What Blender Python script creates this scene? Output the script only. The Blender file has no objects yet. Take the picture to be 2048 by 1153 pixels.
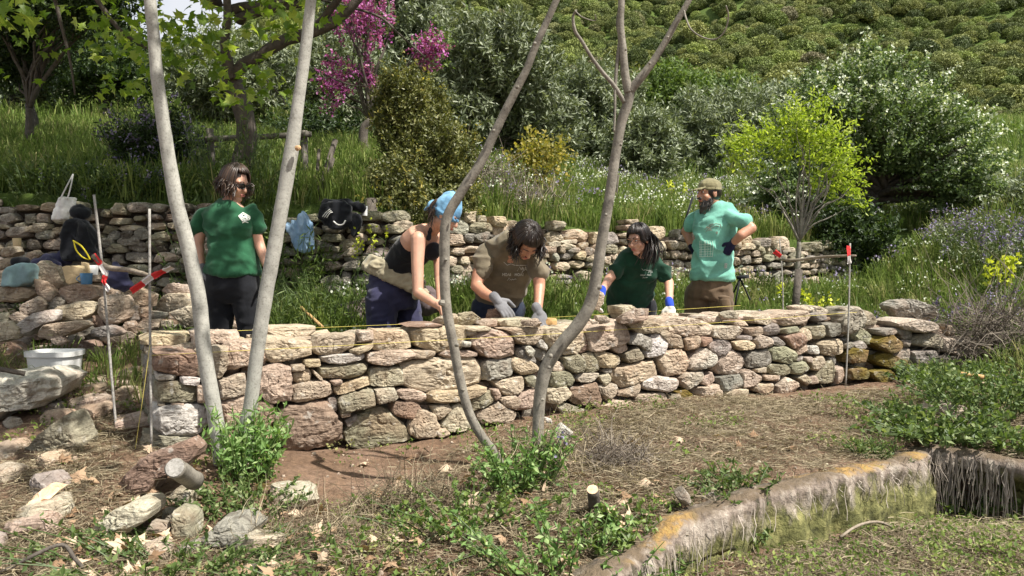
import bpy, math, random
import numpy as np
from math import radians, sin, cos, pi, sqrt
from mathutils import Vector, Matrix
from mathutils.bvhtree import BVHTree

# ---------------------------------------------------------------- camera, sky, sun, exposure
SC = bpy.context.scene
COL = SC.collection
PITCH = math.atan(46.5/1607)
cam_d = bpy.data.cameras.new('camera'); cam = bpy.data.objects.new('camera', cam_d); COL.objects.link(cam)
cam.location = (0, 0, 1.6); cam.rotation_euler = (pi/2-PITCH, 0, 0)
cam_d.sensor_width = 36; cam_d.lens = 36*1607/2048; cam_d.clip_end = 2000; cam_d.clip_start = .05
SC.camera = cam
SUN_EL = radians(56); SUN_H = Vector((.83, -.50, 0)).normalized()
SUN_DIR = Vector((SUN_H.x*cos(SUN_EL), SUN_H.y*cos(SUN_EL), sin(SUN_EL)))
w = bpy.data.worlds.new('World'); SC.world = w; w.use_nodes = True
nt = w.node_tree; sky = nt.nodes.new('ShaderNodeTexSky'); sky.sky_type = 'NISHITA'; sky.sun_disc = False
sky.sun_elevation = SUN_EL; sky.sun_rotation = math.atan2(SUN_H.x, SUN_H.y)
sky.dust_density = 2.5
tcw = nt.nodes.new('ShaderNodeTexCoord'); nzw = nt.nodes.new('ShaderNodeTexNoise'); nzw.inputs['Scale'].default_value = 2.2; nzw.inputs['Detail'].default_value = 8
nt.links.new(tcw.outputs['Generated'], nzw.inputs['Vector']); rw = nt.nodes.new('ShaderNodeValToRGB'); rw.color_ramp.elements[0].position = .38; rw.color_ramp.elements[1].position = .56; nt.links.new(nzw.outputs['Fac'], rw.inputs['Fac'])
mw = nt.nodes.new('ShaderNodeMix'); mw.data_type = 'RGBA'; mw.inputs[7].default_value = (4.6, 4.75, 5.1, 1); nt.links.new(rw.outputs[0], mw.inputs[0]); nt.links.new(sky.outputs[0], mw.inputs[6])
nt.links.new(mw.outputs[2], nt.nodes['Background'].inputs[0]); nt.nodes['Background'].inputs[1].default_value = .1
ld = bpy.data.lights.new('sun', 'SUN'); ld.energy = 5.0; ld.angle = radians(.55); ld.color = (1, .95, .87)
lo = bpy.data.objects.new('sun', ld); COL.objects.link(lo); lo.rotation_euler = SUN_DIR.to_track_quat('Z', 'Y').to_euler()
SC.view_settings.view_transform = 'Standard'; SC.view_settings.look = 'None'; SC.view_settings.gamma = 1
SC.view_settings.exposure = 0.86

# ---------------------------------------------------------------- picture-to-place helpers (used while laying out)
def at(px, py, Y):
    x = (px-1024)/1607; y = -(py-576.5)/1607
    r = Vector((x, cos(PITCH)+y*sin(PITCH), -sin(PITCH)+y*cos(PITCH)))
    return Vector((0, 0, 1.6)) + r*(Y/r.y)
def npa(v): return np.array(v, dtype=float)

# ---------------------------------------------------------------- noise
def _hash(ix, iy, iz, seed):
    h = (ix*374761393 + iy*668265263 + iz*1274126177 + seed*974711) & 0xffffffff
    h = ((h ^ (h >> 13))*1274126177) & 0xffffffff
    h = (h ^ (h >> 16))
    return (h & 0xffff)/65535.0
def vn(P, seed=0):
    P = np.asarray(P, dtype=float); I = np.floor(P).astype(np.int64); f = P-I; f = f*f*(3-2*f)
    r = 0
    for dx in (0, 1):
        wx = f[:, 0] if dx else 1-f[:, 0]
        for dy in (0, 1):
            wy = f[:, 1] if dy else 1-f[:, 1]
            for dz in (0, 1):
                wz = f[:, 2] if dz else 1-f[:, 2]
                r = r + wx*wy*wz*_hash(I[:, 0]+dx, I[:, 1]+dy, I[:, 2]+dz, seed)
    return r*2-1
def fbm(P, seed=0, oct=3):
    P = np.asarray(P, dtype=float); r = 0; a = 1
    for k in range(oct):
        r = r + a*vn(P*2**k, seed+k*17); a *= .5
    return r
def sm(a, b, x):
    t = np.clip((x-a)/(b-a), 0, 1); return t*t*(3-2*t)

# ---------------------------------------------------------------- mesh helpers
def link(o, parent=None):
    COL.objects.link(o)
    if parent is not None: o.parent = parent
    return o
def mesh_obj(name, V, F, mat=None, parent=None, smooth=False, col=None, rnd=None, mats=None, midx=None):
    """V (n,3); F: list of arrays, each (m,k)."""
    V = np.asarray(V, dtype=np.float32)
    if isinstance(F, np.ndarray): F = [F]
    F = [np.asarray(f, dtype=np.int32) for f in F if len(f)]
    me = bpy.data.meshes.new(name)
    nl = sum(f.size for f in F); nf = sum(len(f) for f in F)
    me.vertices.add(len(V)); me.vertices.foreach_set('co', V.ravel())
    me.loops.add(nl); me.loops.foreach_set('vertex_index', np.concatenate([f.ravel() for f in F]))
    me.polygons.add(nf)
    st = []; c = 0
    for f in F:
        st.append(c+np.arange(len(f))*f.shape[1]); c += f.size
    me.polygons.foreach_set('loop_start', np.concatenate(st).astype(np.int32))
    me.polygons.foreach_set('use_smooth', np.full(nf, bool(smooth)))
    if midx is not None: me.polygons.foreach_set('material_index', np.asarray(midx, dtype=np.int32))
    me.update(calc_edges=True)
    if col is not None:
        a = me.attributes.new('col', 'FLOAT_COLOR', 'POINT')
        c4 = np.ones((len(V), 4), dtype=np.float32); c4[:, :3] = col; a.data.foreach_set('color', c4.ravel())
    if rnd is not None:
        a = me.attributes.new('rnd', 'FLOAT', 'POINT'); a.data.foreach_set('value', np.asarray(rnd, dtype=np.float32))
    for m in (mats or ([mat] if mat else [])): me.materials.append(m)
    o = bpy.data.objects.new(name, me)
    return link(o, parent)
def tag(o, label=None, cat=None, group=None, kind=None):
    if label: o['label'] = label
    if cat: o['category'] = cat
    if group: o['group'] = group
    if kind: o['kind'] = kind
    return o
def empty(name, loc, label, cat, group=None):
    o = bpy.data.objects.new(name, None); o.location = loc; o.empty_display_size = .1
    link(o); return tag(o, label, cat, group)
def child(o, parent):
    """parent keeping the world place (parts are built in world space)"""
    o.parent = parent; o.matrix_parent_inverse = Matrix.Translation(-Vector(parent.location)); return o
def origin_to(o, loc):
    loc = Vector(loc); o.data.transform(Matrix.Translation(-loc)); o.location = loc; return o

class MB:
    def __init__(s): s.V = []; s.F = {3: [], 4: []}; s.C = []; s.n = 0
    def add(s, V, F, c=None):
        V = np.asarray(V, dtype=float)
        if isinstance(F, np.ndarray): F = [F]
        for f in F:
            f = np.asarray(f)
            if len(f): s.F[f.shape[1]].append(f+s.n)
        s.V.append(V); s.n += len(V)
        s.C.append(np.tile(npa(c if c is not None else (.5, .5, .5)), (len(V), 1)) if c is None or np.ndim(c) == 1 else c)
        return s
    def arrays(s):
        return np.concatenate(s.V), [np.concatenate(s.F[k]) for k in (3, 4) if s.F[k]], np.concatenate(s.C)
    def build(s, name, mat=None, parent=None, smooth=False, mats=None):
        V, F, C = s.arrays()
        return mesh_obj(name, V, F, mat, None, smooth, col=C, mats=mats) if parent is None else child(mesh_obj(name, V, F, mat, None, smooth, col=C, mats=mats), parent)

def tube_arr(P, R, n=10, sub=4, seed=None, amp=0.0, flat=None):
    P = npa([list(p) for p in P]); R = npa(R)
    if sub > 1 and len(P) > 2:
        Q = []; RR = []
        for i in range(len(P)-1):
            p0 = P[max(i-1, 0)]; p1 = P[i]; p2 = P[i+1]; p3 = P[min(i+2, len(P)-1)]
            for k in range(sub):
                t = k/sub
                Q.append(.5*((2*p1)+(-p0+p2)*t+(2*p0-5*p1+4*p2-p3)*t*t+(-p0+3*p1-3*p2+p3)*t**3)); RR.append(R[i]*(1-t)+R[i+1]*t)
        Q.append(P[-1]); RR.append(R[-1]); P = npa(Q); R = npa(RR)
    T = np.gradient(P, axis=0); T /= np.linalg.norm(T, axis=1)[:, None]+1e-9
    ref = npa([0, 0, 1]) if abs(T[0][2]) < .8 else npa([1, 0, 0])
    a = np.cross(T[0], ref); a /= np.linalg.norm(a); V = []
    ang = np.arange(n)*2*pi/n
    for i in range(len(P)):
        a = a-T[i]*np.dot(a, T[i]); a /= np.linalg.norm(a)+1e-9; b = np.cross(T[i], a)
        fl = flat if flat else 1
        V.append(P[i]+R[i]*(np.cos(ang)[:, None]*a+np.sin(ang)[:, None]*b*fl))
    V = np.concatenate(V); m = len(P)
    if seed is not None and amp:
        d = fbm(V*6/max(R.max()*8, .05), seed); c = np.repeat(P, n, axis=0); V = c+(V-c)*(1+amp*d)[:, None]
    i = np.arange(m-1)[:, None]*n; j = np.arange(n)[None]
    F = np.stack([i+j, i+(j+1) % n, i+n+(j+1) % n, i+n+j], -1).reshape(-1, 4)
    V = np.concatenate([V, P[:1], P[-1:]]); k = m*n
    jj = np.arange(n)
    T3 = np.concatenate([np.stack([(jj+1) % n, jj, np.full(n, k)], -1), np.stack([(m-1)*n+jj, (m-1)*n+(jj+1) % n, np.full(n, k+1)], -1)])
    return V, [T3, F]

# ---------------------------------------------------------------- materials
def newmat(name):
    m = bpy.data.materials.new(name); m.use_nodes = True; nt = m.node_tree
    b = nt.nodes['Principled BSDF']; return m, nt, b
def N(nt, typ, **kw):
    n = nt.nodes.new(typ)
    for k, v in kw.items():
        if hasattr(n, k): setattr(n, k, v)
    return n
def noise_node(nt, scale, detail=4, rough=.6, vec=None):
    n = nt.nodes.new('ShaderNodeTexNoise'); n.inputs['Scale'].default_value = scale; n.inputs['Detail'].default_value = detail
    n.inputs['Roughness'].default_value = rough
    if vec is None:
        tc = nt.nodes.new('ShaderNodeTexCoord'); vec = tc.outputs['Object']
    nt.links.new(vec, n.inputs['Vector']); return n
def ramp(nt, fac, stops):
    r = nt.nodes.new('ShaderNodeValToRGB'); el = r.color_ramp.elements
    while len(el) < len(stops): el.new(.5)
    for e, (p, c) in zip(el, stops): e.position = p; e.color = (*c, 1) if len(c) == 3 else c
    nt.links.new(fac, r.inputs['Fac']); return r
def mix(nt, fac, a, b, typ='MIX'):
    m = nt.nodes.new('ShaderNodeMix'); m.data_type = 'RGBA'; m.blend_type = typ
    for s, v in ((m.inputs[0], fac), (m.inputs[6], a), (m.inputs[7], b)):
        if isinstance(v, (int, float)): s.default_value = v
        elif isinstance(v, (tuple, list)): s.default_value = (*v, 1)
        else: nt.links.new(v, s)
    return m.outputs[2]
def bump(nt, b, height, strength=.5, dist=.02):
    n = nt.nodes.new('ShaderNodeBump'); n.inputs['Strength'].default_value = strength; n.inputs['Distance'].default_value = dist
    nt.links.new(height, n.inputs['Height']); nt.links.new(n.outputs[0], b.inputs['Normal']); return n

def plain(name, c, rough=.8, spec=.3, vary=.15, scale=12, bumpd=.004, metallic=0):
    m, nt, b = newmat(name)
    n = noise_node(nt, scale); hi = tuple(min(1, x*(1+vary)) for x in c); lo_ = tuple(x*(1-vary) for x in c)
    r = ramp(nt, n.outputs['Fac'], [(.3, lo_), (.7, hi)])
    nt.links.new(r.outputs[0], b.inputs['Base Color']); b.inputs['Roughness'].default_value = rough
    b.inputs['Specular IOR Level'].default_value = spec; b.inputs['Metallic'].default_value = metallic
    if bumpd: bump(nt, b, noise_node(nt, scale*6).outputs['Fac'], .5, bumpd)
    return m
def cloth(name, c, rough=.9, vary=.25, weave=350, c2=None, big=6):
    m, nt, b = newmat(name)
    n = noise_node(nt, big, 5); hi = c2 or tuple(min(1, x*(1+vary)) for x in c); lo_ = tuple(x*(1-vary) for x in c)
    r = ramp(nt, n.outputs['Fac'], [(.35, lo_), (.65, hi)])
    nt.links.new(r.outputs[0], b.inputs['Base Color']); b.inputs['Roughness'].default_value = rough
    b.inputs['Specular IOR Level'].default_value = .2; b.inputs['Sheen Weight'].default_value = .15
    bump(nt, b, noise_node(nt, 38, 5, .7).outputs['Fac'], .45, .006)
    return m
def vcol(name, rough=.85, bumpd=.003, vary=.18, scale=30):
    m, nt, b = newmat(name)
    a = N(nt, 'ShaderNodeAttribute'); a.attribute_name = 'col'
    n = noise_node(nt, scale, 5)
    r = ramp(nt, n.outputs['Fac'], [(.25, (1-vary*2,)*3), (.75, (1,)*3)])
    nt.links.new(mix(nt, 1., a.outputs['Color'], r.outputs[0], 'MULTIPLY'), b.inputs['Base Color'])
    b.inputs['Roughness'].default_value = rough; b.inputs['Specular IOR Level'].default_value = .3
    if bumpd: bump(nt, b, n.outputs['Fac'], .6, bumpd)
    return m
def rockmat():
    m, nt, b = newmat('rock')
    a = N(nt, 'ShaderNodeAttribute'); a.attribute_name = 'col'
    geo = N(nt, 'ShaderNodeNewGeometry'); pos = geo.outputs['Position']
    n1 = noise_node(nt, 9, 6, .65, pos); n2 = noise_node(nt, 55, 6, .75, pos)
    n3 = noise_node(nt, 3.2, 3, .5, pos)
    dark = ramp(nt, n1.outputs['Fac'], [(.28, (.4, .35, .31)), (.47, (.88, .86, .83)), (.72, (1.12, 1.1, 1.05))])
    base = mix(nt, 1., a.outputs['Color'], dark.outputs[0], 'MULTIPLY')
    fine = ramp(nt, n2.outputs['Fac'], [(.3, (.45, .42, .39)), (.5, (.95, .95, .95)), (.72, (1.2, 1.2, 1.18))])
    base = mix(nt, .8, base, mix(nt, 1., base, fine.outputs[0], 'MULTIPLY'))
    # rusty and pale patches of the stone itself
    rf = ramp(nt, n3.outputs['Fac'], [(.52, (0, 0, 0)), (.68, (.55, .55, .55))])
    base = mix(nt, rf.outputs[0], base, mix(nt, .5, base, (.42, .24, .15)))
    v = noise_node(nt, 20, 2, .5, pos)
    lf = ramp(nt, v.outputs['Fac'], [(.62, (0, 0, 0)), (.7, (.7, .7, .7))])
    base = mix(nt, lf.outputs[0], base, mix(nt, .55, base, (.62, .6, .54)))
    # strata cracks
    mp = N(nt, 'ShaderNodeMapping'); mp.inputs['Scale'].default_value = (4, 4, 26); mp.inputs['Rotation'].default_value = (.25, .2, 0)
    nt.links.new(pos, mp.inputs['Vector']); n4 = noise_node(nt, 1.3, 5, .6, mp.outputs[0])
    cr = ramp(nt, n4.outputs['Fac'], [(.36, (.45, .4, .36)), (.42, (1, 1, 1))])
    base = mix(nt, .55, base, mix(nt, 1., base, cr.outputs[0], 'MULTIPLY'))
    nt.links.new(base, b.inputs['Base Color']); b.inputs['Roughness'].default_value = .9; b.inputs['Specular IOR Level'].default_value = .25
    h = mix(nt, .5, n1.outputs['Fac'], n2.outputs['Fac']); h2 = mix(nt, .45, h, n4.outputs['Fac'])
    bump(nt, b, h2, 1.0, .05)
    return m
def mossmat():
    m, nt, b = newmat('moss'); n = noise_node(nt, 30, 6, .7)
    r = ramp(nt, n.outputs['Fac'], [(.3, (.03, .035, .01)), (.5, (.12, .10, .02)), (.7, (.25, .19, .04))])
    nt.links.new(r.outputs[0], b.inputs['Base Color']); b.inputs['Roughness'].default_value = 1; bump(nt, b, noise_node(nt, 150).outputs['Fac'], 1, .02); return m
def leafmat(name, c1, c2, c3=None, transl=.35, rough=.5, var=.5):
    m, nt, b = newmat(name)
    a = N(nt, 'ShaderNodeAttribute'); a.attribute_name = 'rnd'
    r = ramp(nt, a.outputs['Fac'], [(0, c1), (.6, c2), (1, c3 or c2)])
    nt.links.new(r.outputs[0], b.inputs['Base Color']); b.inputs['Roughness'].default_value = rough; b.inputs['Specular IOR Level'].default_value = .35
    t = N(nt, 'ShaderNodeBsdfTranslucent'); mx = N(nt, 'ShaderNodeMixShader'); mx.inputs[0].default_value = transl
    tc = mix(nt, 1., r.outputs[0], (1.25, 1.3, .6), 'MULTIPLY'); nt.links.new(tc, t.inputs['Color'])
    nt.links.new(b.outputs[0], mx.inputs[1]); nt.links.new(t.outputs[0], mx.inputs[2]); nt.links.new(mx.outputs[0], nt.nodes['Material Output'].inputs['Surface'])
    return m
def instleaf(name, stops, transl=.25):
    m, nt, b = newmat(name)
    oi = N(nt, 'ShaderNodeObjectInfo'); r = ramp(nt, oi.outputs['Random'], stops)
    a = N(nt, 'ShaderNodeAttribute'); a.attribute_name = 'rnd'
    v = ramp(nt, a.outputs['Fac'], [(0, (.6, .62, .6)), (1, (1.35, 1.3, 1.15))])
    c = mix(nt, 1., r.outputs[0], v.outputs[0], 'MULTIPLY')
    nt.links.new(c, b.inputs['Base Color']); b.inputs['Roughness'].default_value = .6; b.inputs['Specular IOR Level'].default_value = .25
    t = N(nt, 'ShaderNodeBsdfTranslucent'); mx = N(nt, 'ShaderNodeMixShader'); mx.inputs[0].default_value = transl
    nt.links.new(c, t.inputs['Color']); nt.links.new(b.outputs[0], mx.inputs[1]); nt.links.new(t.outputs[0], mx.inputs[2]); nt.links.new(mx.outputs[0], nt.nodes['Material Output'].inputs['Surface'])
    return m
def barkmat(name, c1, c2, ring=0., scale=14):
    m, nt, b = newmat(name)
    geo = N(nt, 'ShaderNodeNewGeometry'); pos = geo.outputs['Position']
    n = noise_node(nt, scale, 6, .65, pos)
    r = ramp(nt, n.outputs['Fac'], [(.3, c1), (.7, c2)]); base = r.outputs[0]
    if ring:
        mp = N(nt, 'ShaderNodeMapping'); mp.inputs['Scale'].default_value = (4, 4, 26); mp.inputs['Rotation'].default_value = (.0, .12, 0); nt.links.new(pos, mp.inputs['Vector'])
        n2 = noise_node(nt, 1, 3, .5, mp.outputs[0]); rr = ramp(nt, n2.outputs['Fac'], [(.33, (.5, .48, .45)), (.4, (1, 1, 1))])
        base = mix(nt, ring, base, mix(nt, 1., base, rr.outputs[0], 'MULTIPLY'))
        n3 = noise_node(nt, 90, 3, .6, pos); r3 = ramp(nt, n3.outputs['Fac'], [(.34, (.5, .48, .45)), (.46, (1, 1, 1)), (.66, (1.05, 1.05, 1.02)), (.72, (1.25, 1.25, 1.2))])
        base = mix(nt, .6, base, mix(nt, 1., base, r3.outputs[0], 'MULTIPLY'))
        bump(nt, b, n3.outputs['Fac'], .35, .006)
    else: bump(nt, b, noise_node(nt, scale*4, 6, .7, pos).outputs['Fac'], .8, .015)
    nt.links.new(base, b.inputs['Base Color']); b.inputs['Roughness'].default_value = .85; b.inputs['Specular IOR Level'].default_value = .25
    return m

M = {}
M['rock'] = rockmat(); M['moss'] = mossmat(); M['vcol'] = vcol('painted'); M['vflat'] = vcol('print', .8, 0, .05)
M['pale_bark'] = barkmat('pale_bark', (.27, .265, .235), (.44, .43, .385), .2)
M['grey_bark'] = barkmat('grey_bark', (.12, .108, .09), (.3, .275, .23), .12)
M['dark_bark'] = barkmat('dark_bark', (.055, .046, .038), (.14, .12, .1))
M['olive_bark'] = barkmat('olive_bark', (.04, .036, .03), (.1, .09, .075))
M['weathered'] = barkmat('weathered_wood', (.08, .07, .06), (.22, .2, .17), .6, 20)
M['cut'] = plain('cut_wood', (.5, .32, .17), vary=.25, scale=40)
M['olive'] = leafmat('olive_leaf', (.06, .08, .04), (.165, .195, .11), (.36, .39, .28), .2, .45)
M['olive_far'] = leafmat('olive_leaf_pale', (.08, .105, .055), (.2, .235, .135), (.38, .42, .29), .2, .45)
M['evergreen'] = leafmat('evergreen_leaf', (.04, .052, .016), (.135, .145, .045), (.32, .31, .13), .25, .45)
M['dark_leaf'] = leafmat('dark_leaf', (.015, .03, .01), (.04, .07, .02), (.08, .12, .03), .3)  # some plants' own dark green; elsewhere shade put into the leaf colour
M['plane'] = leafmat('plane_leaf', (.09, .16, .02), (.22, .32, .045), (.42, .48, .12), .5, .45)
M['lime'] = leafmat('lime_leaf', (.15, .22, .025), (.32, .41, .05), (.52, .57, .13), .5)
M['green'] = leafmat('green_leaf', (.05, .085, .025), (.12, .18, .05), (.25, .3, .13), .35)
M['pea'] = leafmat('pea_leaf', (.1, .2, .05), (.2, .33, .1), (.38, .48, .22), .4)
M['bushy'] = leafmat('bush_leaf', (.07, .12, .025), (.13, .19, .045), (.2, .27, .07), .3)
M['hawthorn'] = leafmat('hawthorn_leaf', (.05, .085, .03), (.13, .19, .07), (.26, .33, .15), .35)
M['white_fl'] = leafmat('white_blossom', (.45, .5, .38), (.62, .66, .52), (.8, .82, .72), .2)
M['pink_fl'] = leafmat('pink_blossom', (.2, .04, .17), (.47, .11, .4), (.68, .3, .6), .3)
M['purple_fl'] = leafmat('purple_flower', (.07, .06, .13), (.2, .16, .3), (.36, .31, .47), .3)
M['yellow_fl'] = leafmat('yellow_flower', (.35, .4, .03), (.55, .6, .05), (.7, .7, .1), .3)
M['ochre_leaf'] = leafmat('ochre_leaf', (.12, .14, .03), (.3, .26, .06), (.5, .4, .1), .4)
M['twig'] = leafmat('dry_twig', (.07, .055, .045), (.17, .14, .11), (.3, .26, .21), 0, .9)
M['straw'] = leafmat('dry_straw', (.09, .07, .045), (.2, .16, .1), (.4, .34, .23), .15, .9)
M['dryleaf'] = leafmat('dry_leaf', (.22, .13, .07), (.4, .27, .17), (.6, .47, .34), .15, .8)
M['grassblade'] = instleaf('grass_blade', [(0, (.09, .15, .03)), (.5, (.16, .235, .05)), (.85, (.24, .29, .09)), (1, (.36, .33, .17))], .4)
M['grassdry'] = instleaf('dry_grass', [(0, (.15, .12, .06)), (.5, (.26, .21, .11)), (1, (.38, .32, .18))], .15)
M['hillcrown'] = instleaf('hill_crown', [(0, (.07, .1, .03)), (.3, (.14, .17, .05)), (.55, (.25, .27, .085)), (.8, (.17, .23, .065)), (.93, (.28, .34, .09)), (1, (.22, .2, .13))], .15)
# ---------------------------------------------------------------- terrain
W0 = npa([-2.06, 4.6]); WT = npa([.913, .408]); WN = npa([-.408, .913])
BWX = [-12, -5.2, -1.17, -.38, 3.4, 6.27, 12]; BWY = [7.1, 7.4, 7.7, 8.4, 10.2, 11.5, 14]
TRX = [(-1.3, 1.2), (-.3, 2.35), (.2, 3.05), (.72, 3.58), (2.33, 4.62), (2.58, 4.98), (2.98, 4.62), (6.5, 3.3), (9, 2.5), (9, -6), (-1.4, -6)]
def bwy(X): return np.interp(X, BWX, BWY)
def topz(X): return np.interp(X, [-12, -5.2, -1.2, 0, 3.4, 6.3, 12], [2.35, 2.25, 2.12, 2.0, 1.9, 1.7, 1.9])
def poly_sd(X, Y, poly):
    """signed distance, positive inside"""
    d = np.full(X.shape, 1e9); ins = np.zeros(X.shape, bool); n = len(poly)
    for i in range(n):
        ax, ay = poly[i]; bx, by = poly[(i+1) % n]; ex, ey = bx-ax, by-ay
        t = np.clip(((X-ax)*ex+(Y-ay)*ey)/(ex*ex+ey*ey), 0, 1); d = np.minimum(d, np.hypot(X-ax-t*ex, Y-ay-t*ey))
        c = (ay > Y) != (by > Y)
        with np.errstate(divide='ignore', invalid='ignore'): c &= X < ex*(Y-ay)/(ey if ey else 1e-9)+ax
        ins ^= c
    return np.where(ins, d, -d)
def hgt(X, Y, detail=True):
    X = np.asarray(X, float); Y = np.asarray(Y, float)
    s = (X-W0[0])*WT[0]+(Y-W0[1])*WT[1]; u = (X-W0[0])*WN[0]+(Y-W0[1])*WN[1]
    front = .55-.18*np.clip(4.3-Y, 0, 3.2)
    front = front+(np.interp(s, [-.5, 0, 1.0, 1.7, 2.3, 3, 5], [-.03, -.05, -.13, -.12, -.05, .01, .02]))*sm(-1.9, -.9, u)
    left = np.interp(Y, [3.4, 4.3, 5.9, 7.0, 8], [.4, .56, .74, .9, 1.0])
    base = np.interp(X, [-5, -1.2, 0, 1.5, 3.4, 6.3], [.95, 1.1, 1.2, 1.25, 1.12, 1.25])
    behind = .62+(base-.62)*sm(1.1, 2.1, u)
    r = np.where(u > .2, behind, front)
    r = r+(left-r)*sm(.25, -.35, s)
    bank = np.clip(X-3.9-.1*(Y-7), 0, 5)*.42*sm(5.2, 6.8, Y); r = r+np.where(Y < bwy(X)+.3, bank, 0)
    by = bwy(X)
    sl = np.interp(X, [-6, 0, 4], [.215, .215, .2])
    up = topz(X)+sl*np.clip(Y-by, 0, None)
    up = up+np.clip(X-4.2, 0, 8)*.18*sm(8, 11, Y)
    ang = X/np.maximum(Y, 1)
    mt = sm(-.42, -.2, ang)
    up = up+mt*.24*np.clip(Y-46, 0, None)
    k = sm(by+.05, by+.16, Y); r = r*(1-k)+up*k
    psd = poly_sd(X, Y, TRX); r = r-.055*sm(-.9, -.1, psd)*(Y < 5.6); tr = sm(-.07, -.01, psd); r = r*(1-tr)+(.13+.08*sm(4.7, 3.8, Y))*tr
    if detail:
        P = np.stack([X.ravel()*1.3, Y.ravel()*1.3, 0*X.ravel()], -1); near = sm(40, 8, Y)
        r = r+(fbm(P, 3, 4).reshape(X.shape)*.035+fbm(P*6, 9, 2).reshape(X.shape)*.012)*near+fbm(P*.09, 5, 3).reshape(X.shape)*2.2*sm(40, 90, Y)
    return r
def H(x, y): return float(hgt(np.array([x]), np.array([y]))[0])

def grow(a, b, step, g, lim):
    o = [b]; s = step
    while abs(o[-1]) < lim: s *= g; o.append(o[-1]+s*np.sign(b-a))
    return o
xs = sorted(set([round(v, 4) for v in np.arange(-5, 6, .045)])); ys = [round(v, 4) for v in np.arange(1.2, 12.5, .045)]
xs = sorted(grow(0, xs[0]-.04, .06, 1.09, 420))+xs if False else xs
xl = [xs[0]]; st = .05
while xl[-1] > -420: st *= 1.09; xl.append(xl[-1]-st)
xr = [xs[-1]]; st = .05
while xr[-1] < 420: st *= 1.09; xr.append(xr[-1]+st)
XS = np.array(xl[::-1][:-1]+xs+xr[1:])
yl = [ys[0]]; st = .06
while yl[-1] > -30: st *= 1.2; yl.append(yl[-1]-st)
yr = [ys[-1]]; st = .05
while yr[-1] < 520: st *= 1.045; yr.append(yr[-1]+st)
YS = np.array(yl[::-1][:-1]+ys+yr[1:])
GX, GY = np.meshgrid(XS, YS); GZ = hgt(GX, GY)
V = np.stack([GX.ravel(), GY.ravel(), GZ.ravel()], -1); nx = len(XS); ny = len(YS)
i, j = np.meshgrid(np.arange(ny-1), np.arange(nx-1), indexing='ij'); a0 = (i*nx+j).ravel()
F = np.stack([a0, a0+1, a0+nx+1, a0+nx], -1)
def grassy(X, Y):
    s = (X-W0[0])*WT[0]+(Y-W0[1])*WT[1]; u = (X-W0[0])*WN[0]+(Y-W0[1])*WN[1]
    g = sm(.9, 1.5, u)*sm(-.3, .4, s)
    g = np.maximum(g, sm(-.1, .1, Y-bwy(X)))
    g = np.maximum(g, .8*sm(3.6, 4.6, X+.3*(6-Y))*sm(4.6, 5.4, Y))
    return g
g = grassy(GX, GY).ravel()
m, nt, b = newmat('soil_and_turf')
at_ = N(nt, 'ShaderNodeAttribute'); at_.attribute_name = 'rnd'; geo = N(nt, 'ShaderNodeNewGeometry'); pos = geo.outputs['Position']
n1 = noise_node(nt, 1.6, 6, .65, pos); n2 = noise_node(nt, 26, 6, .75, pos); n3 = noise_node(nt, 120, 4, .7, pos)
soil = ramp(nt, n1.outputs['Fac'], [(.3, (.12, .075, .05)), (.48, (.23, .15, .1)), (.62, (.29, .195, .14)), (.75, (.2, .16, .09))])
fine = ramp(nt, n2.outputs['Fac'], [(.3, (.5, .47, .43)), (.5, (.95, .95, .95)), (.7, (1.4, 1.35, 1.25))])
sc = mix(nt, 1., soil.outputs[0], fine.outputs[0], 'MULTIPLY')
turf = ramp(nt, n2.outputs['Fac'], [(.3, (.035, .06, .012)), (.55, (.08, .12, .025)), (.75, (.15, .16, .06))])
nt.links.new(mix(nt, at_.outputs['Fac'], sc, turf.outputs[0]), b.inputs['Base Color']); b.inputs['Roughness'].default_value = .95; b.inputs['Specular IOR Level'].default_value = .15
bump(nt, b, mix(nt, .5, n2.outputs['Fac'], n3.outputs['Fac']), 1, .04); M['soil'] = m
ground = mesh_obj('ground', V, F, M['soil'], smooth=True, rnd=g); tag(ground, kind='structure')

def ground_hit(px, py):
    o = Vector((0, 0, 1.6)); d = at(px, py, 1)-o; k = 1.2
    while k < 120:
        p = o+d*k
        if p.z < H(p.x, p.y): return p
        k += .02 if k < 14 else .3
    return p
# ---------------------------------------------------------------- stones
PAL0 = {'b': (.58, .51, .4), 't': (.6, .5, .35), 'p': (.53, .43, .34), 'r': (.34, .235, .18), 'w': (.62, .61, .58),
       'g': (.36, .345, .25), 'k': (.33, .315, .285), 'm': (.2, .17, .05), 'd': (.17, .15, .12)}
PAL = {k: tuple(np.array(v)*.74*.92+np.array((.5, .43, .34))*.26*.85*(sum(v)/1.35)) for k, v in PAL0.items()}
def poly_r(poly, th):
    c = poly.mean(0); P = poly-c; Q = np.roll(P, -1, axis=0); r = np.full(len(th), np.nan)
    A = 0; cx = 0; cy = 0
    for k, a in enumerate(th):
        d = npa([cos(a), sin(a)]); best = None
        for p, q in zip(P, Q):
            e = q-p; den = d[0]*e[1]-d[1]*e[0]
            if abs(den) < 1e-12: continue
            tt = (p[0]*e[1]-p[1]*e[0])/den; uu = (p[0]*d[1]-p[1]*d[0])/den
            if tt > 0 and -1e-6 <= uu <= 1+1e-6: best = tt if best is None else max(best, tt)
        r[k] = best if best else .01
    return c, r
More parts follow.
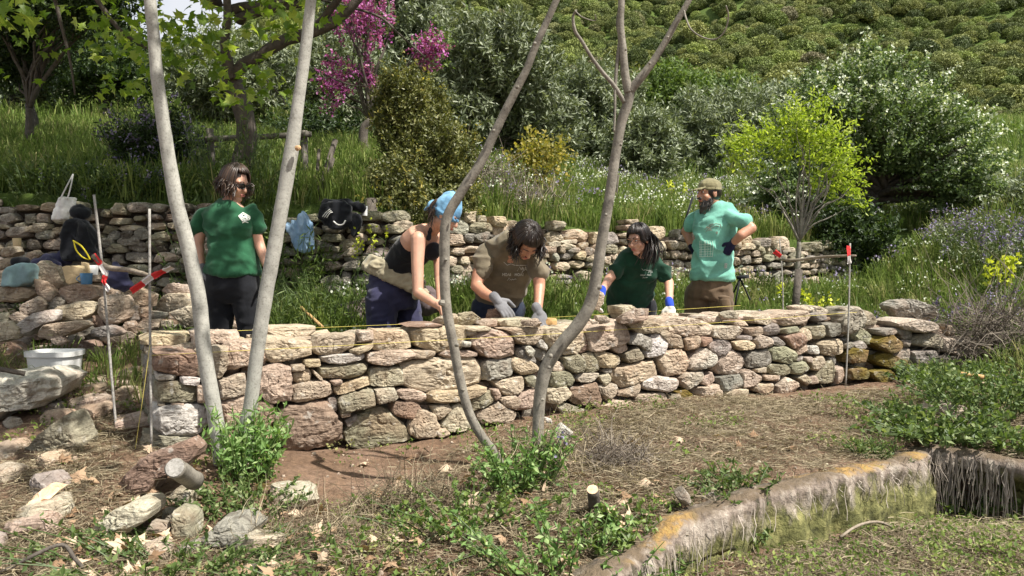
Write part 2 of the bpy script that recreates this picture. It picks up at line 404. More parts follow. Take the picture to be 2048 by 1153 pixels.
def rock_arr(poly, T, rng, nt_=30, nf=17, grow_=1.0, facets=9, rough=1.0, cut=(.72, .93)):
    """poly (n,2) in local (a,z); returns verts (a, z, depth) with depth 0 = middle, -T/2 = front."""
    poly = npa(poly); th = np.arange(nt_)*2*pi/nt_; c, r = poly_r(poly, th)
    r = r*grow_; r = r*(1+rng.normal(size=nt_)*.018)
    size = r.mean()
    nfr = max(2, nf-7); ph = [(q, 1-.12*q**8) for q in np.linspace(.5/nfr, .94, nfr)]+[(.99, .78), (1., .35), (1., -.15), (.99, -.55), (.9, -.86), (.6, -.97), (.25, -1.)]; V = []
    for s, wv in ph:
        V.append(np.stack([r*s*np.cos(th), r*s*np.sin(th), np.full(nt_, -wv*T/2)], -1))
    V = np.concatenate(V); V = np.concatenate([V, [[0, 0, -T/2], [0, 0, T/2]]])
    sd = int(rng.integers(1, 9999))
    # broken faces: slice with random planes, mostly near the front edge
    L = npa([size, size, T/2])
    for k in range(facets):
        n = rng.normal(size=3); n[2] = -abs(n[2])*(1.2 if k < facets*.65 else -.8)
        n = n/L*size; n /= np.linalg.norm(n); dd = V@n; mx = dd.max(); cpl = mx*rng.uniform(*cut)
        ov = np.clip(dd-cpl, 0, None); V = V-ov[:, None]*n*.97
    for k in range(5):
        n = npa([rng.normal()*.55, rng.normal()*.55, -1.]); n /= np.linalg.norm(n); dd = V@n; cpl = dd.max()*rng.uniform(.86, .97) if T < size else dd.max()-size*rng.uniform(.05, .16)
        ov = np.clip(dd-cpl, 0, None); V = V-ov[:, None]*n*.98
    q = V/size
    # layered, angular relief: billowed noise
    n1 = fbm(q*1.6+sd, sd, 2); n2 = np.abs(fbm(q*4+sd*.7, sd+5, 2)); n3 = fbm(q*11, sd+9, 2)
    dirn = V/(np.linalg.norm(V, axis=1)[:, None]+1e-9)
    n4 = np.abs(vn(q*2.3+sd*.3, sd+3)); V = V+dirn*size*rough*(.03+n1*.04-n2*.06+n3*.03-.09*sm(.12, 0, n4))[:, None]
    V[:, :2] += c
    m = len(ph); i = np.arange(m-1)[:, None]*nt_; j = np.arange(nt_)[None]
    F = np.stack([i+j, i+nt_+j, i+nt_+(j+1) % nt_, i+(j+1) % nt_], -1).reshape(-1, 4)
    jj = np.arange(nt_); k = m*nt_
    T3 = np.concatenate([np.stack([jj, (jj+1) % nt_, np.full(nt_, k)], -1), np.stack([(m-1)*nt_+(jj+1) % nt_, (m-1)*nt_+jj, np.full(nt_, k+1)], -1)])
    return V, [T3, F]
def tint(c, rng, v=.1):
    c = npa(PAL[c] if isinstance(c, str) else c); f = 1+rng.uniform(-v, v)
    return np.clip(c*f*(1+rng.uniform(-.04, .04, 3)), 0, 1)
def boulder(name, pxpoly, Y, T=None, c='b', label=None, cat='stone', group=None, seed=0, facets=9, grow_=1.02, rough=1.0, off=(0, 0), sc_=1., parent=None, drop=0., n=(34, 19)):
    """a loose stone whose seen outline is pxpoly, standing at depth Y"""
    rng = np.random.default_rng(seed+int(Y*100))
    pts = [at(off[0]+x/sc_, off[1]+y/sc_, Y) for x, y in pxpoly]; poly = npa([[p.x, p.z] for p in pts])
    ext = poly.max(0)-poly.min(0); T = T or .75*ext.mean()
    V, F = rock_arr(poly, T, rng, n[0], n[1], grow_, facets, rough)
    W = np.stack([V[:, 0], Y+V[:, 2], V[:, 1]-drop], -1)
    k = 1+(V[:, 2]/Y)                                   # keep the outline where it is seen
    o = mesh_obj(name, W, F, M['rock'], col=np.tile(tint(c, rng), (len(W), 1)))
    cen = Vector(W.mean(0)); cen.z = W[:, 2].min(); origin_to(o, cen)
    if parent is not None: child(o, parent)
    return tag(o, label, cat, group)
# ---------------------------------------------------------------- dry stone walls
def plane_hit(px, py, u=0.0):
    o = Vector((0, 0, 1.6)); r = at(px, py, 1)-o
    n = Vector((WN[0], WN[1], 0)); p0 = Vector((W0[0]+WN[0]*u, W0[1]+WN[1]*u, 0))
    k = (p0-o).dot(n)/r.dot(n); p = o+r*k
    return ((p.x-W0[0])*WT[0]+(p.y-W0[1])*WT[1], p.z)
def wall_world(V, u0=0.0, w0=W0, wt=WT, wn=WN):
    """(a,z,depth) -> world; a along the wall"""
    X = w0[0]+wt[0]*V[:, 0]+wn[0]*(V[:, 2]+u0); Y = w0[1]+wt[1]*V[:, 0]+wn[1]*(V[:, 2]+u0)
    return np.stack([X, Y, V[:, 1]], -1)
ZA = (260, 600, 3.4133); ZB = (780, 600, 3.4133); ZC = (1260, 580, 3.4133); ZD = (1500, 380, 3.0346)
A = [
('t', .3, [(60,300),(150,272),(440,262),(455,345),(300,352),(140,348),(80,362)]),
('r', 0, [(168,352),(360,350),(475,365),(480,520),(370,525),(165,503)]),
('p', 0, [(450,345),(650,320),(682,430),(610,545),(470,522)]),
('p', 0, [(650,300),(800,290),(930,320),(937,445),(800,458),(680,482),(655,390)]),
('t', 0, [(920,258),(1240,285),(1250,380),(1100,412),(960,437),(925,400)]),
('p', 0, [(1240,330),(1300,250),(1560,240),(1570,300),(1440,372),(1290,382)]),
('b', 0, [(1560,215),(1665,212),(1665,280),(1570,285)]),
('t', 0, [(1500,350),(1650,285),(1662,330),(1560,378),(1520,370)]),
('t', 0, [(1665,210),(1915,215),(1930,330),(1800,347),(1665,345)]),
('b', .2, [(430,235),(760,238),(765,300),(650,320),(450,345)]),
('b', .25, [(900,215),(1240,205),(1340,212),(1300,255),(1240,292),(920,264)]),
('w', 0, [(165,505),(325,515),(325,550),(180,558)]),
('w', 0, [(342,523),(477,535),(467,587),(348,577)]),
('g', 0, [(170,562),(350,558),(470,585),(462,702),(170,702)]),
('p', 0, [(458,588),(522,588),(527,702),(463,702)]),
('w', 0, [(1300,390),(1420,375),(1610,368),(1602,410),(1450,442),(1330,432)]),
('p', 0, [(1100,447),(1190,442),(1190,482),(1100,492)]),
('t', 0, [(1188,415),(1302,408),(1302,457),(1200,462)]),
('t', 0, [(1110,500),(1210,468),(1242,500),(1237,550),(1160,572),(1115,552)]),
('b', 0, [(1243,468),(1333,552),(1300,555),(1250,500)]),
('g', 0, [(1268,460),(1400,453),(1600,428),(1657,490),(1500,542),(1330,538)]),
('p', 0, [(1623,370),(1740,343),(1945,343),(1935,402),(1750,452),(1635,432)]),
('b', 0, [(1650,480),(1720,463),(1872,468),(1875,582),(1740,595),(1640,585)]),
('p', 0, [(608,560),(782,493),(788,640),(620,682)]),
('p', 0, [(897,470),(1000,438),(1092,468),(1107,600),(1092,680),(960,702),(887,640)]),
('p', 0, [(1095,575),(1300,556),(1372,570),(1392,652),(1200,693),(1093,702)]),
('t', 0, [(1392,600),(1632,518),(1628,592),(1420,655)]),
('g', 0, [(1418,665),(1652,603),(1684,722),(1450,778)]),
('b', 0, [(1672,612),(1802,598),(1828,682),(1700,712)]),
('b', 0, [(1370,555),(1450,543),(1442,582),(1390,585)]),
('w', 0, [(160,735),(390,713),(518,730),(533,900),(440,932),(240,938),(163,870)]),
('p', 0, [(185,703),(242,703),(242,730),(188,730)]),
('p', 0, [(278,706),(382,706),(372,727),(283,727)]),
('g', 0, [(90,925),(300,938),(500,938),(512,1100),(60,1100)]),
('r', 0, [(983,750),(1100,730),(1350,688),(1402,780),(1463,900),(1452,982),(1300,1015),(1070,1050),(1018,860)]),
('g', 0, [(1466,930),(1560,808),(1672,728),(1762,750),(1862,850),(1922,962),(1780,985),(1640,1030),(1480,1000)]),
('p', 0, [(615,690),(782,660),(775,870),(640,870)]),
('r', 0, [(782,705),(985,705),(988,862),(800,902)]),
('r', 0, [(870,900),(985,900),(985,1000),(872,1000)]),
('k', .04, [(1480,830),(1565,790),(1565,825),(1500,885)]),
('b', 0, [(1438,780),(1512,773),(1512,803),(1450,808)]),
('k', .04, [(1350,680),(1412,668),(1422,762),(1400,782)]),
('r', 0, [(528,720),(602,700),(625,850),(540,902)]),
('r', .03, [(520,900),(640,880),(780,880),(870,900),(870,1060),(540,1080)]),
]
B = [
('t', 0, [(148,225),(190,190),(410,188),(522,178),(527,262),(490,342),(310,358),(190,312)]),
('r', 0, [(104,165),(380,158),(386,187),(120,192)]),
('b', 0, [(518,185),(692,183),(692,212),(518,217)]),
('p', .1, [(608,147),(770,140),(767,187),(700,192),(610,172)]),
('b', .1, [(780,142),(1000,132),(1036,157),(1032,187),(800,192)]),
('b', 0, [(523,212),(602,210),(602,242),(525,247)]),
('p', 0, [(558,290),(580,228),(700,208),(832,233),(873,300),(863,372),(740,403),(640,383)]),
('p', 0, [(770,200),(1042,188),(1038,262),(980,303),(880,303),(830,232)]),
('w', -.02, [(1003,285),(1030,268),(1077,320),(1072,347),(1018,322)]),
('t', 0, [(1043,200),(1332,178),(1342,262),(1292,373),(1180,373),(1062,292)]),
('w', 0, [(483,322),(500,283),(552,288),(552,322)]),
('p', 0, [(376,345),(480,348),(613,358),(608,393),(400,403),(338,387)]),
('p', 0, [(165,347),(317,348),(302,402),(128,403)]),
('b', 0, [(98,430),(250,408),(642,393),(643,500),(632,582),(480,603),(280,622),(78,602)]),
('k', 0, [(643,430),(700,408),(832,403),(848,522),(648,553)]),
('t', 0, [(838,420),(860,393),(930,398),(1023,460),(1002,512),(900,513),(838,460)]),
('k', .03, [(868,340),(920,318),(982,380),(1012,442),(940,422),(878,392)]),
('w', -.01, [(908,320),(950,313),(987,350),(982,387),(938,382)]),
('k', .02, [(978,328),(1072,340),(1082,392),(1040,423),(988,382)]),
('p', 0, [(48,618),(160,613),(242,640),(242,692),(120,693),(53,662)]),
('t', 0, [(248,650),(280,623),(480,618),(682,563),(692,600),(600,662),(480,693),(258,713)]),
('g', 0, [(543,700),(560,658),(692,623),(733,680),(640,743),(570,758)]),
('b', 0, [(718,560),(902,523),(918,602),(882,643),(770,648)]),
('g', 0, [(918,530),(1007,518),(1007,602),(958,592)]),
('p', 0, [(689,615),(742,608),(757,662),(720,693)]),
('p', 0, [(748,670),(852,653),(893,692),(862,748),(788,732)]),
('p', 0, [(878,660),(982,608),(1003,640),(983,743),(878,758)]),
('r', 0, [(23,700),(180,688),(218,752),(182,818),(60,803),(23,770)]),
('b', 0, [(133,870),(200,758),(302,768),(338,862),(312,935),(190,945),(148,922)]),
('p', 0, [(288,730),(402,713),(423,752),(342,823),(300,782)]),
('b', 0, [(358,872),(430,738),(482,708),(563,842),(543,895),(400,905)]),
('p', 0, [(318,890),(382,878),(413,922),(330,943)]),
('p', 0, [(598,780),(740,698),(873,780),(863,835),(640,850)]),
('g', 0, [(1098,700),(1190,703),(1393,770),(1300,810),(1180,780)]),
('b', 0, [(1068,630),(1090,608),(1202,593),(1243,652),(1150,708),(1073,703)]),
('g', 0, [(1103,500),(1210,488),(1278,550),(1253,583),(1108,603)]),
('b', 0, [(1098,440),(1150,418),(1218,465),(1192,493),(1103,493)]),
('g', 0, [(1178,390),(1300,363),(1343,440),(1333,493),(1250,498),(1188,452)]),
('g', 0, [(1323,380),(1390,358),(1443,440),(1433,493),(1348,493)]),
('t', 0, [(1408,370),(1450,348),(1603,400),(1543,463),(1448,468)]),
('b', 0, [(1273,540),(1290,508),(1433,498),(1443,522),(1380,563),(1298,563)]),
('r', 0, [(1218,620),(1422,568),(1463,682),(1443,743),(1390,723),(1258,713)]),
('p', 0, [(1438,588),(1553,578),(1573,622),(1502,703),(1458,642)]),
('b', 0, [(1443,740),(1560,688),(1673,698),(1622,765),(1500,785)]),
('p', 0, [(1343,210),(1570,148),(1643,220),(1643,283),(1430,353),(1368,342),(1348,272)]),
('r', .03, [(1298,260),(1345,213),(1372,342),(1298,368)]),
('p', 0, [(1498,330),(1622,298),(1633,342),(1570,368)]),
('g', 0, [(1588,380),(1692,323),(1743,402),(1640,433)]),
('k', 0, [(1618,250),(1700,228),(1783,258),(1793,382),(1700,312),(1628,302)]),
('w', 0, [(1738,332),(1800,238),(1913,238),(1893,372),(1820,403),(1758,392)]),
('g', 0, [(1848,232),(1930,208),(2003,240),(2028,333),(1918,333)]),
('t', 0, [(1518,490),(1700,428),(1843,418),(1843,522),(1600,603),(1538,562)]),
('p', 0, [(1848,412),(1890,348),(2013,338),(2053,420),(2043,502),(1898,523)]),
('p', 0, [(1558,642),(1710,568),(1728,602),(1692,663),(1578,663)]),
('w', 0, [(1728,572),(1800,523),(1963,538),(1963,603),(1880,633),(1738,613)]),
('p', 0, [(1688,652),(1890,633),(1903,735),(1708,735)]),
('b', 0, [(1438,530),(1500,503),(1533,552),(1480,593)]),
('k', .02, [(1458,480),(1520,468),(1543,502),(1480,503)]),
('p', 0, [(1628,160),(1720,133),(1863,170),(1873,222),(1700,233)]),
('b', 0, [(1858,150),(1900,123),(2100,128),(2243,190),(2233,242),(2020,253),(1898,212)]),
]
Cc = [
('p', 0, [(383,330),(480,313),(507,330),(492,392),(408,418)]),
('r', .02, [(478,318),(562,328),(562,362),(500,393)]),
('k', 0, [(533,387),(560,343),(652,333),(703,392),(692,432),(578,453)]),
('w', 0, [(428,500),(500,393),(603,460),(572,523),(410,558)]),
('p', 0, [(553,280),(590,253),(740,248),(803,290),(720,338),(600,343),(558,312)]),
('p', 0, [(588,510),(620,448),(730,413),(793,460),(793,542),(750,583),(608,573)]),
('b', 0, [(328,632),(380,568),(518,558),(492,632),(400,683)]),
('p', 0, [(498,600),(570,568),(603,622),(540,658),(498,642)]),
('p', 0, [(453,680),(590,648),(623,692),(623,755),(488,768)]),
('g', 0, [(268,750),(340,700),(342,775)]),
('m', 0, [(325,700),(380,678),(453,730),(453,778),(348,778)]),
('k', 0, [(598,600),(750,578),(768,662),(640,693)]),
('p', 0, [(628,722),(700,678),(813,673),(823,712),(700,758)]),
('p', 0, [(763,560),(800,543),(903,600),(893,652),(768,668)]),
('p', 0, [(908,585),(1023,583),(1013,623),(918,618)]),
('p', 0, [(838,690),(880,638),(973,638),(973,682),(918,708)]),
('t', 0, [(698,360),(800,343),(863,370),(843,413),(748,413)]),
('k', 0, [(718,320),(840,313),(848,347),(748,348)]),
('p', 0, [(808,270),(910,253),(923,302),(828,323)]),
('k', 0, [(923,260),(1000,228),(1033,250),(1028,302),(928,313)]),
('b', 0, [(858,332),(900,308),(973,340),(963,382),(878,403)]),
('k', 0, [(973,342),(1010,318),(1083,380),(1050,393),(988,373)]),
('k', 0, [(793,440),(960,403),(983,480),(953,523),(818,533),(798,502)]),
('g', 0, [(968,400),(1060,388),(1138,420),(1133,482),(1080,503),(978,483)]),
('g', 0, [(938,532),(970,508),(1093,508),(1093,572),(1050,588),(948,573)]),
('g', 0, [(1098,512),(1200,488),(1223,540),(1163,578),(1098,573)]),
('b', 0, [(858,542),(932,528),(932,572),(868,568)]),
('b', 0, [(1008,662),(1060,593),(1153,640),(1143,672),(1060,720),(1008,705)]),
('b', 0, [(1148,602),(1200,578),(1233,622),(1200,653)]),
('r', 0, [(1058,312),(1180,298),(1203,352),(1183,403),(1118,403)]),
('g', 0, [(1048,272),(1150,253),(1173,297),(1058,303)]),
('t', 0, [(1178,290),(1230,263),(1253,342),(1198,353)]),
('g', 0, [(1248,262),(1340,243),(1368,312),(1300,338),(1248,332)]),
('k', 0, [(1348,232),(1430,228),(1443,302),(1368,323)]),
('p', 0, [(1128,412),(1210,363),(1223,412),(1148,453)]),
('w', 0, [(1213,392),(1290,383),(1313,447),(1238,437)]),
('t', 0, [(1288,370),(1400,333),(1458,345),(1473,422),(1400,453),(1318,432)]),
('p', 0, [(1248,480),(1330,448),(1353,502),(1300,558),(1258,542)]),
('b', 0, [(1198,465),(1252,458),(1252,502),(1208,492)]),
('g', .02, [(1258,622),(1320,538),(1390,478),(1413,540),(1400,632),(1328,643)]),
('p', 0, [(1418,540),(1462,528),(1467,625),(1423,645)]),
('k', .02, [(1128,462),(1200,448),(1192,482),(1138,493)]),
('k', .02, [(1378,470),(1422,453),(1427,522),(1398,512)]),
('p', 0, [(1238,602),(1282,588),(1292,642),(1228,645)]),
('b', .1, [(533,192),(620,183),(702,190),(692,227),(578,233)]),
('p', .12, [(748,172),(850,180),(857,212),(758,223)]),
('b', .05, [(858,192),(920,163),(988,190),(983,242),(868,233)]),
('p', .02, [(708,222),(800,213),(843,240),(760,263)]),
('p', .05, [(983,192),(1060,163),(1250,148),(1293,200),(1200,238),(1090,248),(1008,222)]),
('b', .15, [(1298,132),(1400,118),(1473,160),(1443,197),(1378,192)]),
('k', .03, [(1288,172),(1350,158),(1363,202),(1298,218)]),
('b', .25, [(60,130),(150,120),(260,190),(200,235),(90,215)]),
('k', 0, [(1478,127),(1560,123),(1643,180),(1603,232),(1520,303),(1438,283),(1448,202)]),
]
MO = [
(ZC, 'm', 0, [(1488,442),(1530,398),(1643,418),(1623,495),(1498,498)]),
(ZC, 'm', 0, [(1688,462),(1780,428),(1913,470),(1903,545),(1800,545),(1698,503)]),
(ZC, 'g', .04, [(1538,312),(1620,268),(1703,320),(1693,383),(1598,373)]),
(ZC, 'm', -.03, [(1658,342),(1780,308),(1863,360),(1873,423),(1780,433),(1688,383)]),
(ZC, 'm', 0, [(1498,540),(1622,538),(1643,603),(1518,615)]),
(ZC, 'm', 0, [(1640,560),(1780,545),(1830,620),(1700,640)]),
(ZC, 'k', 0, [(1698,272),(1810,263),(1823,302),(1718,313)]),
(ZC, 'k', 0, [(1818,262),(1930,263),(1943,333),(1880,343),(1828,312)]),
(ZC, 'b', -.05, [(1818,212),(1880,193),(2103,230),(2093,272),(1990,293),(1828,262)]),
(ZC, 'k', 0, [(1858,342),(1932,348),(1913,393),(1868,388)]),
(ZC, 'g', .1, [(1628,202),(1700,148),(1773,210),(1740,243),(1648,253)]),
(ZC, 'k', 0, [(1485,372),(1535,358),(1535,403),(1488,403)]),
(ZC, 'k', 0, [(1530,382),(1600,348),(1638,402),(1558,413)]),
(ZD, 'g', 0, [(998,892),(1120,868),(1183,900),(1173,963),(998,943)]),
(ZD, 'p', .06, [(1128,852),(1190,848),(1203,922),(1148,903)]),
(ZD, 'b', -.05, [(1168,902),(1383,898),(1403,972),(1290,1013),(1178,983)]),
(ZD, 'p', .1, [(1238,822),(1290,828),(1313,892),(1268,893)]),
(ZD, 'k', 0, [(978,982),(1150,978),(1153,1063),(998,1063)]),
(ZD, 'k', 0, [(1158,1010),(1280,1008),(1272,1063),(1158,1063)]),
(ZD, 'p', 0, [(1278,1010),(1333,1040),(1250,1100)]),
(ZD, 'k', 0, [(870,980),(980,960),(985,1040),(880,1050)]),
(ZD, 'k', 0, [(940,1060),(1080,1060),(1080,1130),(950,1140)]),
]
def conv(Z, P, u=0.):
    return npa([plane_hit(Z[0]+x/Z[2], Z[1]+y/Z[2], u) for x, y in P])
def area(P): x, y = P[:, 0], P[:, 1]; return .5*abs(np.dot(x, np.roll(y, 1))-np.dot(y, np.roll(x, 1)))
ENTRY = [(ZA, c, u, P) for c, u, P in A]+[(ZB, c, u, P) for c, u, P in B]+[(ZC, c, u, P) for c, u, P in Cc]
TOPS = npa([-.1, 0]); 
def topline(s):
    return np.interp(s, [0, 1.5, 3, 4.4, 5.4, 5.9, 7.2], [1.12, 1.15, 1.17, 1.2, 1.2, 1.1, .8])
def build_wall(name, label, entries, srange, seed, end_face=False, maxparts=98):
    rng = np.random.default_rng(seed)
    base = (W0[0]+WT[0]*srange[0], W0[1]+WT[1]*srange[0], .5)
    root = empty(name, base, label, 'stone wall')
    L = []
    for Z, c, u, P in entries:
        Q = conv(Z, P); L.append((area(npa(P)/Z[2]), c, u, Q))
    L.sort(key=lambda t: -t[0])
    pack = MB()
    for k, (ar, c, u, Q) in enumerate(L):
        w_ = Q[:, 0].max()-Q[:, 0].min(); T = min(.34, max(.16, .9*w_))
        if Q[:, 0].min() < .06 and Q[:, 1].min() > .5: T = .42
        big = ar > 900
        V, F = rock_arr(Q, T, rng, 40 if big else 28, 23 if big else 15, 1.07, 10, .85, (.87, .98))
        W = wall_world(V, u+T/2+rng.uniform(-.025, .02)-.01)
        c_ = np.tile(tint('g' if c == 'm' and name != 'old_stone_wall' else c, rng), (len(W), 1))
        if c == 'm':
            mk = sm(-.2, .5, fbm(W*9, 4, 3)+ (W[:, 2:3].ravel()-W[:, 2].mean())*9); c_ = c_*(1-mk[:, None])+npa([.17, .13, .025])*mk[:, None]
        if k < maxparts: child(mesh_obj('stone', W, F, M['rock'], col=c_), root)
        else: pack.add(W, F, c_)
    # packing behind the face, the top and the back, the size of a fist
    s0, s1 = srange
    for u_, zoff in ((.19, 0), (.30, -.01), (.50, 0)):
        s = s0+.03
        while s < s1:
            wd = rng.uniform(.09, .2) if u_ < .25 else rng.uniform(.18, .4)
            z = .42
            tz = topline(s)-(.05 if u_ < .25 else .0)
            while z < tz:
                hh = rng.uniform(.05, .1); 
                if u_ > .25 and z+hh < tz-.14: z += hh; continue
                q = npa([(s, z), (s+wd, z+rng.uniform(-.01, .01)), (s+wd-.01, min(z+hh, tz)), (s+.01, min(z+hh, tz))])
                V, F = rock_arr(q, rng.uniform(.12, .18) if u_ < .25 else .2, rng, 14, 7, 1.06, 7)
                pack.add(wall_world(V, u_+rng.uniform(-.015, .02)), F, tint(rng.choice(['b', 'p', 'g', 't']) if u_ > .25 else rng.choice(['d', 'r', 'k', 'p']), rng)); z += hh
            s += wd
    if end_face:
        z = .45
        while z < 1.08:
            hh = rng.uniform(.09, .17); u_ = .12
            while u_ < .62:
                wd = rng.uniform(.15, .3); hh2 = min(hh, 1.1-z)
                q = npa([(u_, z), (u_+wd, z), (u_+wd-.01, z+hh2), (u_+.01, z+hh2)])
                V, F = rock_arr(q, .22, rng, 24, 13, 1.04, 9)
                s_ = .10+V[:, 2]-.06*(V[:, 0]/.6); W = np.stack([W0[0]+WT[0]*s_+WN[0]*V[:, 0], W0[1]+WT[1]*s_+WN[1]*V[:, 0], V[:, 1]], -1)
                pack.add(W, F, tint(rng.choice(['g', 'k', 'p', 'b']), rng)); u_ += wd
            z += hh
    # earth and chips filling the heart, darkened to put shade in the gaps
    S = np.linspace(s0+.07, s1, 60); ring = []
    for s in S:
        t = topline(s)-.07
        ring.append([(s, .35, .2), (s, t, .2), (s, t, .56), (s, .35, .56)])
    R = npa(ring).reshape(-1, 3); W = wall_world(R); n = 60
    i = np.arange(n-1)[:, None]*4; j = np.arange(4)[None]; Fq = np.stack([i+j, i+4+j, i+4+(j+1) % 4, i+(j+1) % 4], -1).reshape(-1, 4)
    Fq = np.concatenate([Fq, [[0, 1, 2, 3], [(n-1)*4+3, (n-1)*4+2, (n-1)*4+1, (n-1)*4]]])
    pack.add(W, Fq, npa([.12, .09, .065]))
    o = pack.build('packing_stones', M['rock'], root); o['kind'] = 'stuff'
    return root
build_wall('dry_stone_wall', 'freshly rebuilt knee-high dry stone wall of beige and reddish stones running across the picture', ENTRY, (0, 5.42), 3, True)
mossy = [e for e in MO]
build_wall('old_stone_wall', 'old mossy crumbling stretch of dry stone wall right of the front string stake', mossy, (5.45, 7.1), 5)

def course_wall(name, label, path, zb, zt, seed, hr=(.07, .17), wr=(.12, .36), tones='bbtgkp', T=.28, mossy=0., jag=.05):
    rng = np.random.default_rng(seed); P = npa(path); mb = MB()
    seg = np.hypot(*np.diff(P, axis=0).T); cum = np.concatenate([[0], np.cumsum(seg)]); Lt = cum[-1]
    def xy(s): return npa([np.interp(s, cum, P[:, 0]), np.interp(s, cum, P[:, 1])])
    nrow = 30; row = 0; z_off = 0
    while z_off < 2.2:
        hh = rng.uniform(*hr); s = rng.uniform(-.3, 0)
        while s < Lt:
            wd = rng.uniform(*wr)*(1.2 if hh > .12 else .9); p = xy(min(s+wd/2, Lt)); q = xy(min(s+wd/2+.05, Lt)); 
            if s+wd/2+.05 > Lt: q = p; p = xy(Lt-.05)
            d = (q-p)/(np.linalg.norm(q-p)+1e-9); nrm = npa([-d[1], d[0]])
            zz = zb(p[0])+z_off+.035*sin(s*2.1+row)+.02*sin(s*5.3)
            if zz+hh*.5 < zt(p[0])+rng.uniform(-jag, jag):
                h2 = hh*rng.uniform(.85, 1.2); e = .012
                if rng.random() < .18 and h2 > .1:   # two thin ones instead of one thick
                    parts = [(zz, h2*.5), (zz+h2*.5, h2*.5)]
                else: parts = [(zz, h2)]
                for z1, h1 in parts:
                    j = lambda a: rng.uniform(-a, a)
                    qd = npa([(j(.02)+e, z1+j(.014)), (wd*.5, z1-abs(j(.012))), (wd-e+j(.02), z1+j(.014)), (wd-e+j(.03), z1+h1*.6+j(.02)), (wd*.8+j(.03), z1+h1-e+j(.008)), (wd*.25+j(.04), z1+h1-e+j(.012)), (e+j(.02), z1+h1*.6+j(.02))])
                    V, F = rock_arr(qd, T, rng, 22, 13, 1.12, 9, 1., (.8, .96))
                    dep = V[:, 2]+T/2+rng.uniform(-.04, .03); c0 = p-d*wd/2
                    W = np.stack([c0[0]+d[0]*V[:, 0]+nrm[0]*dep, c0[1]+d[1]*V[:, 0]+nrm[1]*dep, V[:, 1]], -1)
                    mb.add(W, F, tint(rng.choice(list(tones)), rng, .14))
            s += wd
        z_off += hh*.97; row += 1
    # dark earth behind
    S = np.linspace(0, Lt, 40); V = []; 
    for s in S:
        p = xy(s); q = xy(min(s+.05, Lt)); q = q if s < Lt else p; d = (q-p) if s < Lt else (p-xy(Lt-.05)); d /= np.linalg.norm(d); nrm = npa([-d[1], d[0]])
        for dd, z in ((.1, zb(p[0])-.3), (.1, zt(p[0])-.07), (.5, zt(p[0])-.05), (.5, zb(p[0])-.3)): V.append([p[0]+nrm[0]*dd, p[1]+nrm[1]*dd, z])
    n = 40; i = np.arange(n-1)[:, None]*4; j = np.arange(4)[None]; Fq = np.stack([i+j, i+4+j, i+4+(j+1) % 4, i+(j+1) % 4], -1).reshape(-1, 4)
    mb.add(npa(V), Fq, npa([.06, .05, .038]))
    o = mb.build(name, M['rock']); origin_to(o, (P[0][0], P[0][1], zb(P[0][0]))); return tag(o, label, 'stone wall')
def seg(x0, x1, n=8): X = np.linspace(x0, x1, n); return [(x, float(bwy(x))-.12) for x in X]
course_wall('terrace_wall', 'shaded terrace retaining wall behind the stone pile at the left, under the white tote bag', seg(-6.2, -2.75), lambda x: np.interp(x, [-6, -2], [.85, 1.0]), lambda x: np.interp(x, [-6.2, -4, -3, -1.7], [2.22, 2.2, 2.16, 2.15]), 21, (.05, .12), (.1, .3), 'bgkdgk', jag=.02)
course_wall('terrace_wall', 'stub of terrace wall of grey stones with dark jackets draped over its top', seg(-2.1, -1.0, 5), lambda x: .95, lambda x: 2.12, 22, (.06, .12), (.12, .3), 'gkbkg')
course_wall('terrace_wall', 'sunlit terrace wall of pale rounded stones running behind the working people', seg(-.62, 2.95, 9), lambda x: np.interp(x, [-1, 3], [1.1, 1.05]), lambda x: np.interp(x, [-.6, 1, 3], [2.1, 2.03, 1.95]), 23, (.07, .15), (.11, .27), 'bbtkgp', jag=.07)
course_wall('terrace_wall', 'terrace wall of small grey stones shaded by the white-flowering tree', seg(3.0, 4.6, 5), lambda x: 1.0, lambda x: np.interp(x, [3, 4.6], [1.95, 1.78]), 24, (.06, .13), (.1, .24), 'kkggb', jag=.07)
course_wall('terrace_wall', 'short tumbled bit of terrace wall at the right edge of the tree shade', seg(5.2, 6.4, 4), lambda x: 1.15, lambda x: np.interp(x, [5.2, 5.8, 6.4], [1.65, 1.85, 1.65]), 25, (.06, .12), (.1, .24), 'bbtp', jag=.09)
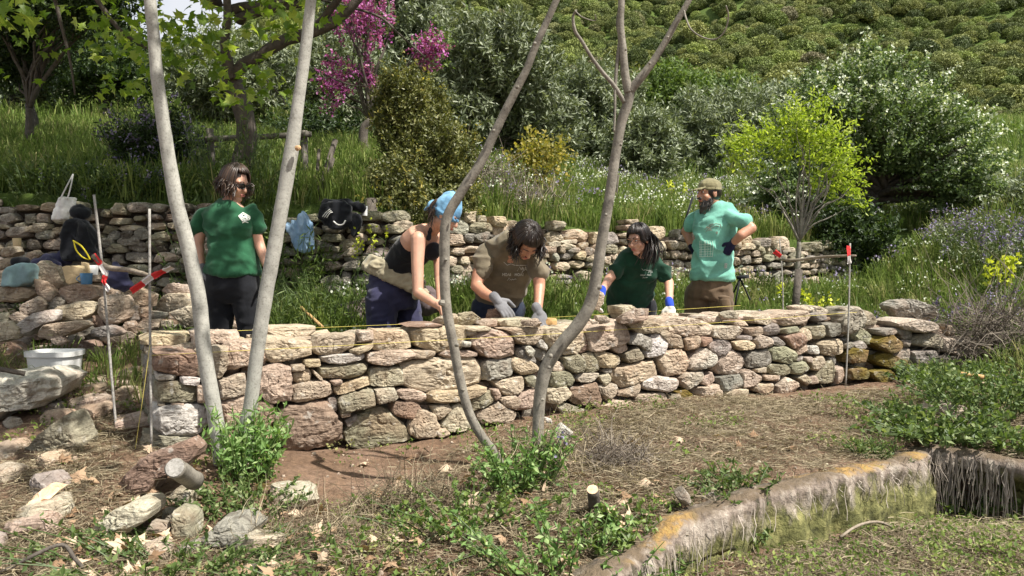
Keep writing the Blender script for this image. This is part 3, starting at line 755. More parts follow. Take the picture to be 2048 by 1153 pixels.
# ---------------------------------------------------------------- loose stones
G1 = 'loose stones laid on the unfinished top of the front wall'
def zpoly(Z, P): return [(Z[0]+x/Z[2], Z[1]+y/Z[2]) for x, y in P]
LOOSE = [
(ZB, 'p', 5.5, [(250,150),(380,98),(455,92),(470,165),(330,162)], 'reddish stone under the bare hands of the woman in the blue headscarf'),
(ZB, 't', 5.55, [(448,92),(560,82),(637,140),(560,172),(465,168)], 'rounded tan stone on the wall just right of the bare hands'),
(ZB, 'r', 5.8, [(650,138),(668,68),(742,62),(768,135)], 'reddish stone standing upright by the gloved right hand of the bending man'),
(ZB, 'b', 5.55, [(870,150),(1000,124),(1037,160),(1020,187),(900,172)], 'flat wedge-shaped stone on the wall below the bending man'),
(ZB, 'b', 5.75, [(1380,108),(1480,108),(1517,150),(1430,167)], 'pale squarish stone on the wall top just right of the leaning trunk'),
(ZB, 'b', 5.72, [(1348,125),(1442,155),(1380,168)], 'small pale wedge of stone against the leaning trunk'),
(ZB, 'p', 5.85, [(1518,122),(1680,58),(1782,53),(1803,120),(1640,163),(1556,158)], 'large tilted reddish stone on the wall before the woman in glasses'),
(ZB, 'b', 6.35, [(1815,132),(1860,90),(1962,88),(1978,135),(1880,155)], 'knobbly beige stone under the left glove of the woman in glasses'),
(ZC, 'b', 6.35, [(598,155),(700,138),(747,160),(742,202),(638,192)], 'pale pink block on the wall top in front of the man in the cap'),
(ZC, 'b', 6.85, [(1048,117),(1130,103),(1240,113),(1253,147),(1100,148)], 'flat cream slab on the wall top beside the rear right stake'),
]
for k, (Z, c, Y, P, lab) in enumerate(LOOSE):
    boulder('loose_stone', zpoly(Z, P), Y, None, c, lab, 'stone', G1, 100+k)
boulder('loose_stone', [(1177,585),(1192,578),(1207,588),(1209,604),(1197,621),(1179,618),(1168,606)], 6.28, .1, 'p', 'brown stone held in the right glove of the woman in glasses', 'stone', G1, 133)
ZP = (0, 340, 3.2033); G2 = 'tumbled stones heaped at the left before the terrace wall'
PILE = [
('p', [(235,600),(300,585),(390,640),(420,740),(390,780),(290,740),(240,680)], 'upright brown boulder right of the pale blue backpack'),
('p', [(215,700),(300,720),(370,800),(340,845),(250,800)], 'tilted tan stone under the upright brown boulder'),
('p', [(400,790),(420,740),(520,730),(650,760),(655,830),(560,862),(430,862)], 'broad rounded stone below the paper bag and blue mug'),
('p', [(125,880),(230,810),(290,860),(270,900),(180,937)], 'sunlit diamond-shaped orange stone in the pile'),
('t', [(370,890),(500,850),(660,833),(667,890),(560,952),(420,967)], 'long tan stone lying in the middle of the pile'),
('w', [(135,990),(250,920),(372,893),(362,962),(250,1012),(200,1062),(133,1062)], 'whitish wedge-shaped stone at the foot of the pile'),
('p', [(248,1050),(330,990),(540,963),(572,1002),(450,1052),(330,1092)], 'long low brown stone at the foot of the pile'),
('p', [(638,840),(700,808),(822,808),(848,922),(800,962),(700,1002),(648,930)], 'big square brown stone right behind the left stake'),
('p', [(0,985),(60,968),(132,1010),(122,1082),(0,1102)], 'orange-brown stone at the lower left end of the pile'),
('p', [(58,940),(100,908),(202,940),(150,972)], 'small flat stone left of the whitish wedge stone'),
('p', [(788,790),(900,758),(993,800),(982,872),(850,882)], 'angular stone beneath the red and white tape'),
('b', [(998,830),(1100,793),(1222,793),(1227,872),(1100,907),(998,902)], 'pale flat boulder left of the leaning trunk'),
('p', [(1038,790),(1100,728),(1192,738),(1213,792),(1100,802)], 'rounded pinkish stone above the pale flat boulder'),
('b', [(1088,920),(1220,873),(1313,888),(1323,992),(1178,1002)], 'pale stone half behind the leaning trunk'),
('p', [(888,970),(1030,953),(1037,1012),(898,1012)], 'squared reddish block low in the pile'),
('k', [(978,1032),(1060,1003),(1163,1050),(1130,1067),(998,1067)], 'low grey-brown stone at the pile foot near the leaning trunk'),
('p', [(1028,970),(1100,963),(1113,1007),(1038,1007)], 'small reddish stone behind the low grey-brown one'),
('k', [(568,1030),(700,998),(803,1020),(780,1062),(598,1072)], 'flat brown stone above the grass tuft'),
('p', [(793,975),(862,968),(883,1002),(798,1022)], 'small orange stone beside the grass tuft'),
('p', [(338,1080),(400,1058),(443,1100),(400,1123),(348,1112)], 'small brown stone lying before the long low stone'),
('p', [(0,760),(90,748),(212,748),(243,792),(120,843),(8,843)], 'wide brown stone below the pale blue backpack'),
('p', [(0,580),(90,558),(97,612),(0,642)], 'orange stone left of the pale blue backpack'),
('p', [(18,500),(130,488),(157,542),(28,562)], 'brownish block under the paper cup'),
('p', [(168,540),(240,513),(283,540),(198,592)], 'sunlit orange stone above the pale blue backpack'),
('k', [(298,870),(380,813),(423,840),(402,892),(308,893)], 'dark stone between the orange diamond and the broad stone'),
('r', [(868,890),(962,878),(972,942),(878,952)], 'dark red stone in the hollow of the pile'),
('k', [(958,900),(1083,918),(1060,952),(968,952)], 'flat dark stone under the pale flat boulder'),
('k', [(428,562),(520,548),(593,600),(540,642),(428,612)], 'grey stone in front of the black rucksack'),
('p', [(668,760),(762,768),(773,802),(678,817)], 'small brown stone between stake and tape'),
('r', [(598,940),(652,928),(683,1002),(598,1012)], 'dark narrow stone under the long tan one'),
('k', [(820,880),(880,870),(900,960),(830,970)], 'narrow grey stone beside the square brown one'),
('b', [(0,920),(50,915),(60,970),(0,985)], 'pale stone cut by the left picture edge'),
]
for k, (c, P, lab) in enumerate(PILE):
    yb = max(y for x, y in P); Y = 7.15-(yb-560)/560*.95
    if 'leaning trunk' in lab: Y += .15
    boulder('rubble_stone', zpoly(ZP, P), Y, None, c, lab, 'stone', G2, 200+k, grow_=1.08)
# stones and earth deeper inside the pile (nobody could count them)
rng = np.random.default_rng(77); mb = MB()
for k in range(150):
    x = rng.uniform(-4.8, -2.2); Y = rng.uniform(6.35, 7.3); z0 = H(x, Y); mxz = np.interp(Y, [6.3, 7.2], [.95, 1.5])-.12
    z = rng.uniform(z0-.05, max(z0, mxz-.15)); s_ = rng.uniform(.06, .13)
    q = npa([(x+s_*1.3*cos(a)*rng.uniform(.8, 1.2), z+s_*.8*sin(a)) for a in np.linspace(0, 2*pi, 7)[:-1]])
    V, F = rock_arr(q, s_*2, rng, 16, 9, 1, 8); mb.add(np.stack([V[:, 0], Y+.12+V[:, 2], V[:, 1]], -1), F, tint(rng.choice(['p', 'r', 'k', 'd']), rng))
o = mb.build('rubble', M['rock']); tag(o, 'small stones filling the gaps inside the heap at the left', 'rubble', kind='stuff')
ZF = (0, 640, 2.2483); G3 = 'stones lying on the bare earth in the left foreground'
FORE = [
('w', 4.75, .6, [(-20,240),(100,230),(250,220),(322,260),(302,330),(230,372),(130,382),(60,445),(-20,470)], 'large grey-white weathered boulder at the left edge by the white bucket'),
('g', 4.55, .25, [(148,580),(200,520),(345,388),(412,540),(380,583),(250,593)], 'triangular green-grey stone in shade'),
('t', 4.3, .2, [(168,612),(230,588),(297,620),(292,662),(210,665)], 'flat yellowish slab in front of the triangular stone'),
('p', 4.5, .3, [(-10,550),(60,548),(102,600),(0,628)], 'brown stone at the left edge below the big boulder'),
('p', 5.1, .2, [(358,382),(420,338),(502,338),(502,422),(400,432)], 'rounded brown stone in the dip left of the wall end'),
('p', 5.15, .2, [(503,332),(560,298),(617,298),(612,372),(528,372)], 'brown stone leaning towards the wall end'),
('t', 5.6, .15, [(398,267),(450,256),(487,275),(470,292),(408,292)], 'small sunlit cream stone by the left stake'),
('p', 5.7, .2, [(548,232),(612,203),(612,252),(553,257)], 'pale stone at the back corner of the wall end'),
('p', 5.0, .2, [(478,372),(582,368),(592,432),(498,433)], 'low brown stone next to the wall foot'),
('k', 4.8, .12, [(178,382),(270,368),(293,412),(188,433)], 'small stone resting below the big weathered boulder'),
('p', 5.45, .25, [(328,292),(450,288),(457,332),(358,343)], 'reddish stone behind the rounded brown stone'),
('p', 5.5, .2, [(498,268),(612,268),(602,292),(508,292)], 'long thin slab behind the left stake'),
('r', 4.05, .2, [(538,722),(590,648),(700,598),(862,528),(922,558),(937,600),(880,642),(740,692),(700,772),(600,812),(538,822)], 'long dark red slab lying across below the wall corner'),
('b', 3.85, .25, [(468,902),(530,848),(640,798),(717,808),(702,872),(560,962),(490,992),(463,940)], 'whitish stone wedged under the dark red slab'),
('b', 3.85, .2, [(778,772),(830,733),(902,743),(902,802),(830,832),(788,812)], 'pale rounded stone under the cut log'),
('g', 3.8, .2, [(798,832),(880,868),(902,952),(830,982),(788,922)], 'greenish stone below the pale rounded one'),
('k', 3.6, .3, [(928,962),(1000,898),(1120,868),(1183,930),(1130,1042),(1000,1052),(918,1012)], 'grey lichen-covered rock among dead leaves'),
('p', 3.55, .15, [(638,1012),(720,988),(783,1030),(770,1083),(658,1093)], 'flat pinkish rock in the lower left weeds'),
('k', 3.6, .12, [(778,1032),(880,988),(903,1020),(820,1063)], 'thin grey slab beside the flat pinkish rock'),
('g', 3.6, .1, [(428,1042),(480,1018),(492,1062),(438,1083)], 'small greenish stone in the lower left weeds'),
('p', 4.1, .2, [(-5,650),(80,658),(92,710),(18,733)], 'pinkish stone at the left picture edge'),
]
for k, (c, Y, T, P, lab) in enumerate(FORE):
    pp = zpoly(ZF, P); yb = max(y for x, y in pp); xm = sum(x for x, y in pp)/len(pp); gh = ground_hit(xm, yb-3); Y = gh.y+T*.35
    if c == 'w' : n_ = (60, 34)
    else: n_ = (40, 22)
    boulder('stone', zpoly(ZF, P), Y, T, c, lab, 'stone', G3, 300+k, n=n_, rough=1.3 if c == 'w' else 1)
ZG = (1448, 700, 2.545); ZH = (900, 820, 3.103)
boulder('stone', zpoly(ZG, [(998,290),(1040,263),(1182,268),(1238,320),(1222,382),(1130,397),(1008,382)]), 5.6, .3, 'b', 'big smooth beige stone on the ledge above the ditch corner', 'stone', None, 401, n=(50, 28))
boulder('stone', zpoly(ZH, [(648,112),(690,83),(762,140),(762,192),(710,193),(668,172)]), 4.75, .09, 'w', 'white angular stone on the bare earth right of the tree feet', 'stone', None, 402)
boulder('stone', zpoly(ZH, [(583,45),(630,58),(637,87),(600,77)]), 5.0, .05, 'w', 'white chip of stone behind the right-hand trunk', 'stone', None, 403)
boulder('stone', zpoly(ZH, [(588,128),(632,133),(620,152),(595,148)]), 4.75, .05, 't', 'small cream chip lying near the white angular stone', 'stone', None, 404)
boulder('stone', zpoly(ZH, [(1398,522),(1440,478),(1482,520),(1482,583),(1428,583)]), 3.75, .12, 'k', 'grey stone at the near end of the ditch rim', 'stone', None, 405)
boulder('stone', zpoly(ZH, [(1508,572),(1560,508),(1642,498),(1713,560),(1640,593),(1518,622)]), 3.95, .15, 'k', 'flat grey slab set in the ditch rim', 'stone', None, 406)
boulder('boulder', [(1768,612),(1786,602),(1816,599),(1864,614),(1867,636),(1832,644),(1790,644)], 7.6, .35, 'k', 'rounded grey lichen-spotted boulder on top of the old mossy wall', 'boulder', None, 407, n=(60, 34), rough=1.6)
boulder('stone', zpoly(ZD, [(1480,1000),(1520,990),(1530,1020),(1500,1030)]), 7.2, .1, 'p', 'small orange stone on the right bank', 'stone', None, 408)
boulder('stone', [(1965,765),(2000,768),(2020,785),(2018,800),(1975,796)], 6.4, .15, 't', 'tan stone half hidden in the right-hand weeds', 'stone', None, 409)
rng = np.random.default_rng(61); protos = []; SUNK = []
for k in range(18):
    x, y = rng.uniform(-3.1, -1.0), rng.uniform(3.1, 5.4); r_ = rng.uniform(.045, .115)
    if (x > -2.25 and y > 4.3): x -= 1.2
    if k < 6:
        q = npa([(cos(a)*r_*rng.uniform(.9, 1.4), sin(a)*r_*rng.uniform(.55, .9)) for a in np.linspace(0, 2*pi, 8)[:-1]]); V, F = rock_arr(q, r_*2.2, rng, 26, 15, 1, 9)
        o = mesh_obj('half_sunk_stone', np.stack([V[:, 0], V[:, 2], V[:, 1]], -1), F, M['rock'], col=np.tile(tint(rng.choice(['b', 'p', 'k']), rng), (len(V), 1))); protos.append(o)
    else: o = protos[k % 6].copy(); link(o)
    o.location = (x, y, H(x, y)+.01); o.rotation_euler = (rng.uniform(-.3, .3), rng.uniform(-.3, .3), rng.uniform(0, 6.28))
    SUNK.append(o)
SUNK.sort(key=lambda o: o.location.x/o.location.y)
for o, w_ in zip(SUNK, 'first second third fourth fifth sixth seventh eighth ninth tenth eleventh twelfth thirteenth fourteenth fifteenth sixteenth seventeenth last'.split()):
    tag(o, w_+' from the left of the fist-sized stones half sunk in lower left soil', 'stone', 'fist-sized stones half sunk in the soil at the lower left')
# ---------------------------------------------------------------- ditch wall: a concrete rim with moss, mineral crust and roots
def ditch():
    E = TRX[:9]; pts = []
    for a, b in zip(E[:-1], E[1:]):
        n = max(2, int(math.hypot(b[0]-a[0], b[1]-a[1])/.03)) 
        for k in range(n): pts.append((a[0]+(b[0]-a[0])*k/n, a[1]+(b[1]-a[1])*k/n))
    P = npa(pts); P = (P+np.roll(P, 1, 0)+np.roll(P, -1, 0))/3 if False else P
    T = np.gradient(P, axis=0); T /= np.linalg.norm(T, axis=1)[:, None]; Nn = np.stack([T[:, 1], -T[:, 0]], -1)  # into the ditch
    zs = np.concatenate([[.42, .5, .515], np.linspace(.5, -.05, 26)]); off = np.concatenate([[-.12, -.085, .0], np.full(26, .07)])
    off[3] = .05
    V = []; zr = []
    for k in range(len(P)):
        und = .0 if P[k, 0] < 2.5 else .13  # undercut added past the corner so the lip shades the face
        zt = min(.0, float(H(P[k, 0]-Nn[k, 0]*.3, P[k, 1]-Nn[k, 1]*.3))-.5)
        for o_, z in zip(off, zs): zr.append(z); V.append([P[k, 0]+Nn[k, 0]*(o_+.12*(und > 0)-(und*1.5 if z < .4 else 0)), P[k, 1]+Nn[k, 1]*(o_+.12*(und > 0)-(und*1.5 if z < .4 else 0)), z+zt*(z > .3)])
    V = npa(V); d = fbm(V*npa([7, 7, 4]), 31, 4)*.038+fbm(V*26, 33, 2)*.014-np.abs(fbm(V*4, 35, 2))*.03; NN = np.repeat(Nn, len(zs), 0); V[:, :2] += NN*d[:, None]; V[:, 2] += d*.5; ditch.z = V
    m = len(zs); n = len(P); i = np.arange(n-1)[:, None]*m; j = np.arange(m-1)[None]
    F = np.stack([i+j, i+m+j, i+m+j+1, i+j+1], -1).reshape(-1, 4)
    mt, nt, b = newmat('mossy_concrete'); geo = N(nt, 'ShaderNodeNewGeometry'); pos = geo.outputs['Position']
    sx = N(nt, 'ShaderNodeAttribute'); sx.attribute_name = 'rnd'
    n1 = noise_node(nt, 16, 6, .7, pos); mp = N(nt, 'ShaderNodeMapping'); mp.inputs['Scale'].default_value = (15, 15, 4.2); nt.links.new(pos, mp.inputs['Vector']); n2 = noise_node(nt, 1, 5, .6, mp.outputs[0])
    ad = N(nt, 'ShaderNodeMath'); ad.operation = 'MULTIPLY_ADD'; nt.links.new(n2.outputs['Fac'], ad.inputs[0]); ad.inputs[1].default_value = .42; nt.links.new(sx.outputs['Fac'], ad.inputs[2])
    hgt_ = ramp(nt, ad.outputs[0], [(.55, (0, 0, 0)), (.66, (1, 1, 1))])
    moss_ = ramp(nt, n1.outputs['Fac'], [(.3, (.04, .042, .012)), (.5, (.14, .14, .045)), (.68, (.28, .26, .1))])
    crust = ramp(nt, n2.outputs['Fac'], [(.36, (.04, .03, .025)), (.49, (.22, .175, .14)), (.68, (.4, .35, .29))])
    c = mix(nt, hgt_.outputs[0], moss_.outputs[0], crust.outputs[0])
    th = N(nt, 'ShaderNodeMath'); th.operation = 'MULTIPLY_ADD'; nt.links.new(n1.outputs['Fac'], th.inputs[0]); th.inputs[1].default_value = .09; nt.links.new(sx.outputs['Fac'], th.inputs[2])
    rim = ramp(nt, th.outputs[0], [(.53, (0, 0, 0)), (.555, (1, 1, 1))])
    org = ramp(nt, n1.outputs['Fac'], [(.35, (.14, .09, .04)), (.55, (.33, .2, .06)), (.7, (.22, .2, .08))])
    n5 = noise_node(nt, 2.2, 3, .5, pos); po = ramp(nt, n5.outputs['Fac'], [(.53, (0, 0, 0)), (.62, (1, 1, 1))]); c = mix(nt, rim.outputs[0], c, mix(nt, po.outputs[0], (.13, .095, .06), org.outputs[0]))
    nt.links.new(c, b.inputs['Base Color']); b.inputs['Roughness'].default_value = .95; bump(nt, b, mix(nt, .5, n1.outputs['Fac'], n2.outputs['Fac']), 1, .05)
    root = empty('ditch_wall', (1.3, 3.74, .15), 'mossy concrete side of the ditch with a rusty orange rim and pale roots hanging over it', 'ditch wall')
    child(mesh_obj('concrete_face', V, F, mt, smooth=True, rnd=zr), root)
    # roots hanging over the face
    rng = np.random.default_rng(9); mb = MB()
    for k in range(3200):
        t = rng.random()**.8*(n-2); i0 = int(t); p = P[i0]; nn = Nn[i0]; lit = p[0] < 2.4
        if p[0] < .5: dens = 1.
        elif lit: dens = .13
        else: dens = 1. 
        if rng.random() > dens: continue
        L = rng.uniform(.03, .17) if lit and p[0] > .9 else rng.uniform(.1, .42)
        z = .49+min(0., H(p[0]-nn[0]*.3, p[1]-nn[1]*.3)-.5)+rng.uniform(-.05, .02); w_ = rng.uniform(.0012, .003); x0 = p+nn*(.085+rng.uniform(0, .03)+(.12 if p[0] > 2.5 else 0)); tx = T[i0]
        q = [Vector((x0[0], x0[1], z))]
        for s in range(4): q.append(q[-1]+Vector((tx[0]*rng.uniform(-.02, .02)+nn[0]*.004, tx[1]*rng.uniform(-.02, .02)+nn[1]*.004, -L/4)))
        Q = npa([list(v) for v in q]); side = npa([tx[0], tx[1], 0])*w_
        Vv = np.concatenate([Q-side, Q+side]); Ff = npa([[a, a+5, a+6, a+1] for a in range(4)]).astype(int)
        mb.add(Vv, Ff, npa([.36, .31, .26])*rng.uniform(.15, 1.3))
    o = mb.build('hanging_roots', M['vflat'], root); o['kind'] = 'stuff'
ditch()
# ---------------------------------------------------------------- people
for k, c in {'skin': (.52, .29, .2), 'skin_tan': (.44, .225, .145)}.items():
    m, nt, b = newmat(k); n = noise_node(nt, 14, 4); r = ramp(nt, n.outputs['Fac'], [(.3, tuple(x*.86 for x in c)), (.7, tuple(min(1, x*1.1) for x in c))])
    nt.links.new(r.outputs[0], b.inputs['Base Color']); b.inputs['Roughness'].default_value = .5; b.inputs['Subsurface Weight'].default_value = .12; b.inputs['Subsurface Radius'].default_value = (.02, .008, .004); b.inputs['Subsurface Scale'].default_value = .3
    bump(nt, b, noise_node(nt, 220).outputs['Fac'], .25, .002); M[k] = m
M['green_cotton'] = cloth('green_cotton', (.018, .085, .04)); M['dark_green_cotton'] = cloth('dark_green_cotton', (.008, .04, .022)); M['teal_cotton'] = cloth('teal_cotton', (.17, .43, .34))
M['olive_cotton'] = cloth('olive_cotton', (.15, .125, .085)); M['black_cotton'] = cloth('black_cotton', (.008, .009, .012)); M['navy_cotton'] = cloth('navy_cotton', (.03, .03, .065)); M['denim'] = cloth('denim', (.018, .025, .045))
M['brown_cotton'] = cloth('brown_cotton', (.12, .082, .05)); M['beige_cotton'] = cloth('beige_cotton', (.33, .29, .2)); M['blue_scarf'] = cloth('blue_scarf', (.09, .25, .45), c2=(.2, .4, .58)); M['khaki'] = cloth('khaki', (.2, .18, .1))
M['grey_glove'] = cloth('grey_glove', (.17, .17, .18)); M['white_glove'] = cloth('white_glove', (.6, .58, .52)); M['blue_cuff'] = cloth('blue_cuff', (.02, .06, .42)); M['navy_glove'] = cloth('navy_glove', (.012, .012, .04))
def hairmat(name, c1, c2):
    m, nt, b = newmat(name); a = N(nt, 'ShaderNodeAttribute'); a.attribute_name = 'rnd'; r = ramp(nt, a.outputs['Fac'], [(0, c1), (1, c2)])
    nt.links.new(r.outputs[0], b.inputs['Base Color']); b.inputs['Roughness'].default_value = .38; b.inputs['Specular IOR Level'].default_value = .5; M[name] = m
hairmat('brown_hair', (.02, .012, .008), (.1, .06, .04)); hairmat('dark_hair', (.008, .006, .005), (.035, .022, .016)); hairmat('grey_beard', (.008, .007, .006), (.22, .2, .19))
M['lip'] = plain('lip', (.4, .14, .11), .5); M['lens'] = plain('dark_lens', (.01, .008, .008), .12, .6, bumpd=0); M['eye_white'] = plain('eye_white', (.42, .38, .34), .3, bumpd=0); M['iris'] = plain('iris', (.03, .02, .015), .2, bumpd=0)

def cap_arr(a, b, ra, rb, n=12):
    a = Vector(a); b = Vector(b); d = b-a; L = d.length or 1e-6; P = []; R = []
    u = d/L
    for t in (-.98, -.8, -.5, 0): P.append(a+u*ra*t); R.append(ra*sqrt(1-t*t))
    for t in (.25, .5, .75): P.append(a+d*t); R.append(ra*(1-t)+rb*t)
    for t in (0, .5, .8, .98): P.append(b+u*rb*t); R.append(rb*sqrt(1-t*t))
    return tube_arr(P, R, n, 1)
def ell_arr(c, ax, ay, az, n=16, m=10, pw=1.):
    c, ax, ay, az = map(npa, (c, ax, ay, az)); V = []
    for i in range(1, m):
        p = pi*i/m; s, co = sin(p)**pw, cos(p)
        for j in range(n): t = 2*pi*j/n; V.append(c+ax*s*cos(t)+ay*s*sin(t)+az*co)
    V += [c+az, c-az]; V = npa(V); r = m-1; i = np.arange(r-1)[:, None]*n; j = np.arange(n)[None]
    F = np.stack([i+j, i+n+j, i+n+(j+1) % n, i+(j+1) % n], -1).reshape(-1, 4); jj = np.arange(n); k = r*n
    if np.dot(np.cross(ax, ay), az) < 0: pass
    return V, [np.concatenate([np.stack([jj, (jj+1) % n, np.full(n, k)], -1), np.stack([(r-1)*n+(jj+1) % n, (r-1)*n+jj, np.full(n, k+1)], -1)]), F]
def loft_arr(secs, n=28, pw=2.3):
    """secs: (centre, ax, ay) vectors"""
    V = []; ang = np.arange(n)*2*pi/n; cs, sn = np.cos(ang), np.sin(ang); f = (np.abs(cs)**pw+np.abs(sn)**pw)**(-1/pw)
    S = [(npa(c), npa(a), npa(b)) for c, a, b in secs]
    # smooth in between
    Q = []
    for i in range(len(S)-1):
        for k in range(3):
            t = k/3; t2 = t*t*(3-2*t)*.5+t*.5; Q.append(tuple(S[i][q]*(1-t2)+S[i+1][q]*t2 for q in range(3)))
    Q.append(S[-1])
    for c, a, b in Q: V.append(c+(f*cs)[:, None]*a+(f*sn)[:, None]*b)
    V = np.concatenate(V+[Q[0][0][None], Q[-1][0][None]]); m = len(Q); i = np.arange(m-1)[:, None]*n; j = np.arange(n)[None]
    F = np.stack([i+j, i+(j+1) % n, i+n+(j+1) % n, i+n+j], -1).reshape(-1, 4); jj = np.arange(n); k = m*n
    return V, [np.concatenate([np.stack([(jj+1) % n, jj, np.full(n, k)], -1), np.stack([(m-1)*n+jj, (m-1)*n+(jj+1) % n, np.full(n, k+1)], -1)]), F]
class Sculpt:
    def __init__(s): s.mb = MB()
    def cap(s, a, b, ra, rb): s.mb.add(*cap_arr(a, b, ra, rb)); return s
    def chain(s, pts, rs):
        for i in range(len(pts)-1): s.cap(pts[i], pts[i+1], rs[i], rs[i+1])
        return s
    def ell(s, c, ax, ay, az): s.mb.add(*ell_arr(c, ax, ay, az)); return s
    def ball(s, c, r): return s.ell(c, (r, 0, 0), (0, r, 0), (0, 0, r))
    def loft(s, secs, pw=2.3): s.mb.add(*loft_arr(secs, 28, pw)); return s
    def build(s, name, mat, parent, voxel=.012, smooth=3, folds=0., fscale=(9, 9, 22), seed=1, fine=0., cut=None, rnd=None):
        V, F, C = s.mb.arrays(); o = mesh_obj('tmp', V, F)
        # every shape outward-facing so the union is solid
        bm = __import__('bmesh').new(); bm.from_mesh(o.data); __import__('bmesh').ops.recalc_face_normals(bm, faces=bm.faces[:]); bm.to_mesh(o.data); bm.free()
        md = o.modifiers.new('r', 'REMESH'); md.mode = 'VOXEL'; md.voxel_size = voxel; md.use_smooth_shade = True
        ms = o.modifiers.new('s', 'SMOOTH'); ms.iterations = smooth; ms.factor = .5
        dg = bpy.context.evaluated_depsgraph_get(); me = bpy.data.meshes.new_from_object(o.evaluated_get(dg)); bpy.data.objects.remove(o)
        me.name = name; n = len(me.vertices); co = np.empty(n*3, dtype=np.float32); me.vertices.foreach_get('co', co); co = co.reshape(-1, 3).astype(float)
        if folds:
            no = np.empty(n*3, dtype=np.float32); me.vertex_normals.foreach_get('vector', no); no = no.reshape(-1, 3)
            w_ = co+np.stack([fbm(co*5, seed+3, 2), fbm(co*5, seed+4, 2), fbm(co*5, seed+5, 2)], -1)*.05
            d = 1-2*np.abs(fbm(w_*npa(fscale), seed, 2)); d2 = fbm(w_*npa(fscale)*2.3, seed+8, 2)
            co = co+no*(d*folds+d2*folds*.35)[:, None]
        me.vertices.foreach_set('co', co.astype(np.float32).ravel()); me.update()
        me.polygons.foreach_set('use_smooth', np.ones(len(me.polygons), bool))
        me.materials.append(M[mat])
        if rnd is not None: a = me.attributes.new('rnd', 'FLOAT', 'POINT'); a.data.foreach_set('value', np.full(n, rnd, dtype=np.float32))
        ob = bpy.data.objects.new(name, me); link(ob); return child(ob, parent) if parent else ob
def frame(f, up=(0, 0, 1)):
    f = Vector(f).normalized(); u = Vector(up); u = (u-f*u.dot(f)).normalized(); r = f.cross(u); return f, u, r
def head_sculpt(S, c, f, u, r, k=1.):
    c = Vector(c)
    S.ell(c+u*.03*k-f*.012*k, f*.098*k, r*.076*k, u*.096*k); S.ell(c-u*.035*k+f*.022*k, f*.072*k, r*.06*k, u*.082*k); S.ell(c+f*.062*k+u*.03*k, f*.025*k, r*.055*k, u*.03*k)
    S.ell(c-u*.098*k+f*.06*k, f*.03*k, r*.03*k, u*.022*k); S.cap(c+f*.09*k+u*.014*k, c+f*.112*k-u*.026*k, .009*k, .0135*k); S.ell(c+f*.097*k-u*.033*k, f*.012*k, r*.017*k, u*.009*k)
    for sg in (-1, 1):
        S.ell(c+r*.045*k*sg+f*.06*k-u*.03*k, f*.024*k, r*.022*k, u*.024*k); S.ell(c+r*.078*k*sg-f*.008*k-u*.008*k, f*.02*k, r*.009*k, u*.032*k)
        S.ell(c+r*.032*k*sg+f*.083*k+u*.026*k, f*.01*k, r*.022*k, u*.008*k)
    S.ell(c+f*.085*k-u*.062*k, f*.014*k, r*.026*k, u*.012*k)
def face_parts(c, f, u, r, k, root, eyes=True, hair='dark_hair'):
    mb = MB(); c = Vector(c); mb.add(*ell_arr(c+f*.0965*k-u*.058*k, f*.008*k, r*.023*k, u*.005*k)); mb.add(*ell_arr(c+f*.096*k-u*.067*k, f*.009*k, r*.02*k, u*.006*k)); mb.build('lips', M['lip'], root, True)
    for sg in (-1, 1):
        if eyes:
            mb = MB(); mb.add(*ell_arr(c+r*.031*k*sg+f*.083*k+u*.008*k, f*.011*k, r*.012*k, u*.0052*k)); mb.build('eye', M['eye_white'], root, True)
            mb = MB(); mb.add(*ell_arr(c+r*.031*k*sg+f*.0925*k+u*.007*k, f*.003*k, r*.006*k, u*.005*k)); mb.build('iris', M['iris'], root, True)
        mb = MB(); V, F = tube_arr([c+r*.013*k*sg+f*.098*k+u*.03*k, c+r*.032*k*sg+f*.096*k+u*.037*k, c+r*.052*k*sg+f*.08*k+u*.03*k], [.003, .0038, .002], 6, 4); mb.add(V, F)
        o = mb.build('eyebrow', M[hair], root, True); a = o.data.attributes.new('rnd', 'FLOAT', 'POINT'); a.data.foreach_set('value', np.full(len(o.data.vertices), .3, dtype=np.float32))
def glasses(c, f, u, r, k, root, dark=True, rim=.0022):
    mb = MB(); c = Vector(c)
    for sg in (-1, 1):
        cc = c+r*.034*k*sg+f*.108*k+u*.006*k
        P = [cc+r*.027*k*cos(t)*(1)+u*.021*k*sin(t)-f*.010*k*abs(cos(t))*(cos(t)*sg > 0) for t in np.linspace(0, 2*pi, 17)]; V, F = tube_arr(P, [rim*(1.4 if dark else 1)]*17, 5, 1); mb.add(V, F)
        V, F = tube_arr([cc+r*.026*k*sg-f*.008*k+u*.006*k, c+r*.077*k*sg+f*.07*k+u*.01*k, c+r*.084*k*sg-f*.01*k+u*.012*k], [rim]*3, 5, 3); mb.add(V, F)
        if dark: mb.add(*ell_arr(cc-f*.002, f*.003, r*.026*k, u*.02*k))
    V, F = tube_arr([c+r*.008*k+f*.11*k+u*.01*k, c-r*.008*k+f*.11*k+u*.01*k], [rim]*2, 5, 1); mb.add(V, F)
    return mb.build('sunglasses' if dark else 'glasses', M['lens'], root, True)
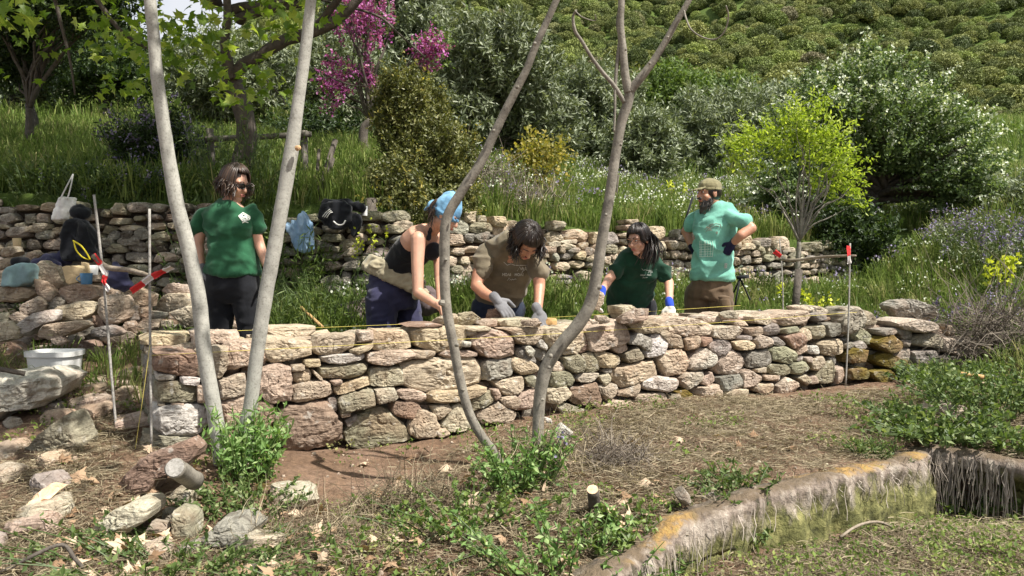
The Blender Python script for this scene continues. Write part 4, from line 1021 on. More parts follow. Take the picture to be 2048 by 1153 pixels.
def hair(name, mat, c, f, u, r, k, root, n=130, length=.12, rad=.011, seed=1, fringe=0, wave=.02, face=62, vol=1.06, back=None, beard=False, down=(0, 0, -1)):
    """many tapering locks that follow the skull and then hang"""
    g = np.random.default_rng(seed); Vs = []; F3 = []; F4 = []; R = []; cnt = 0; c = npa(c); f, u, r = npa(f), npa(u), npa(r); down = npa(down)
    cc = c+u*.03*k-f*.012*k
    for i in range(n):
        az = g.uniform(-pi, pi)
        if beard: az = g.uniform(-1.35, 1.35)
        inface = abs(az) < radians(face)
        p0 = g.uniform(.02, .75) if not beard else g.uniform(1.75, 2.35); pe = g.uniform(1.55, 1.95) if not inface else (radians(fringe) if fringe else g.uniform(.75, 1.0))
        if beard: pe = p0+.25
        if pe < p0+.2: p0 = max(.02, pe-.5)
        lift = vol+g.uniform(-.02, .06); pts = []
        for t in np.linspace(0, 1, 7):
            p = p0*(1-t)+pe*t; d = f*cos(az)*sin(p)*.104*k+r*sin(az)*sin(p)*.085*k+u*cos(p)*.104*k
            if beard: d = d*npa([1, 1, 1])-u*.02*k
            pts.append(cc+d*lift)
        L = 0 if (inface and not beard) else length*g.uniform(.55, 1.15)
        ph = g.uniform(0, 6.28)
        if L > .01:
            d = pts[-1]-pts[-2]; d /= np.linalg.norm(d)
            for t in np.linspace(.2, 1, 5):
                dd = d*(1-t)**2*.3+down*.85; q = pts[-1]+dd*L/5+g.normal(size=3)*wave*.25; q = q+(r*sin(ph+t*5)+f*cos(ph+t*4))*wave*.3; pts.append(q)
        m = len(pts); rr = np.interp(np.linspace(0, 1, m), [0, .25, .7, 1], [.6, 1, .9, .15])*rad*k*g.uniform(.6, 1.15)
        V, F = tube_arr([Vector(p) for p in pts], rr, 5, 1, None, 0, .55); F3.append(F[0]+cnt); F4.append(F[1]+cnt); Vs.append(V); cnt += len(V); R.append(np.full(len(V), g.random()))
    o = mesh_obj(name, np.concatenate(Vs), [np.concatenate(F3), np.concatenate(F4)], M[mat], smooth=True, rnd=np.concatenate(R)); return child(o, root)
def scalp(name, mat, c, f, u, r, k, root, low=.02):
    """close-fitting under-layer of the hair so no skin shows through"""
    mb = MB(); cc = Vector(c)+u*.034*k-f*.022*k; mb.add(*ell_arr(cc, f*.098*k, r*.083*k, u*.1*k)); o = mb.build(name, M[mat], root, True)
    a = o.data.attributes.new('rnd', 'FLOAT', 'POINT'); a.data.foreach_set('value', np.full(len(o.data.vertices), .2, dtype=np.float32)); return o
def hand(S, wr, d, pn, side=1, curl=.5, k=1., spread=.12, thumb=.6, fist=False, pad=0.):
    """wr wrist, d pointing direction, pn out of the palm, side: which way the thumb lies along pn x d"""
    wr = Vector(wr); d = Vector(d).normalized(); pn = Vector(pn); pn = (pn-d*pn.dot(d)).normalized(); s = pn.cross(d)*side
    P = wr+d*.045*k; S.ell(P, d*.052*k, s*(.041*k+pad), pn*(.016*k+pad)); S.ell(wr+d*.07*k, d*.02*k, s*(.039*k+pad), pn*(.013*k+pad)); S.cap(wr-d*.02*k, wr+d*.02*k, .026*k+pad, .028*k+pad)
    for q, (o_, L, sp) in enumerate(((.029, .072, .5), (.0098, .08, .15), (-.0098, .075, -.18), (-.028, .058, -.55))):
        b = wr+d*.086*k+s*o_*k; dd = (d+s*sp*spread).normalized(); c_ = curl*(1+.12*q); p = b; ang = c_*.35; rr = (.0098 if q < 3 else .0085)*k+pad
        for j, l in enumerate((.44, .31, .25)):
            e = p+(dd*cos(ang)+pn*sin(ang))*L*l*k; S.cap(p, e, rr, rr*.92); p = e; rr *= .93; ang += c_
    b = wr+d*.028*k+s*.034*k; t1 = (d*.55+s*.75+pn*.3*thumb).normalized(); t2 = (d*.85+s*.25+pn*.55*thumb).normalized(); m_ = b+t1*.034*k; S.cap(b-t1*.01, m_, .0145*k+pad, .0115*k+pad); S.cap(m_, m_+t2*.032*k, .0112*k+pad, .0098*k+pad); S.cap(m_+t2*.032*k, m_+t2*.055*k, .0098*k+pad, .0085*k+pad)
def J(px, py, Y): return at(px, py, Y)
def secs(L, items):
    """items: (px, py, Y, half width, half depth); L: lateral direction"""
    C = [J(a, b, c) for a, b, c, _, _ in items]; out = []
    for i, (_, _, _, w_, d_) in enumerate(items):
        A = (C[min(i+1, len(C)-1)]-C[max(i-1, 0)]).normalized(); Lv = Vector(L); Lv = (Lv-A*Lv.dot(A)).normalized(); Fv = Lv.cross(A); out.append((C[i], Lv*w_, Fv*d_))
    return out
def shrink(sc_, k): return [(c, a*k, b*k) for c, a, b in sc_]
def print_on(target, name, strokes, origin, ex, ey, view, mat, root, r=.0016, lift=.002):
    """lines printed on cloth: 2D strokes laid on the fabric along the view direction"""
    me = target.data; bvh = BVHTree.FromPolygons([v.co[:] for v in me.vertices], [p.vertices[:] for p in me.polygons]); mb = MB(); view = Vector(view).normalized(); ok = 0
    for st in strokes:
        P = []
        for i in range(len(st)-1):
            a, b = Vector(st[i]), Vector(st[i+1]); m = max(1, int((b-a).length*30))
            for q in range(m): P.append(a.lerp(b, q/m))
        P.append(Vector(st[-1])); W = []
        for p in P:
            o_ = Vector(origin)+Vector(ex)*p.x+Vector(ey)*p.y-view*.5; h = bvh.ray_cast(o_, view)
            if h[0] is not None: W.append(h[0]+h[1]*lift*(1 if h[1].dot(view) < 0 else -1))
        if len(W) > 1: V, F = tube_arr(W, [r]*len(W), 4, 1); mb.add(V, F, M_PRINT); ok = 1
    if ok: return mb.build(name, M[mat], root)
M_PRINT = npa([.6, .6, .56])
GLY = {'M': [[(0, 0), (0, 1), (.35, .4), (.7, 1), (.7, 0)]], 'O': [[(.35, 0), (.1, .15), (0, .5), (.1, .85), (.35, 1), (.6, .85), (.7, .5), (.6, .15), (.35, 0)]], 'L': [[(0, 0), (.35, 1), (.7, 0)]], 'I': [[(.1, 0), (.1, 1)]], ' ': []}
def word(t, x, y, h):
    out = []
    for ch in t:
        for st in GLY[ch]: out.append([(x+a*h, y+b*h) for a, b in st])
        x += h*(.95 if ch != 'I' else .4)
    return out
def logo():
    s = [[(-.5, .42), (-.35, .27), (-.18, .33), (0, .27), (.5, .27)], [(.1, .02), (.2, .22)], [(.2, .22), (.27, .06), (.33, .2), (.35, .05)], [(.38, .17), (.36, .03), (.3, -.06)], [(.42, .03), (.47, .22), (.52, .03)], [(.43, .09), (.51, .09)]]
    s += word('MOLI', -.55, -.2, .12); s += word('MOLI', 0, -.2, .12)
    s += [[(-.34, -.4), (-.24, -.3), (-.3, -.3)], [(-.24, -.4), (-.2, -.34), (-.16, -.4), (-.12, -.34), (-.06, -.38), (0, -.33), (.06, -.35)]]
    return s

def person(foot, label): return empty('person', foot, label, 'person')
GR = lambda x, y: H(x, y)
# --- woman in sunglasses, standing at the left
Y = 5.8; root = person((at(465, 600, Y).x, Y, .62), 'standing woman in dark green T-shirt, black trousers and sunglasses, between the two pale stems')
S = Sculpt(); f, u, r = frame((.87, -.42, -.28), (.05, 0, 1)); hc = J(470, 369, Y); head_sculpt(S, hc, f, u, r, .98)
S.cap(hc-u*.06-f*.015, J(463, 408, Y+.02), .052, .058)
shirt = secs((1, .05, 0), [(464,550,Y,.19,.14), (463,515,Y,.172,.125), (460,482,Y,.163,.12), (458,452,Y,.168,.14), (458,430,Y,.172,.115), (459,416,Y,.155,.095), (461,407,Y,.10,.078), (462,401,Y,.066,.062)])
S.loft(shrink(shirt, .86))
hips = secs((1, .05, 0), [(464,530,Y,.17,.12), (464,560,Y,.185,.13), (464,585,Y,.18,.13)]); S.loft(hips)
eL, wL = J(396,487,Y), J(403,543,Y-.03); eR, wR = J(517,486,Y), J(536,538,Y-.05)
S.chain([J(414,427,Y), eL, wL], [.036, .04, .028]); S.chain([J(503,427,Y), eR, wR], [.036, .04, .028])
for px in (437, 493): S.chain([J(px,575,Y), J(px,660,Y), Vector((J(px,660,Y).x, Y+.02, .74))], [.085, .055, .04])
hand(S, wR, (.1, -.05, -1), (-1, 0, 0), 1, .3)
body = S.build('body', 'skin', root, .0068, 2)
S = Sculpt(); S.loft(shirt)
S.chain([J(418,423,Y), J(406,438,Y), J(401,456,Y)], [.056, .056, .06]); S.chain([J(499,423,Y), J(508,438,Y), J(513,453,Y)], [.056, .056, .06])
S.ell(J(439,458,Y-.065), (.08, 0, 0), (0, .07, 0), (0, 0, .085)); S.ell(J(480,458,Y-.065), (.08, 0, 0), (0, .07, 0), (0, 0, .085))
sh = S.build('t_shirt', 'green_cotton', root, .0095, 2, .02, (5, 5, 8), 5)
S = Sculpt(); S.loft(secs((1, .05, 0), [(464,535,Y,.16,.12), (464,556,Y,.19,.135), (465,580,Y,.195,.14), (466,596,Y,.17,.12), (466,606,Y,.12,.08)]))
for px, x2 in ((437, 443), (491, 496)): S.chain([J(px,590,Y), J(x2,635,Y), J(x2,675,Y), Vector((J(x2,660,Y).x, Y+.02, .73))], [.105, .085, .07, .062])
S.build('trousers', 'black_cotton', root, .012, 3, .005, (8, 8, 14), 6)
for px in (443, 496):
    S = Sculpt(); x_ = J(px,660,Y).x; S.cap((x_, Y+.04, .67), (x_+.01, Y-.13, .66), .042, .036); S.build('shoe', 'black_cotton', root, .01, 2)
S = Sculpt(); hand(S, wL, (.12, -.12, -1), (.8, .5, 0), -1, .35, 1.02, pad=.002); S.cap(wL-Vector((0, 0, -.03)), wL, .034, .034); S.build('glove', 'grey_glove', root, .0055, 1)
scalp('scalp_hair', 'brown_hair', hc, f, u, r, 1.03, root)
hair('hair', 'brown_hair', hc, f, u, r, 1.03, root, 480, .1, .0075, 3, 0, .034, 48, 1.09)
face_parts(hc, f, u, r, .98, root, False, 'brown_hair'); glasses(hc, f, u, r, .98, root, True)
hexa = [[(-.5, .1), (-.2, .5), (.4, .15), (.45, -.25), (-.1, -.4), (-.5, .1)], [(-.35, .1), (-.1, .3), (.3, .05), (.3, -.15), (-.05, -.25), (-.35, .1)], [(-.42, .1), (.4, -.1)], [(-.3, .3), (.1, -.3)], [(-.1, -.6), (.1, -.45), (.4, -.55)], [(-.25, .0), (.35, .12)], [(-.15, .4), (.3, -.25)], [(-.2, -.2), (.3, .2)], [(-.4, .0), (-.1, -.35)], [(.05, .3), (.4, -.02)]]
M_PRINT = npa([.75, .78, .72]); print_on(sh, 'shirt_emblem', hexa, J(498,437,Y), (.068, 0, 0), (0, 0, .068), (0, 1, 0), 'vflat', root, .0034)
M_PRINT = npa([.6, .6, .56])
# --- woman with the blue headscarf, bending over the wall
Y = 6.2; root = person((at(785, 600, 6.3).x, 6.35, .62), 'bending woman with light blue headscarf, black top and navy trousers, reaching down with bare hands')
S = Sculpt(); f, u, r = frame((.80, -.22, -.55), (.5, -.1, .85)); hc = J(893,432,5.98); head_sculpt(S, hc, f, u, r, .96)
S.cap(hc-u*.06-f*.02, J(862,462,6.12), .05, .058)
Lp = (.62, .74, -.05)
tor = secs(Lp, [(782,588,6.38,.165,.135), (785,560,6.36,.165,.13), (800,532,6.3,.14,.115), (820,508,6.24,.15,.118), (840,485,6.18,.17,.11), (852,470,6.15,.165,.09), (861,461,6.12,.1,.065)]); S.loft(tor)
shN, shF = J(836,478,5.98), J(876,470,6.3)
eN, wN = J(836,585,5.88), J(879,613,5.72); eF, wF = J(879,560,6.1), J(881,607,5.8)
S.chain([shN, J(835,530,5.93), eN, J(858,600,5.8), wN], [.058, .047, .04, .036, .027]); S.chain([shF, eF, wF], [.052, .038, .026])
hand(S, wN, (.55, -.35, -.75), (-.5, -.2, -.5), 1, .45, .98); hand(S, wF, (.2, -.35, -.9), (.5, .1, -.4), -1, .45, .98)
for a in ((763, 6.27), (816, 6.49)): S.chain([J(a[0],600,a[1]), J(a[0]+2,655,a[1]), Vector((J(a[0],660,a[1]).x, a[1], .74))], [.07, .045, .035])
S.build('body', 'skin', root, .0068, 2)
S = Sculpt(); top = secs(Lp, [(790,560,6.355,.165,.135), (800,534,6.3,.146,.121), (816,512,6.25,.154,.124), (833,494,6.2,.166,.12), (845,482,6.16,.12,.11)]); S.loft(top)
S.ell(J(866,503,6.1), (.06, .02, .01), (-.02, .06, 0), (.0, 0, .07)); S.cap(J(857,478,6.0), J(861,458,6.02), .018, .014)
S.build('halter_top', 'black_cotton', root, .0095, 2, .003, (14, 14, 14), 8)
S = Sculpt(); S.loft(secs(Lp, [(783,545,6.36,.165,.135), (783,570,6.38,.2,.165), (783,600,6.38,.205,.17), (785,620,6.38,.2,.16)]))
S.chain([J(764,600,6.27), J(763,650,6.26), Vector((J(763,650,6.26).x, 6.28, .74))], [.13, .115, .09]); S.chain([J(808,600,6.5), J(820,655,6.48), Vector((J(820,655,6.48).x, 6.5, .74))], [.13, .105, .085])
S.build('trousers', 'navy_cotton', root, .011, 2, .008, (6, 6, 24), 9)
S = Sculpt(); ring = []
Cw = J(791,552,6.35); ax1 = Vector((.2, .06, -.10)); ax2 = Vector((-.10, .17, .035))
for q in range(5): ring.append((Cw+Vector((-.028+.012*q, 0, -.055+.03*q)), ax1*(1.1-.05*abs(q-1)), ax2*(1.05-.04*abs(q-1))))
S.loft(ring); S.ell(J(752,535,6.24), (.055, 0, 0), (0, .07, 0), (0, .0, .06)); S.cap(J(835,590,6.15), J(852,586,6.1), .04, .028)
S.build('tied_shirt', 'beige_cotton', root, .009, 1, .010, (12, 12, 26), 10)
for a in ((763, 6.28), (820, 6.5)):
    S = Sculpt(); x_ = J(a[0],660,a[1]).x; S.cap((x_-.03, a[1]+.02, .66), (x_+.12, a[1]-.1, .655), .042, .036); S.build('shoe', 'navy_cotton', root, .01, 2)
face_parts(hc, f, u, r, .96, root, True, 'brown_hair')
hair('hair', 'brown_hair', hc-u*.02-f*.04, f, u, r, .9, root, 130, .17, .007, 7, 0, .025, 100, 1.0)
S = Sculpt(); cc = hc+u*.045-f*.018; S.ell(cc, f*.108, r*.092, u*.105); S.ell(cc+u*.05-f*.01, f*.085, r*.08, u*.085); S.ell(cc-u*.035+f*.005, f*.113, r*.096, u*.032); S.cap(cc+u*.1, cc+u*.145+f*.01, .035, .008)
S.ell(cc-f*.115-u*.045, f*.04, r*.035, u*.045); S.cap(cc-f*.12-u*.05, cc-f*.15-u*.10, .026, .012)
S.build('headscarf', 'blue_scarf', root, .0065, 1, .006, (16, 16, 9), 11)
# --- man leaning over the wall
root = person((at(1000, 600, 6.4).x, 6.45, .62), 'dark-haired man in olive-brown T-shirt and grey gloves leaning down over the wall')
S = Sculpt(); f, u, r = frame((.2, -.48, -.88), (.25, -.7, .5)); hc = J(1053,484,5.86); head_sculpt(S, hc, f, u, r, 1.02); S.cap(hc-u*.05-f*.02, J(1030,482,6.05), .056, .066)
Lp = (.98, -.12, -.1)
tor = secs(Lp, [(997,612,6.5,.18,.12), (1000,580,6.42,.19,.13), (1008,548,6.3,.205,.14), (1017,518,6.18,.205,.135), (1024,498,6.08,.185,.115), (1029,486,6.02,.13,.085), (1032,480,5.98,.075,.06)]); S.loft(shrink(tor, .87))
eL, wL, eR, wR = J(953,572,5.98), J(993,600,5.76), J(1079,572,6.0), J(1076,622,5.85)
S.chain([J(976,512,6.1), J(959,545,6.02), eL, J(970,588,5.88), wL], [.045, .054, .046, .043, .03]); S.chain([J(1066,516,6.05), J(1077,545,6.02), eR, wR], [.045, .052, .044, .031])
for px in (970, 1022): S.chain([J(px,615,6.5), Vector((J(px,640,6.5).x, 6.5, .74))], [.085, .05])
S.build('body', 'skin_tan', root, .0068, 2)
S = Sculpt(); S.loft(tor); S.chain([J(977,505,6.1), J(966,524,6.05), J(960,542,6.02)], [.064, .068, .072]); S.chain([J(1064,510,6.06), J(1072,526,6.03), J(1077,542,6.02)], [.062, .066, .07])
sh = S.build('t_shirt', 'olive_cotton', root, .0095, 2, .021, (5, 5, 7), 14)
S = Sculpt(); S.loft(secs(Lp, [(996,592,6.46,.17,.12), (996,615,6.5,.2,.14), (996,632,6.52,.19,.14)]))
for px in (968, 1024): S.chain([J(px,618,6.5), J(px,640,6.5), Vector((J(px,640,6.5).x, 6.5, .73))], [.11, .095, .075])
S.build('jeans', 'denim', root, .012, 2, .005, (7, 7, 14), 15)
for px in (968, 1024):
    S = Sculpt(); x_ = J(px,640,6.5).x; S.cap((x_, 6.54, .665), (x_, 6.36, .655), .045, .038); S.build('shoe', 'black_cotton', root, .01, 2)
for wr, d, pn, sd in ((wL, (.62, -.25, -.75), (-.2, .8, -.3), -1), (wR, (.35, -.35, -.8), (.2, .3, -.9), 1)):
    S = Sculpt(); hand(S, wr, d, pn, sd, .42, 1.12, .2, pad=.0025); dd = Vector(d).normalized(); S.cap(wr-dd*.03, wr, .038, .036); S.build('glove', 'grey_glove', root, .0055, 1)
scalp('scalp_hair', 'dark_hair', hc, f, u, r, 1.06, root); hair('hair', 'dark_hair', hc, f, u, r, 1.1, root, 620, .11, .007, 5, 66, .045, 55, 1.12)
face_parts(hc, f, u, r, 1.02, root, False)
print_on(sh, 'shirt_print', logo(), J(1030,543,6.1), (.17, 0, 0), (0, 0, .17), (0, 1, 0), 'vflat', root, .0019)
# --- woman in glasses, working at the wall
root = person((at(1270, 600, 6.85).x, 6.9, .62), 'woman with dark ponytail, glasses, dark green T-shirt and white gloves with blue cuffs')
S = Sculpt(); f, u, r = frame((-.66, -.7, -.25), (-.05, 0, 1)); hc = J(1277,480,6.62); head_sculpt(S, hc, f, u, r, .97); S.cap(hc-u*.06-f*.02, J(1282,508,6.7), .05, .06)
Lp = (.97, .2, -.08)
tor = secs(Lp, [(1260,612,6.95,.205,.14), (1264,580,6.9,.185,.135), (1270,555,6.85,.175,.13), (1276,532,6.8,.175,.135), (1280,519,6.76,.17,.11), (1282,508,6.74,.15,.08), (1283,502,6.72,.085,.065)]); S.loft(shrink(tor, .87))
eL, wL, eR, wR = J(1217,560,6.65), J(1203,585,6.4), J(1338,566,6.72), J(1339,607,6.5)
S.chain([J(1250,524,6.75), J(1233,540,6.7), eL, wL], [.036, .043, .04, .028]); S.chain([J(1312,527,6.8), J(1328,548,6.76), eR, wR], [.036, .045, .04, .028])
for px in (1245, 1290): S.chain([J(px,605,6.95), Vector((J(px,640,6.95).x, 6.95, .74))], [.085, .05])
S.build('body', 'skin', root, .0068, 2)
S = Sculpt(); S.loft(tor); S.chain([J(1252,520,6.76), J(1241,530,6.72), J(1234,541,6.7)], [.058, .058, .062]); S.chain([J(1312,524,6.8), J(1323,537,6.76), J(1329,551,6.75)], [.058, .06, .064])
S.ell(J(1262,545,6.73), (.07, 0, 0), (0, .07, 0), (0, 0, .07)); S.ell(J(1298,548,6.76), (.07, 0, 0), (0, .07, 0), (0, 0, .07))
sh = S.build('t_shirt', 'dark_green_cotton', root, .0095, 2, .02, (5, 5, 8), 24)
S = Sculpt(); S.loft(secs(Lp, [(1260,595,6.93,.185,.13), (1260,615,6.95,.2,.14), (1262,632,6.97,.19,.13)]))
for px in (1240, 1290): S.chain([J(px,615,6.95), J(px,640,6.95), Vector((J(px,640,6.95).x, 6.95, .73))], [.105, .09, .07])
S.build('trousers', 'black_cotton', root, .012, 2, .005, (7, 7, 14), 25)
for px in (1240, 1290):
    S = Sculpt(); x_ = J(px,640,6.95).x; S.cap((x_, 7.0, .665), (x_, 6.82, .655), .042, .036); S.build('shoe', 'black_cotton', root, .01, 2)
for wr, d, pn, sd in ((wL, (-.25, -.35, -.85), (.5, -.2, -.5), -1), (wR, (.05, -.45, -.85), (0, .6, -.6), 1)):
    dd = Vector(d).normalized(); S = Sculpt(); hand(S, wr+dd*.02, d, pn, sd, .5, 1., .15, pad=.0025); g_ = S.build('glove', 'white_glove', root, .0055, 1)
    S = Sculpt(); S.cap(wr-dd*.025, wr+dd*.022, .034, .035); o = S.build('glove_cuff', 'blue_cuff', root, .006, 1)
scalp('scalp_hair', 'dark_hair', hc, f, u, r, 1.03, root); hair('hair', 'dark_hair', hc, f, u, r, 1.0, root, 420, .025, .006, 9, 70, .008, 52, 1.04)
g_ = hc-f*.07+u*.0; S = MB(); rg = np.random.default_rng(3)
for q in range(90):
    o_ = Vector(rg.normal(size=3)*.014); P = [g_+u*.05+o_, g_-f*.05+u*.01+o_*1.5, J(1301,485,6.62)+o_*2, J(1304,503,6.58)+o_*2.4, J(1298,522,6.57)+o_*2.8]; V, F = tube_arr(P, [.007, .007, .0065, .006, .002], 5, 3, None, 0, .6); S.add(V, F)
o = S.build('ponytail', M['dark_hair'], root, True); a = o.data.attributes.new('rnd', 'FLOAT', 'POINT'); a.data.foreach_set('value', rg.random(len(o.data.vertices)//20+1).repeat(20)[:len(o.data.vertices)].astype(np.float32))
face_parts(hc, f, u, r, .97, root); glasses(hc, f, u, r, .97, root, False, .0016)
M_PRINT = npa([.5, .55, .5]); print_on(sh, 'shirt_print', logo(), J(1289,547,6.8), (.095, .0, 0), (0, 0, .095), (0, 1, 0), 'vflat', root, .0015)
# --- man in the cap, hands on hips
Y = 7.3; root = person((at(1425, 600, Y).x, Y, .62), 'bearded man in turquoise T-shirt, brown cargo trousers and cap standing with hands on hips')
S = Sculpt(); f, u, r = frame((-.93, -.36, .0), (0, 0, 1)); hc = J(1418,388,Y-.05); head_sculpt(S, hc, f, u, r, 1.04); S.cap(hc-u*.05-f*.02, J(1425,412,Y), .06, .068)
Lp = (.93, -.36, 0)
tor = secs(Lp, [(1425,560,Y,.19,.165), (1425,530,Y,.172,.15), (1425,500,Y,.165,.145), (1427,470,Y,.175,.14), (1430,445,Y,.185,.135), (1432,429,Y,.185,.115), (1430,416,Y,.135,.085), (1427,408,Y,.08,.07)]); S.loft(shrink(tor, .88))
eR, wR, eL, wL = J(1502,457,7.05), J(1466,487,7.1), J(1373,463,7.55), J(1386,497,7.5)
S.chain([J(1462,434,7.2), J(1488,446,7.1), eR, J(1482,471,7.02), wR], [.045, .055, .048, .045, .031]); S.chain([J(1402,436,7.42), J(1384,450,7.5), eL, wL], [.045, .05, .05, .034]); 
for px in (1397, 1441): S.chain([J(px,590,Y), Vector((J(px,640,Y).x, Y, .74))], [.06, .05])
S.build('body', 'skin_tan', root, .0068, 2)
S = Sculpt(); S.loft(tor); S.chain([J(1458,430,7.2), J(1474,438,7.13), J(1487,446,7.08)], [.06, .07, .078]); S.chain([J(1402,430,7.4), J(1389,441,7.46), J(1383,449,7.5)], [.058, .066, .072])
sh = S.build('t_shirt', 'teal_cotton', root, .0095, 2, .022, (4.5, 4.5, 7), 34)
S = Sculpt(); S.loft(secs(Lp, [(1425,545,Y,.14,.11), (1424,562,Y,.17,.138), (1422,585,Y,.2,.155), (1420,600,Y,.19,.15)]))
S.chain([J(1398,590,Y+.05), J(1394,640,Y+.05), Vector((J(1393,640,Y).x, Y+.05, .73))], [.13, .115, .09]); S.chain([J(1440,590,Y-.04), J(1441,640,Y-.04), Vector((J(1441,640,Y).x, Y-.04, .73))], [.125, .105, .085])
S.build('trousers', 'brown_cotton', root, .012, 2, .009, (8, 8, 9), 35)
S = Sculpt(); S.loft(secs(Lp, [(1447,630,7.17,.05,.03), (1447,618,7.15,.062,.04), (1447,600,7.15,.058,.038), (1447,596,7.16,.05,.03)])); S.ell(J(1447,595,7.14), (.064, -.01, 0), (0, .028, 0), (0, 0, .015)); S.build('cargo_pocket', 'brown_cotton', root, .007, 1, .004)
for px, yy in ((1393, Y+.05), (1441, Y-.04)):
    S = Sculpt(); x_ = J(px,640,Y).x; S.cap((x_+.03, yy+.02, .665), (x_-.12, yy-.08, .655), .046, .04); S.build('shoe', 'brown_cotton', root, .01, 2)
for wr, d, pn, sd in ((wR, (-.45, .25, -.75), (.4, .8, .0), 1), (wL, (.3, -.1, -.6), (.3, -.8, 0), 1)):
    S = Sculpt(); hand(S, wr, d, pn, sd, .9, .95, .1, pad=.003); dd = Vector(d).normalized(); S.cap(wr-dd*.025, wr, .036, .036); S.build('glove', 'navy_glove', root, .0055, 1)
scalp('scalp_hair', 'dark_hair', hc-u*.012, f, u, r, 1.04, root); hair('hair', 'dark_hair', hc, f, u, r, .97, root, 120, .012, .008, 13, 0, .006, 80, 1.02)
S = Sculpt(); S.ell(hc-u*.095+f*.045, f*.05, r*.05, u*.065); S.ell(hc-u*.065+f*.02, f*.055, r*.068, u*.05); S.cap(hc-u*.12+f*.06, hc-u*.165+f*.07, .04, .022); S.ell(hc-u*.045+f*.1, f*.012, r*.03, u*.009)
S.build('beard', 'grey_beard', root, .007, 1, .006, (25, 25, 12), 40, rnd=.12)
hair('beard_strands', 'grey_beard', hc-u*.035+f*.01, f, u, r, .9, root, 130, .05, .007, 17, 0, .012, 180, 1.0, beard=True)
face_parts(hc, f, u, r, 1.04, root)
S = Sculpt(); cc = hc+u*.058-f*.012; S.ell(cc+u*.008, f*.112, r*.093, u*.075); S.ell(cc-u*.02, f*.114, r*.094, u*.025); 
for q in (-1, -.5, 0, .5, 1): S.cap(cc+f*.09+r*.05*q-u*.008, cc+f*(.175-.03*q*q)+r*.048*q-u*.03, .009, .006)
S.build('cap', 'khaki', root, .0065, 1, .003, (14, 14, 14), 41)
M_PRINT = npa([.55, .7, .6])
art = [[(x+random.Random(i).uniform(-.02, .02), y) for x, y in ((-.3+.07*i, -.5), (-.28+.07*i, -.2), (-.31+.07*i, .1))] for i in range(7)]+[[(-.3, -.5+.09*i), (.15-.02*i, -.48+.09*i)] for i in range(6)]
print_on(sh, 'faded_print', art, J(1410,488,Y), (.24, 0, 0), (0, 0, .24), (0, 1, 0), 'vflat', root, .0022)
M_PRINT = npa([.28, .2, .15]); art = [[(-.15, .15), (0, .32), (.2, .42), (.4, .38), (.42, .25)], [(-.1, .1), (.05, .25), (.22, .33), (.34, .3)], [(-.25, .15), (-.12, .3), (0, .4), (.1, .42)], [(-.2, .05), (-.1, .2), (0, .3)], [(.2, .02), (.27, .08), (.27, -.04), (.2, .02)], [(-.05, .15), (.05, .12)], [(-.18, .28), (.0, .2)]]
print_on(sh, 'faded_emblem', art, J(1414,468,Y), (.2, 0, 0), (0, 0, .2), (0, 1, 0), 'vflat', root, .002)
M_PRINT = npa([.45, .5, .47]); print_on(sh, 'hem_label', [[(-.2, -.4), (-.2, .4), (.2, .4), (.2, -.4), (-.2, -.4)], [(-.1, -.4), (-.1, .4)], [(.1, .4), (.1, -.4)]], J(1442,532,Y), (.05, 0, 0), (0, 0, .05), (0, 1, 0), 'vflat', root, .003)
# ---------------------------------------------------------------- stakes, strings, tape
M['metal'] = barkmat('stake_metal', (.2, .19, .17), (.42, .4, .37), .5, 40); M['string'] = plain('string', (.6, .5, .12), .7, bumpd=0); M['white_plastic'] = plain('white_plastic', (.62, .62, .6), .4, vary=.08)
M['paper'] = plain('brown_paper', (.5, .38, .22), .9, vary=.08); M['stick'] = barkmat('stick_wood', (.14, .11, .08), (.33, .28, .22), .3, 25); M['tan_wood'] = plain('tan_wood', (.45, .28, .12), .7); M['orange_wood'] = plain('fresh_wood', (.6, .42, .27), .8, vary=.3, scale=30)
def rod(name, pts, r, mat, label=None, cat=None, group=None, parent=None, n=8, seed=3, amp=.1):
    P = [Vector(p) for p in pts]; V, F = tube_arr(P, r if isinstance(r, (list, tuple)) else [r]*len(P), n, 4 if len(P) > 2 else 1, seed, amp); mb = MB(); mb.add(V, F); o = mb.build(name, M[mat], parent, True)
    if parent is None: origin_to(o, P[0]); tag(o, label, cat, group)
    return o
GS = 'thin stakes holding the builder\'s strings'
rod('string_stake', [at(299,418,4.5), at(300,650,4.5), at(303,905,4.48)], .0075, 'metal', 'pale stake standing right in front of the left wall corner', 'stake', GS, seed=1)
rod('string_stake', [at(188,390,4.85), at(207,560,4.85), at(222,740,4.83), at(236,893,4.8)], .0078, 'metal', 'slanting stake left of the wall corner, the leftmost one', 'stake', GS, seed=2)
rod('string_stake', [at(1559,478,7.3), at(1565,560,7.3), at(1566,632,7.3)], .006, 'metal', 'thin stake standing behind the wall in front of the lime tree', 'stake', GS)
rod('string_stake', [at(1700,487,6.72), at(1697,640,6.7), at(1691,775,6.68)], .0075, 'metal', 'grey stake in front of the wall where the mossy part begins', 'stake', GS)
rod('crossbar_stick', [at(186,512,4.83), at(215,535,4.8), at(255,540,4.7), at(285,548,4.58), at(312,556,4.48)], [.014, .017, .015, .014, .009], 'stick', 'crooked stick tied as a crossbar between the two left stakes', 'stick')
rod('crossbar_stick', [at(1560,519,7.28), at(1590,521,7.15), at(1630,516,7.0), at(1665,513,6.85), at(1712,512,6.68)], [.012, .013, .012, .011, .009], 'stick', 'curved stick tied as a crossbar between the two right stakes', 'stick')
def W_(s, u, z): return (W0[0]+WT[0]*s+WN[0]*u, W0[1]+WT[1]*s+WN[1]*u, z)
G4 = 'yellow guide strings stretched along the wall'
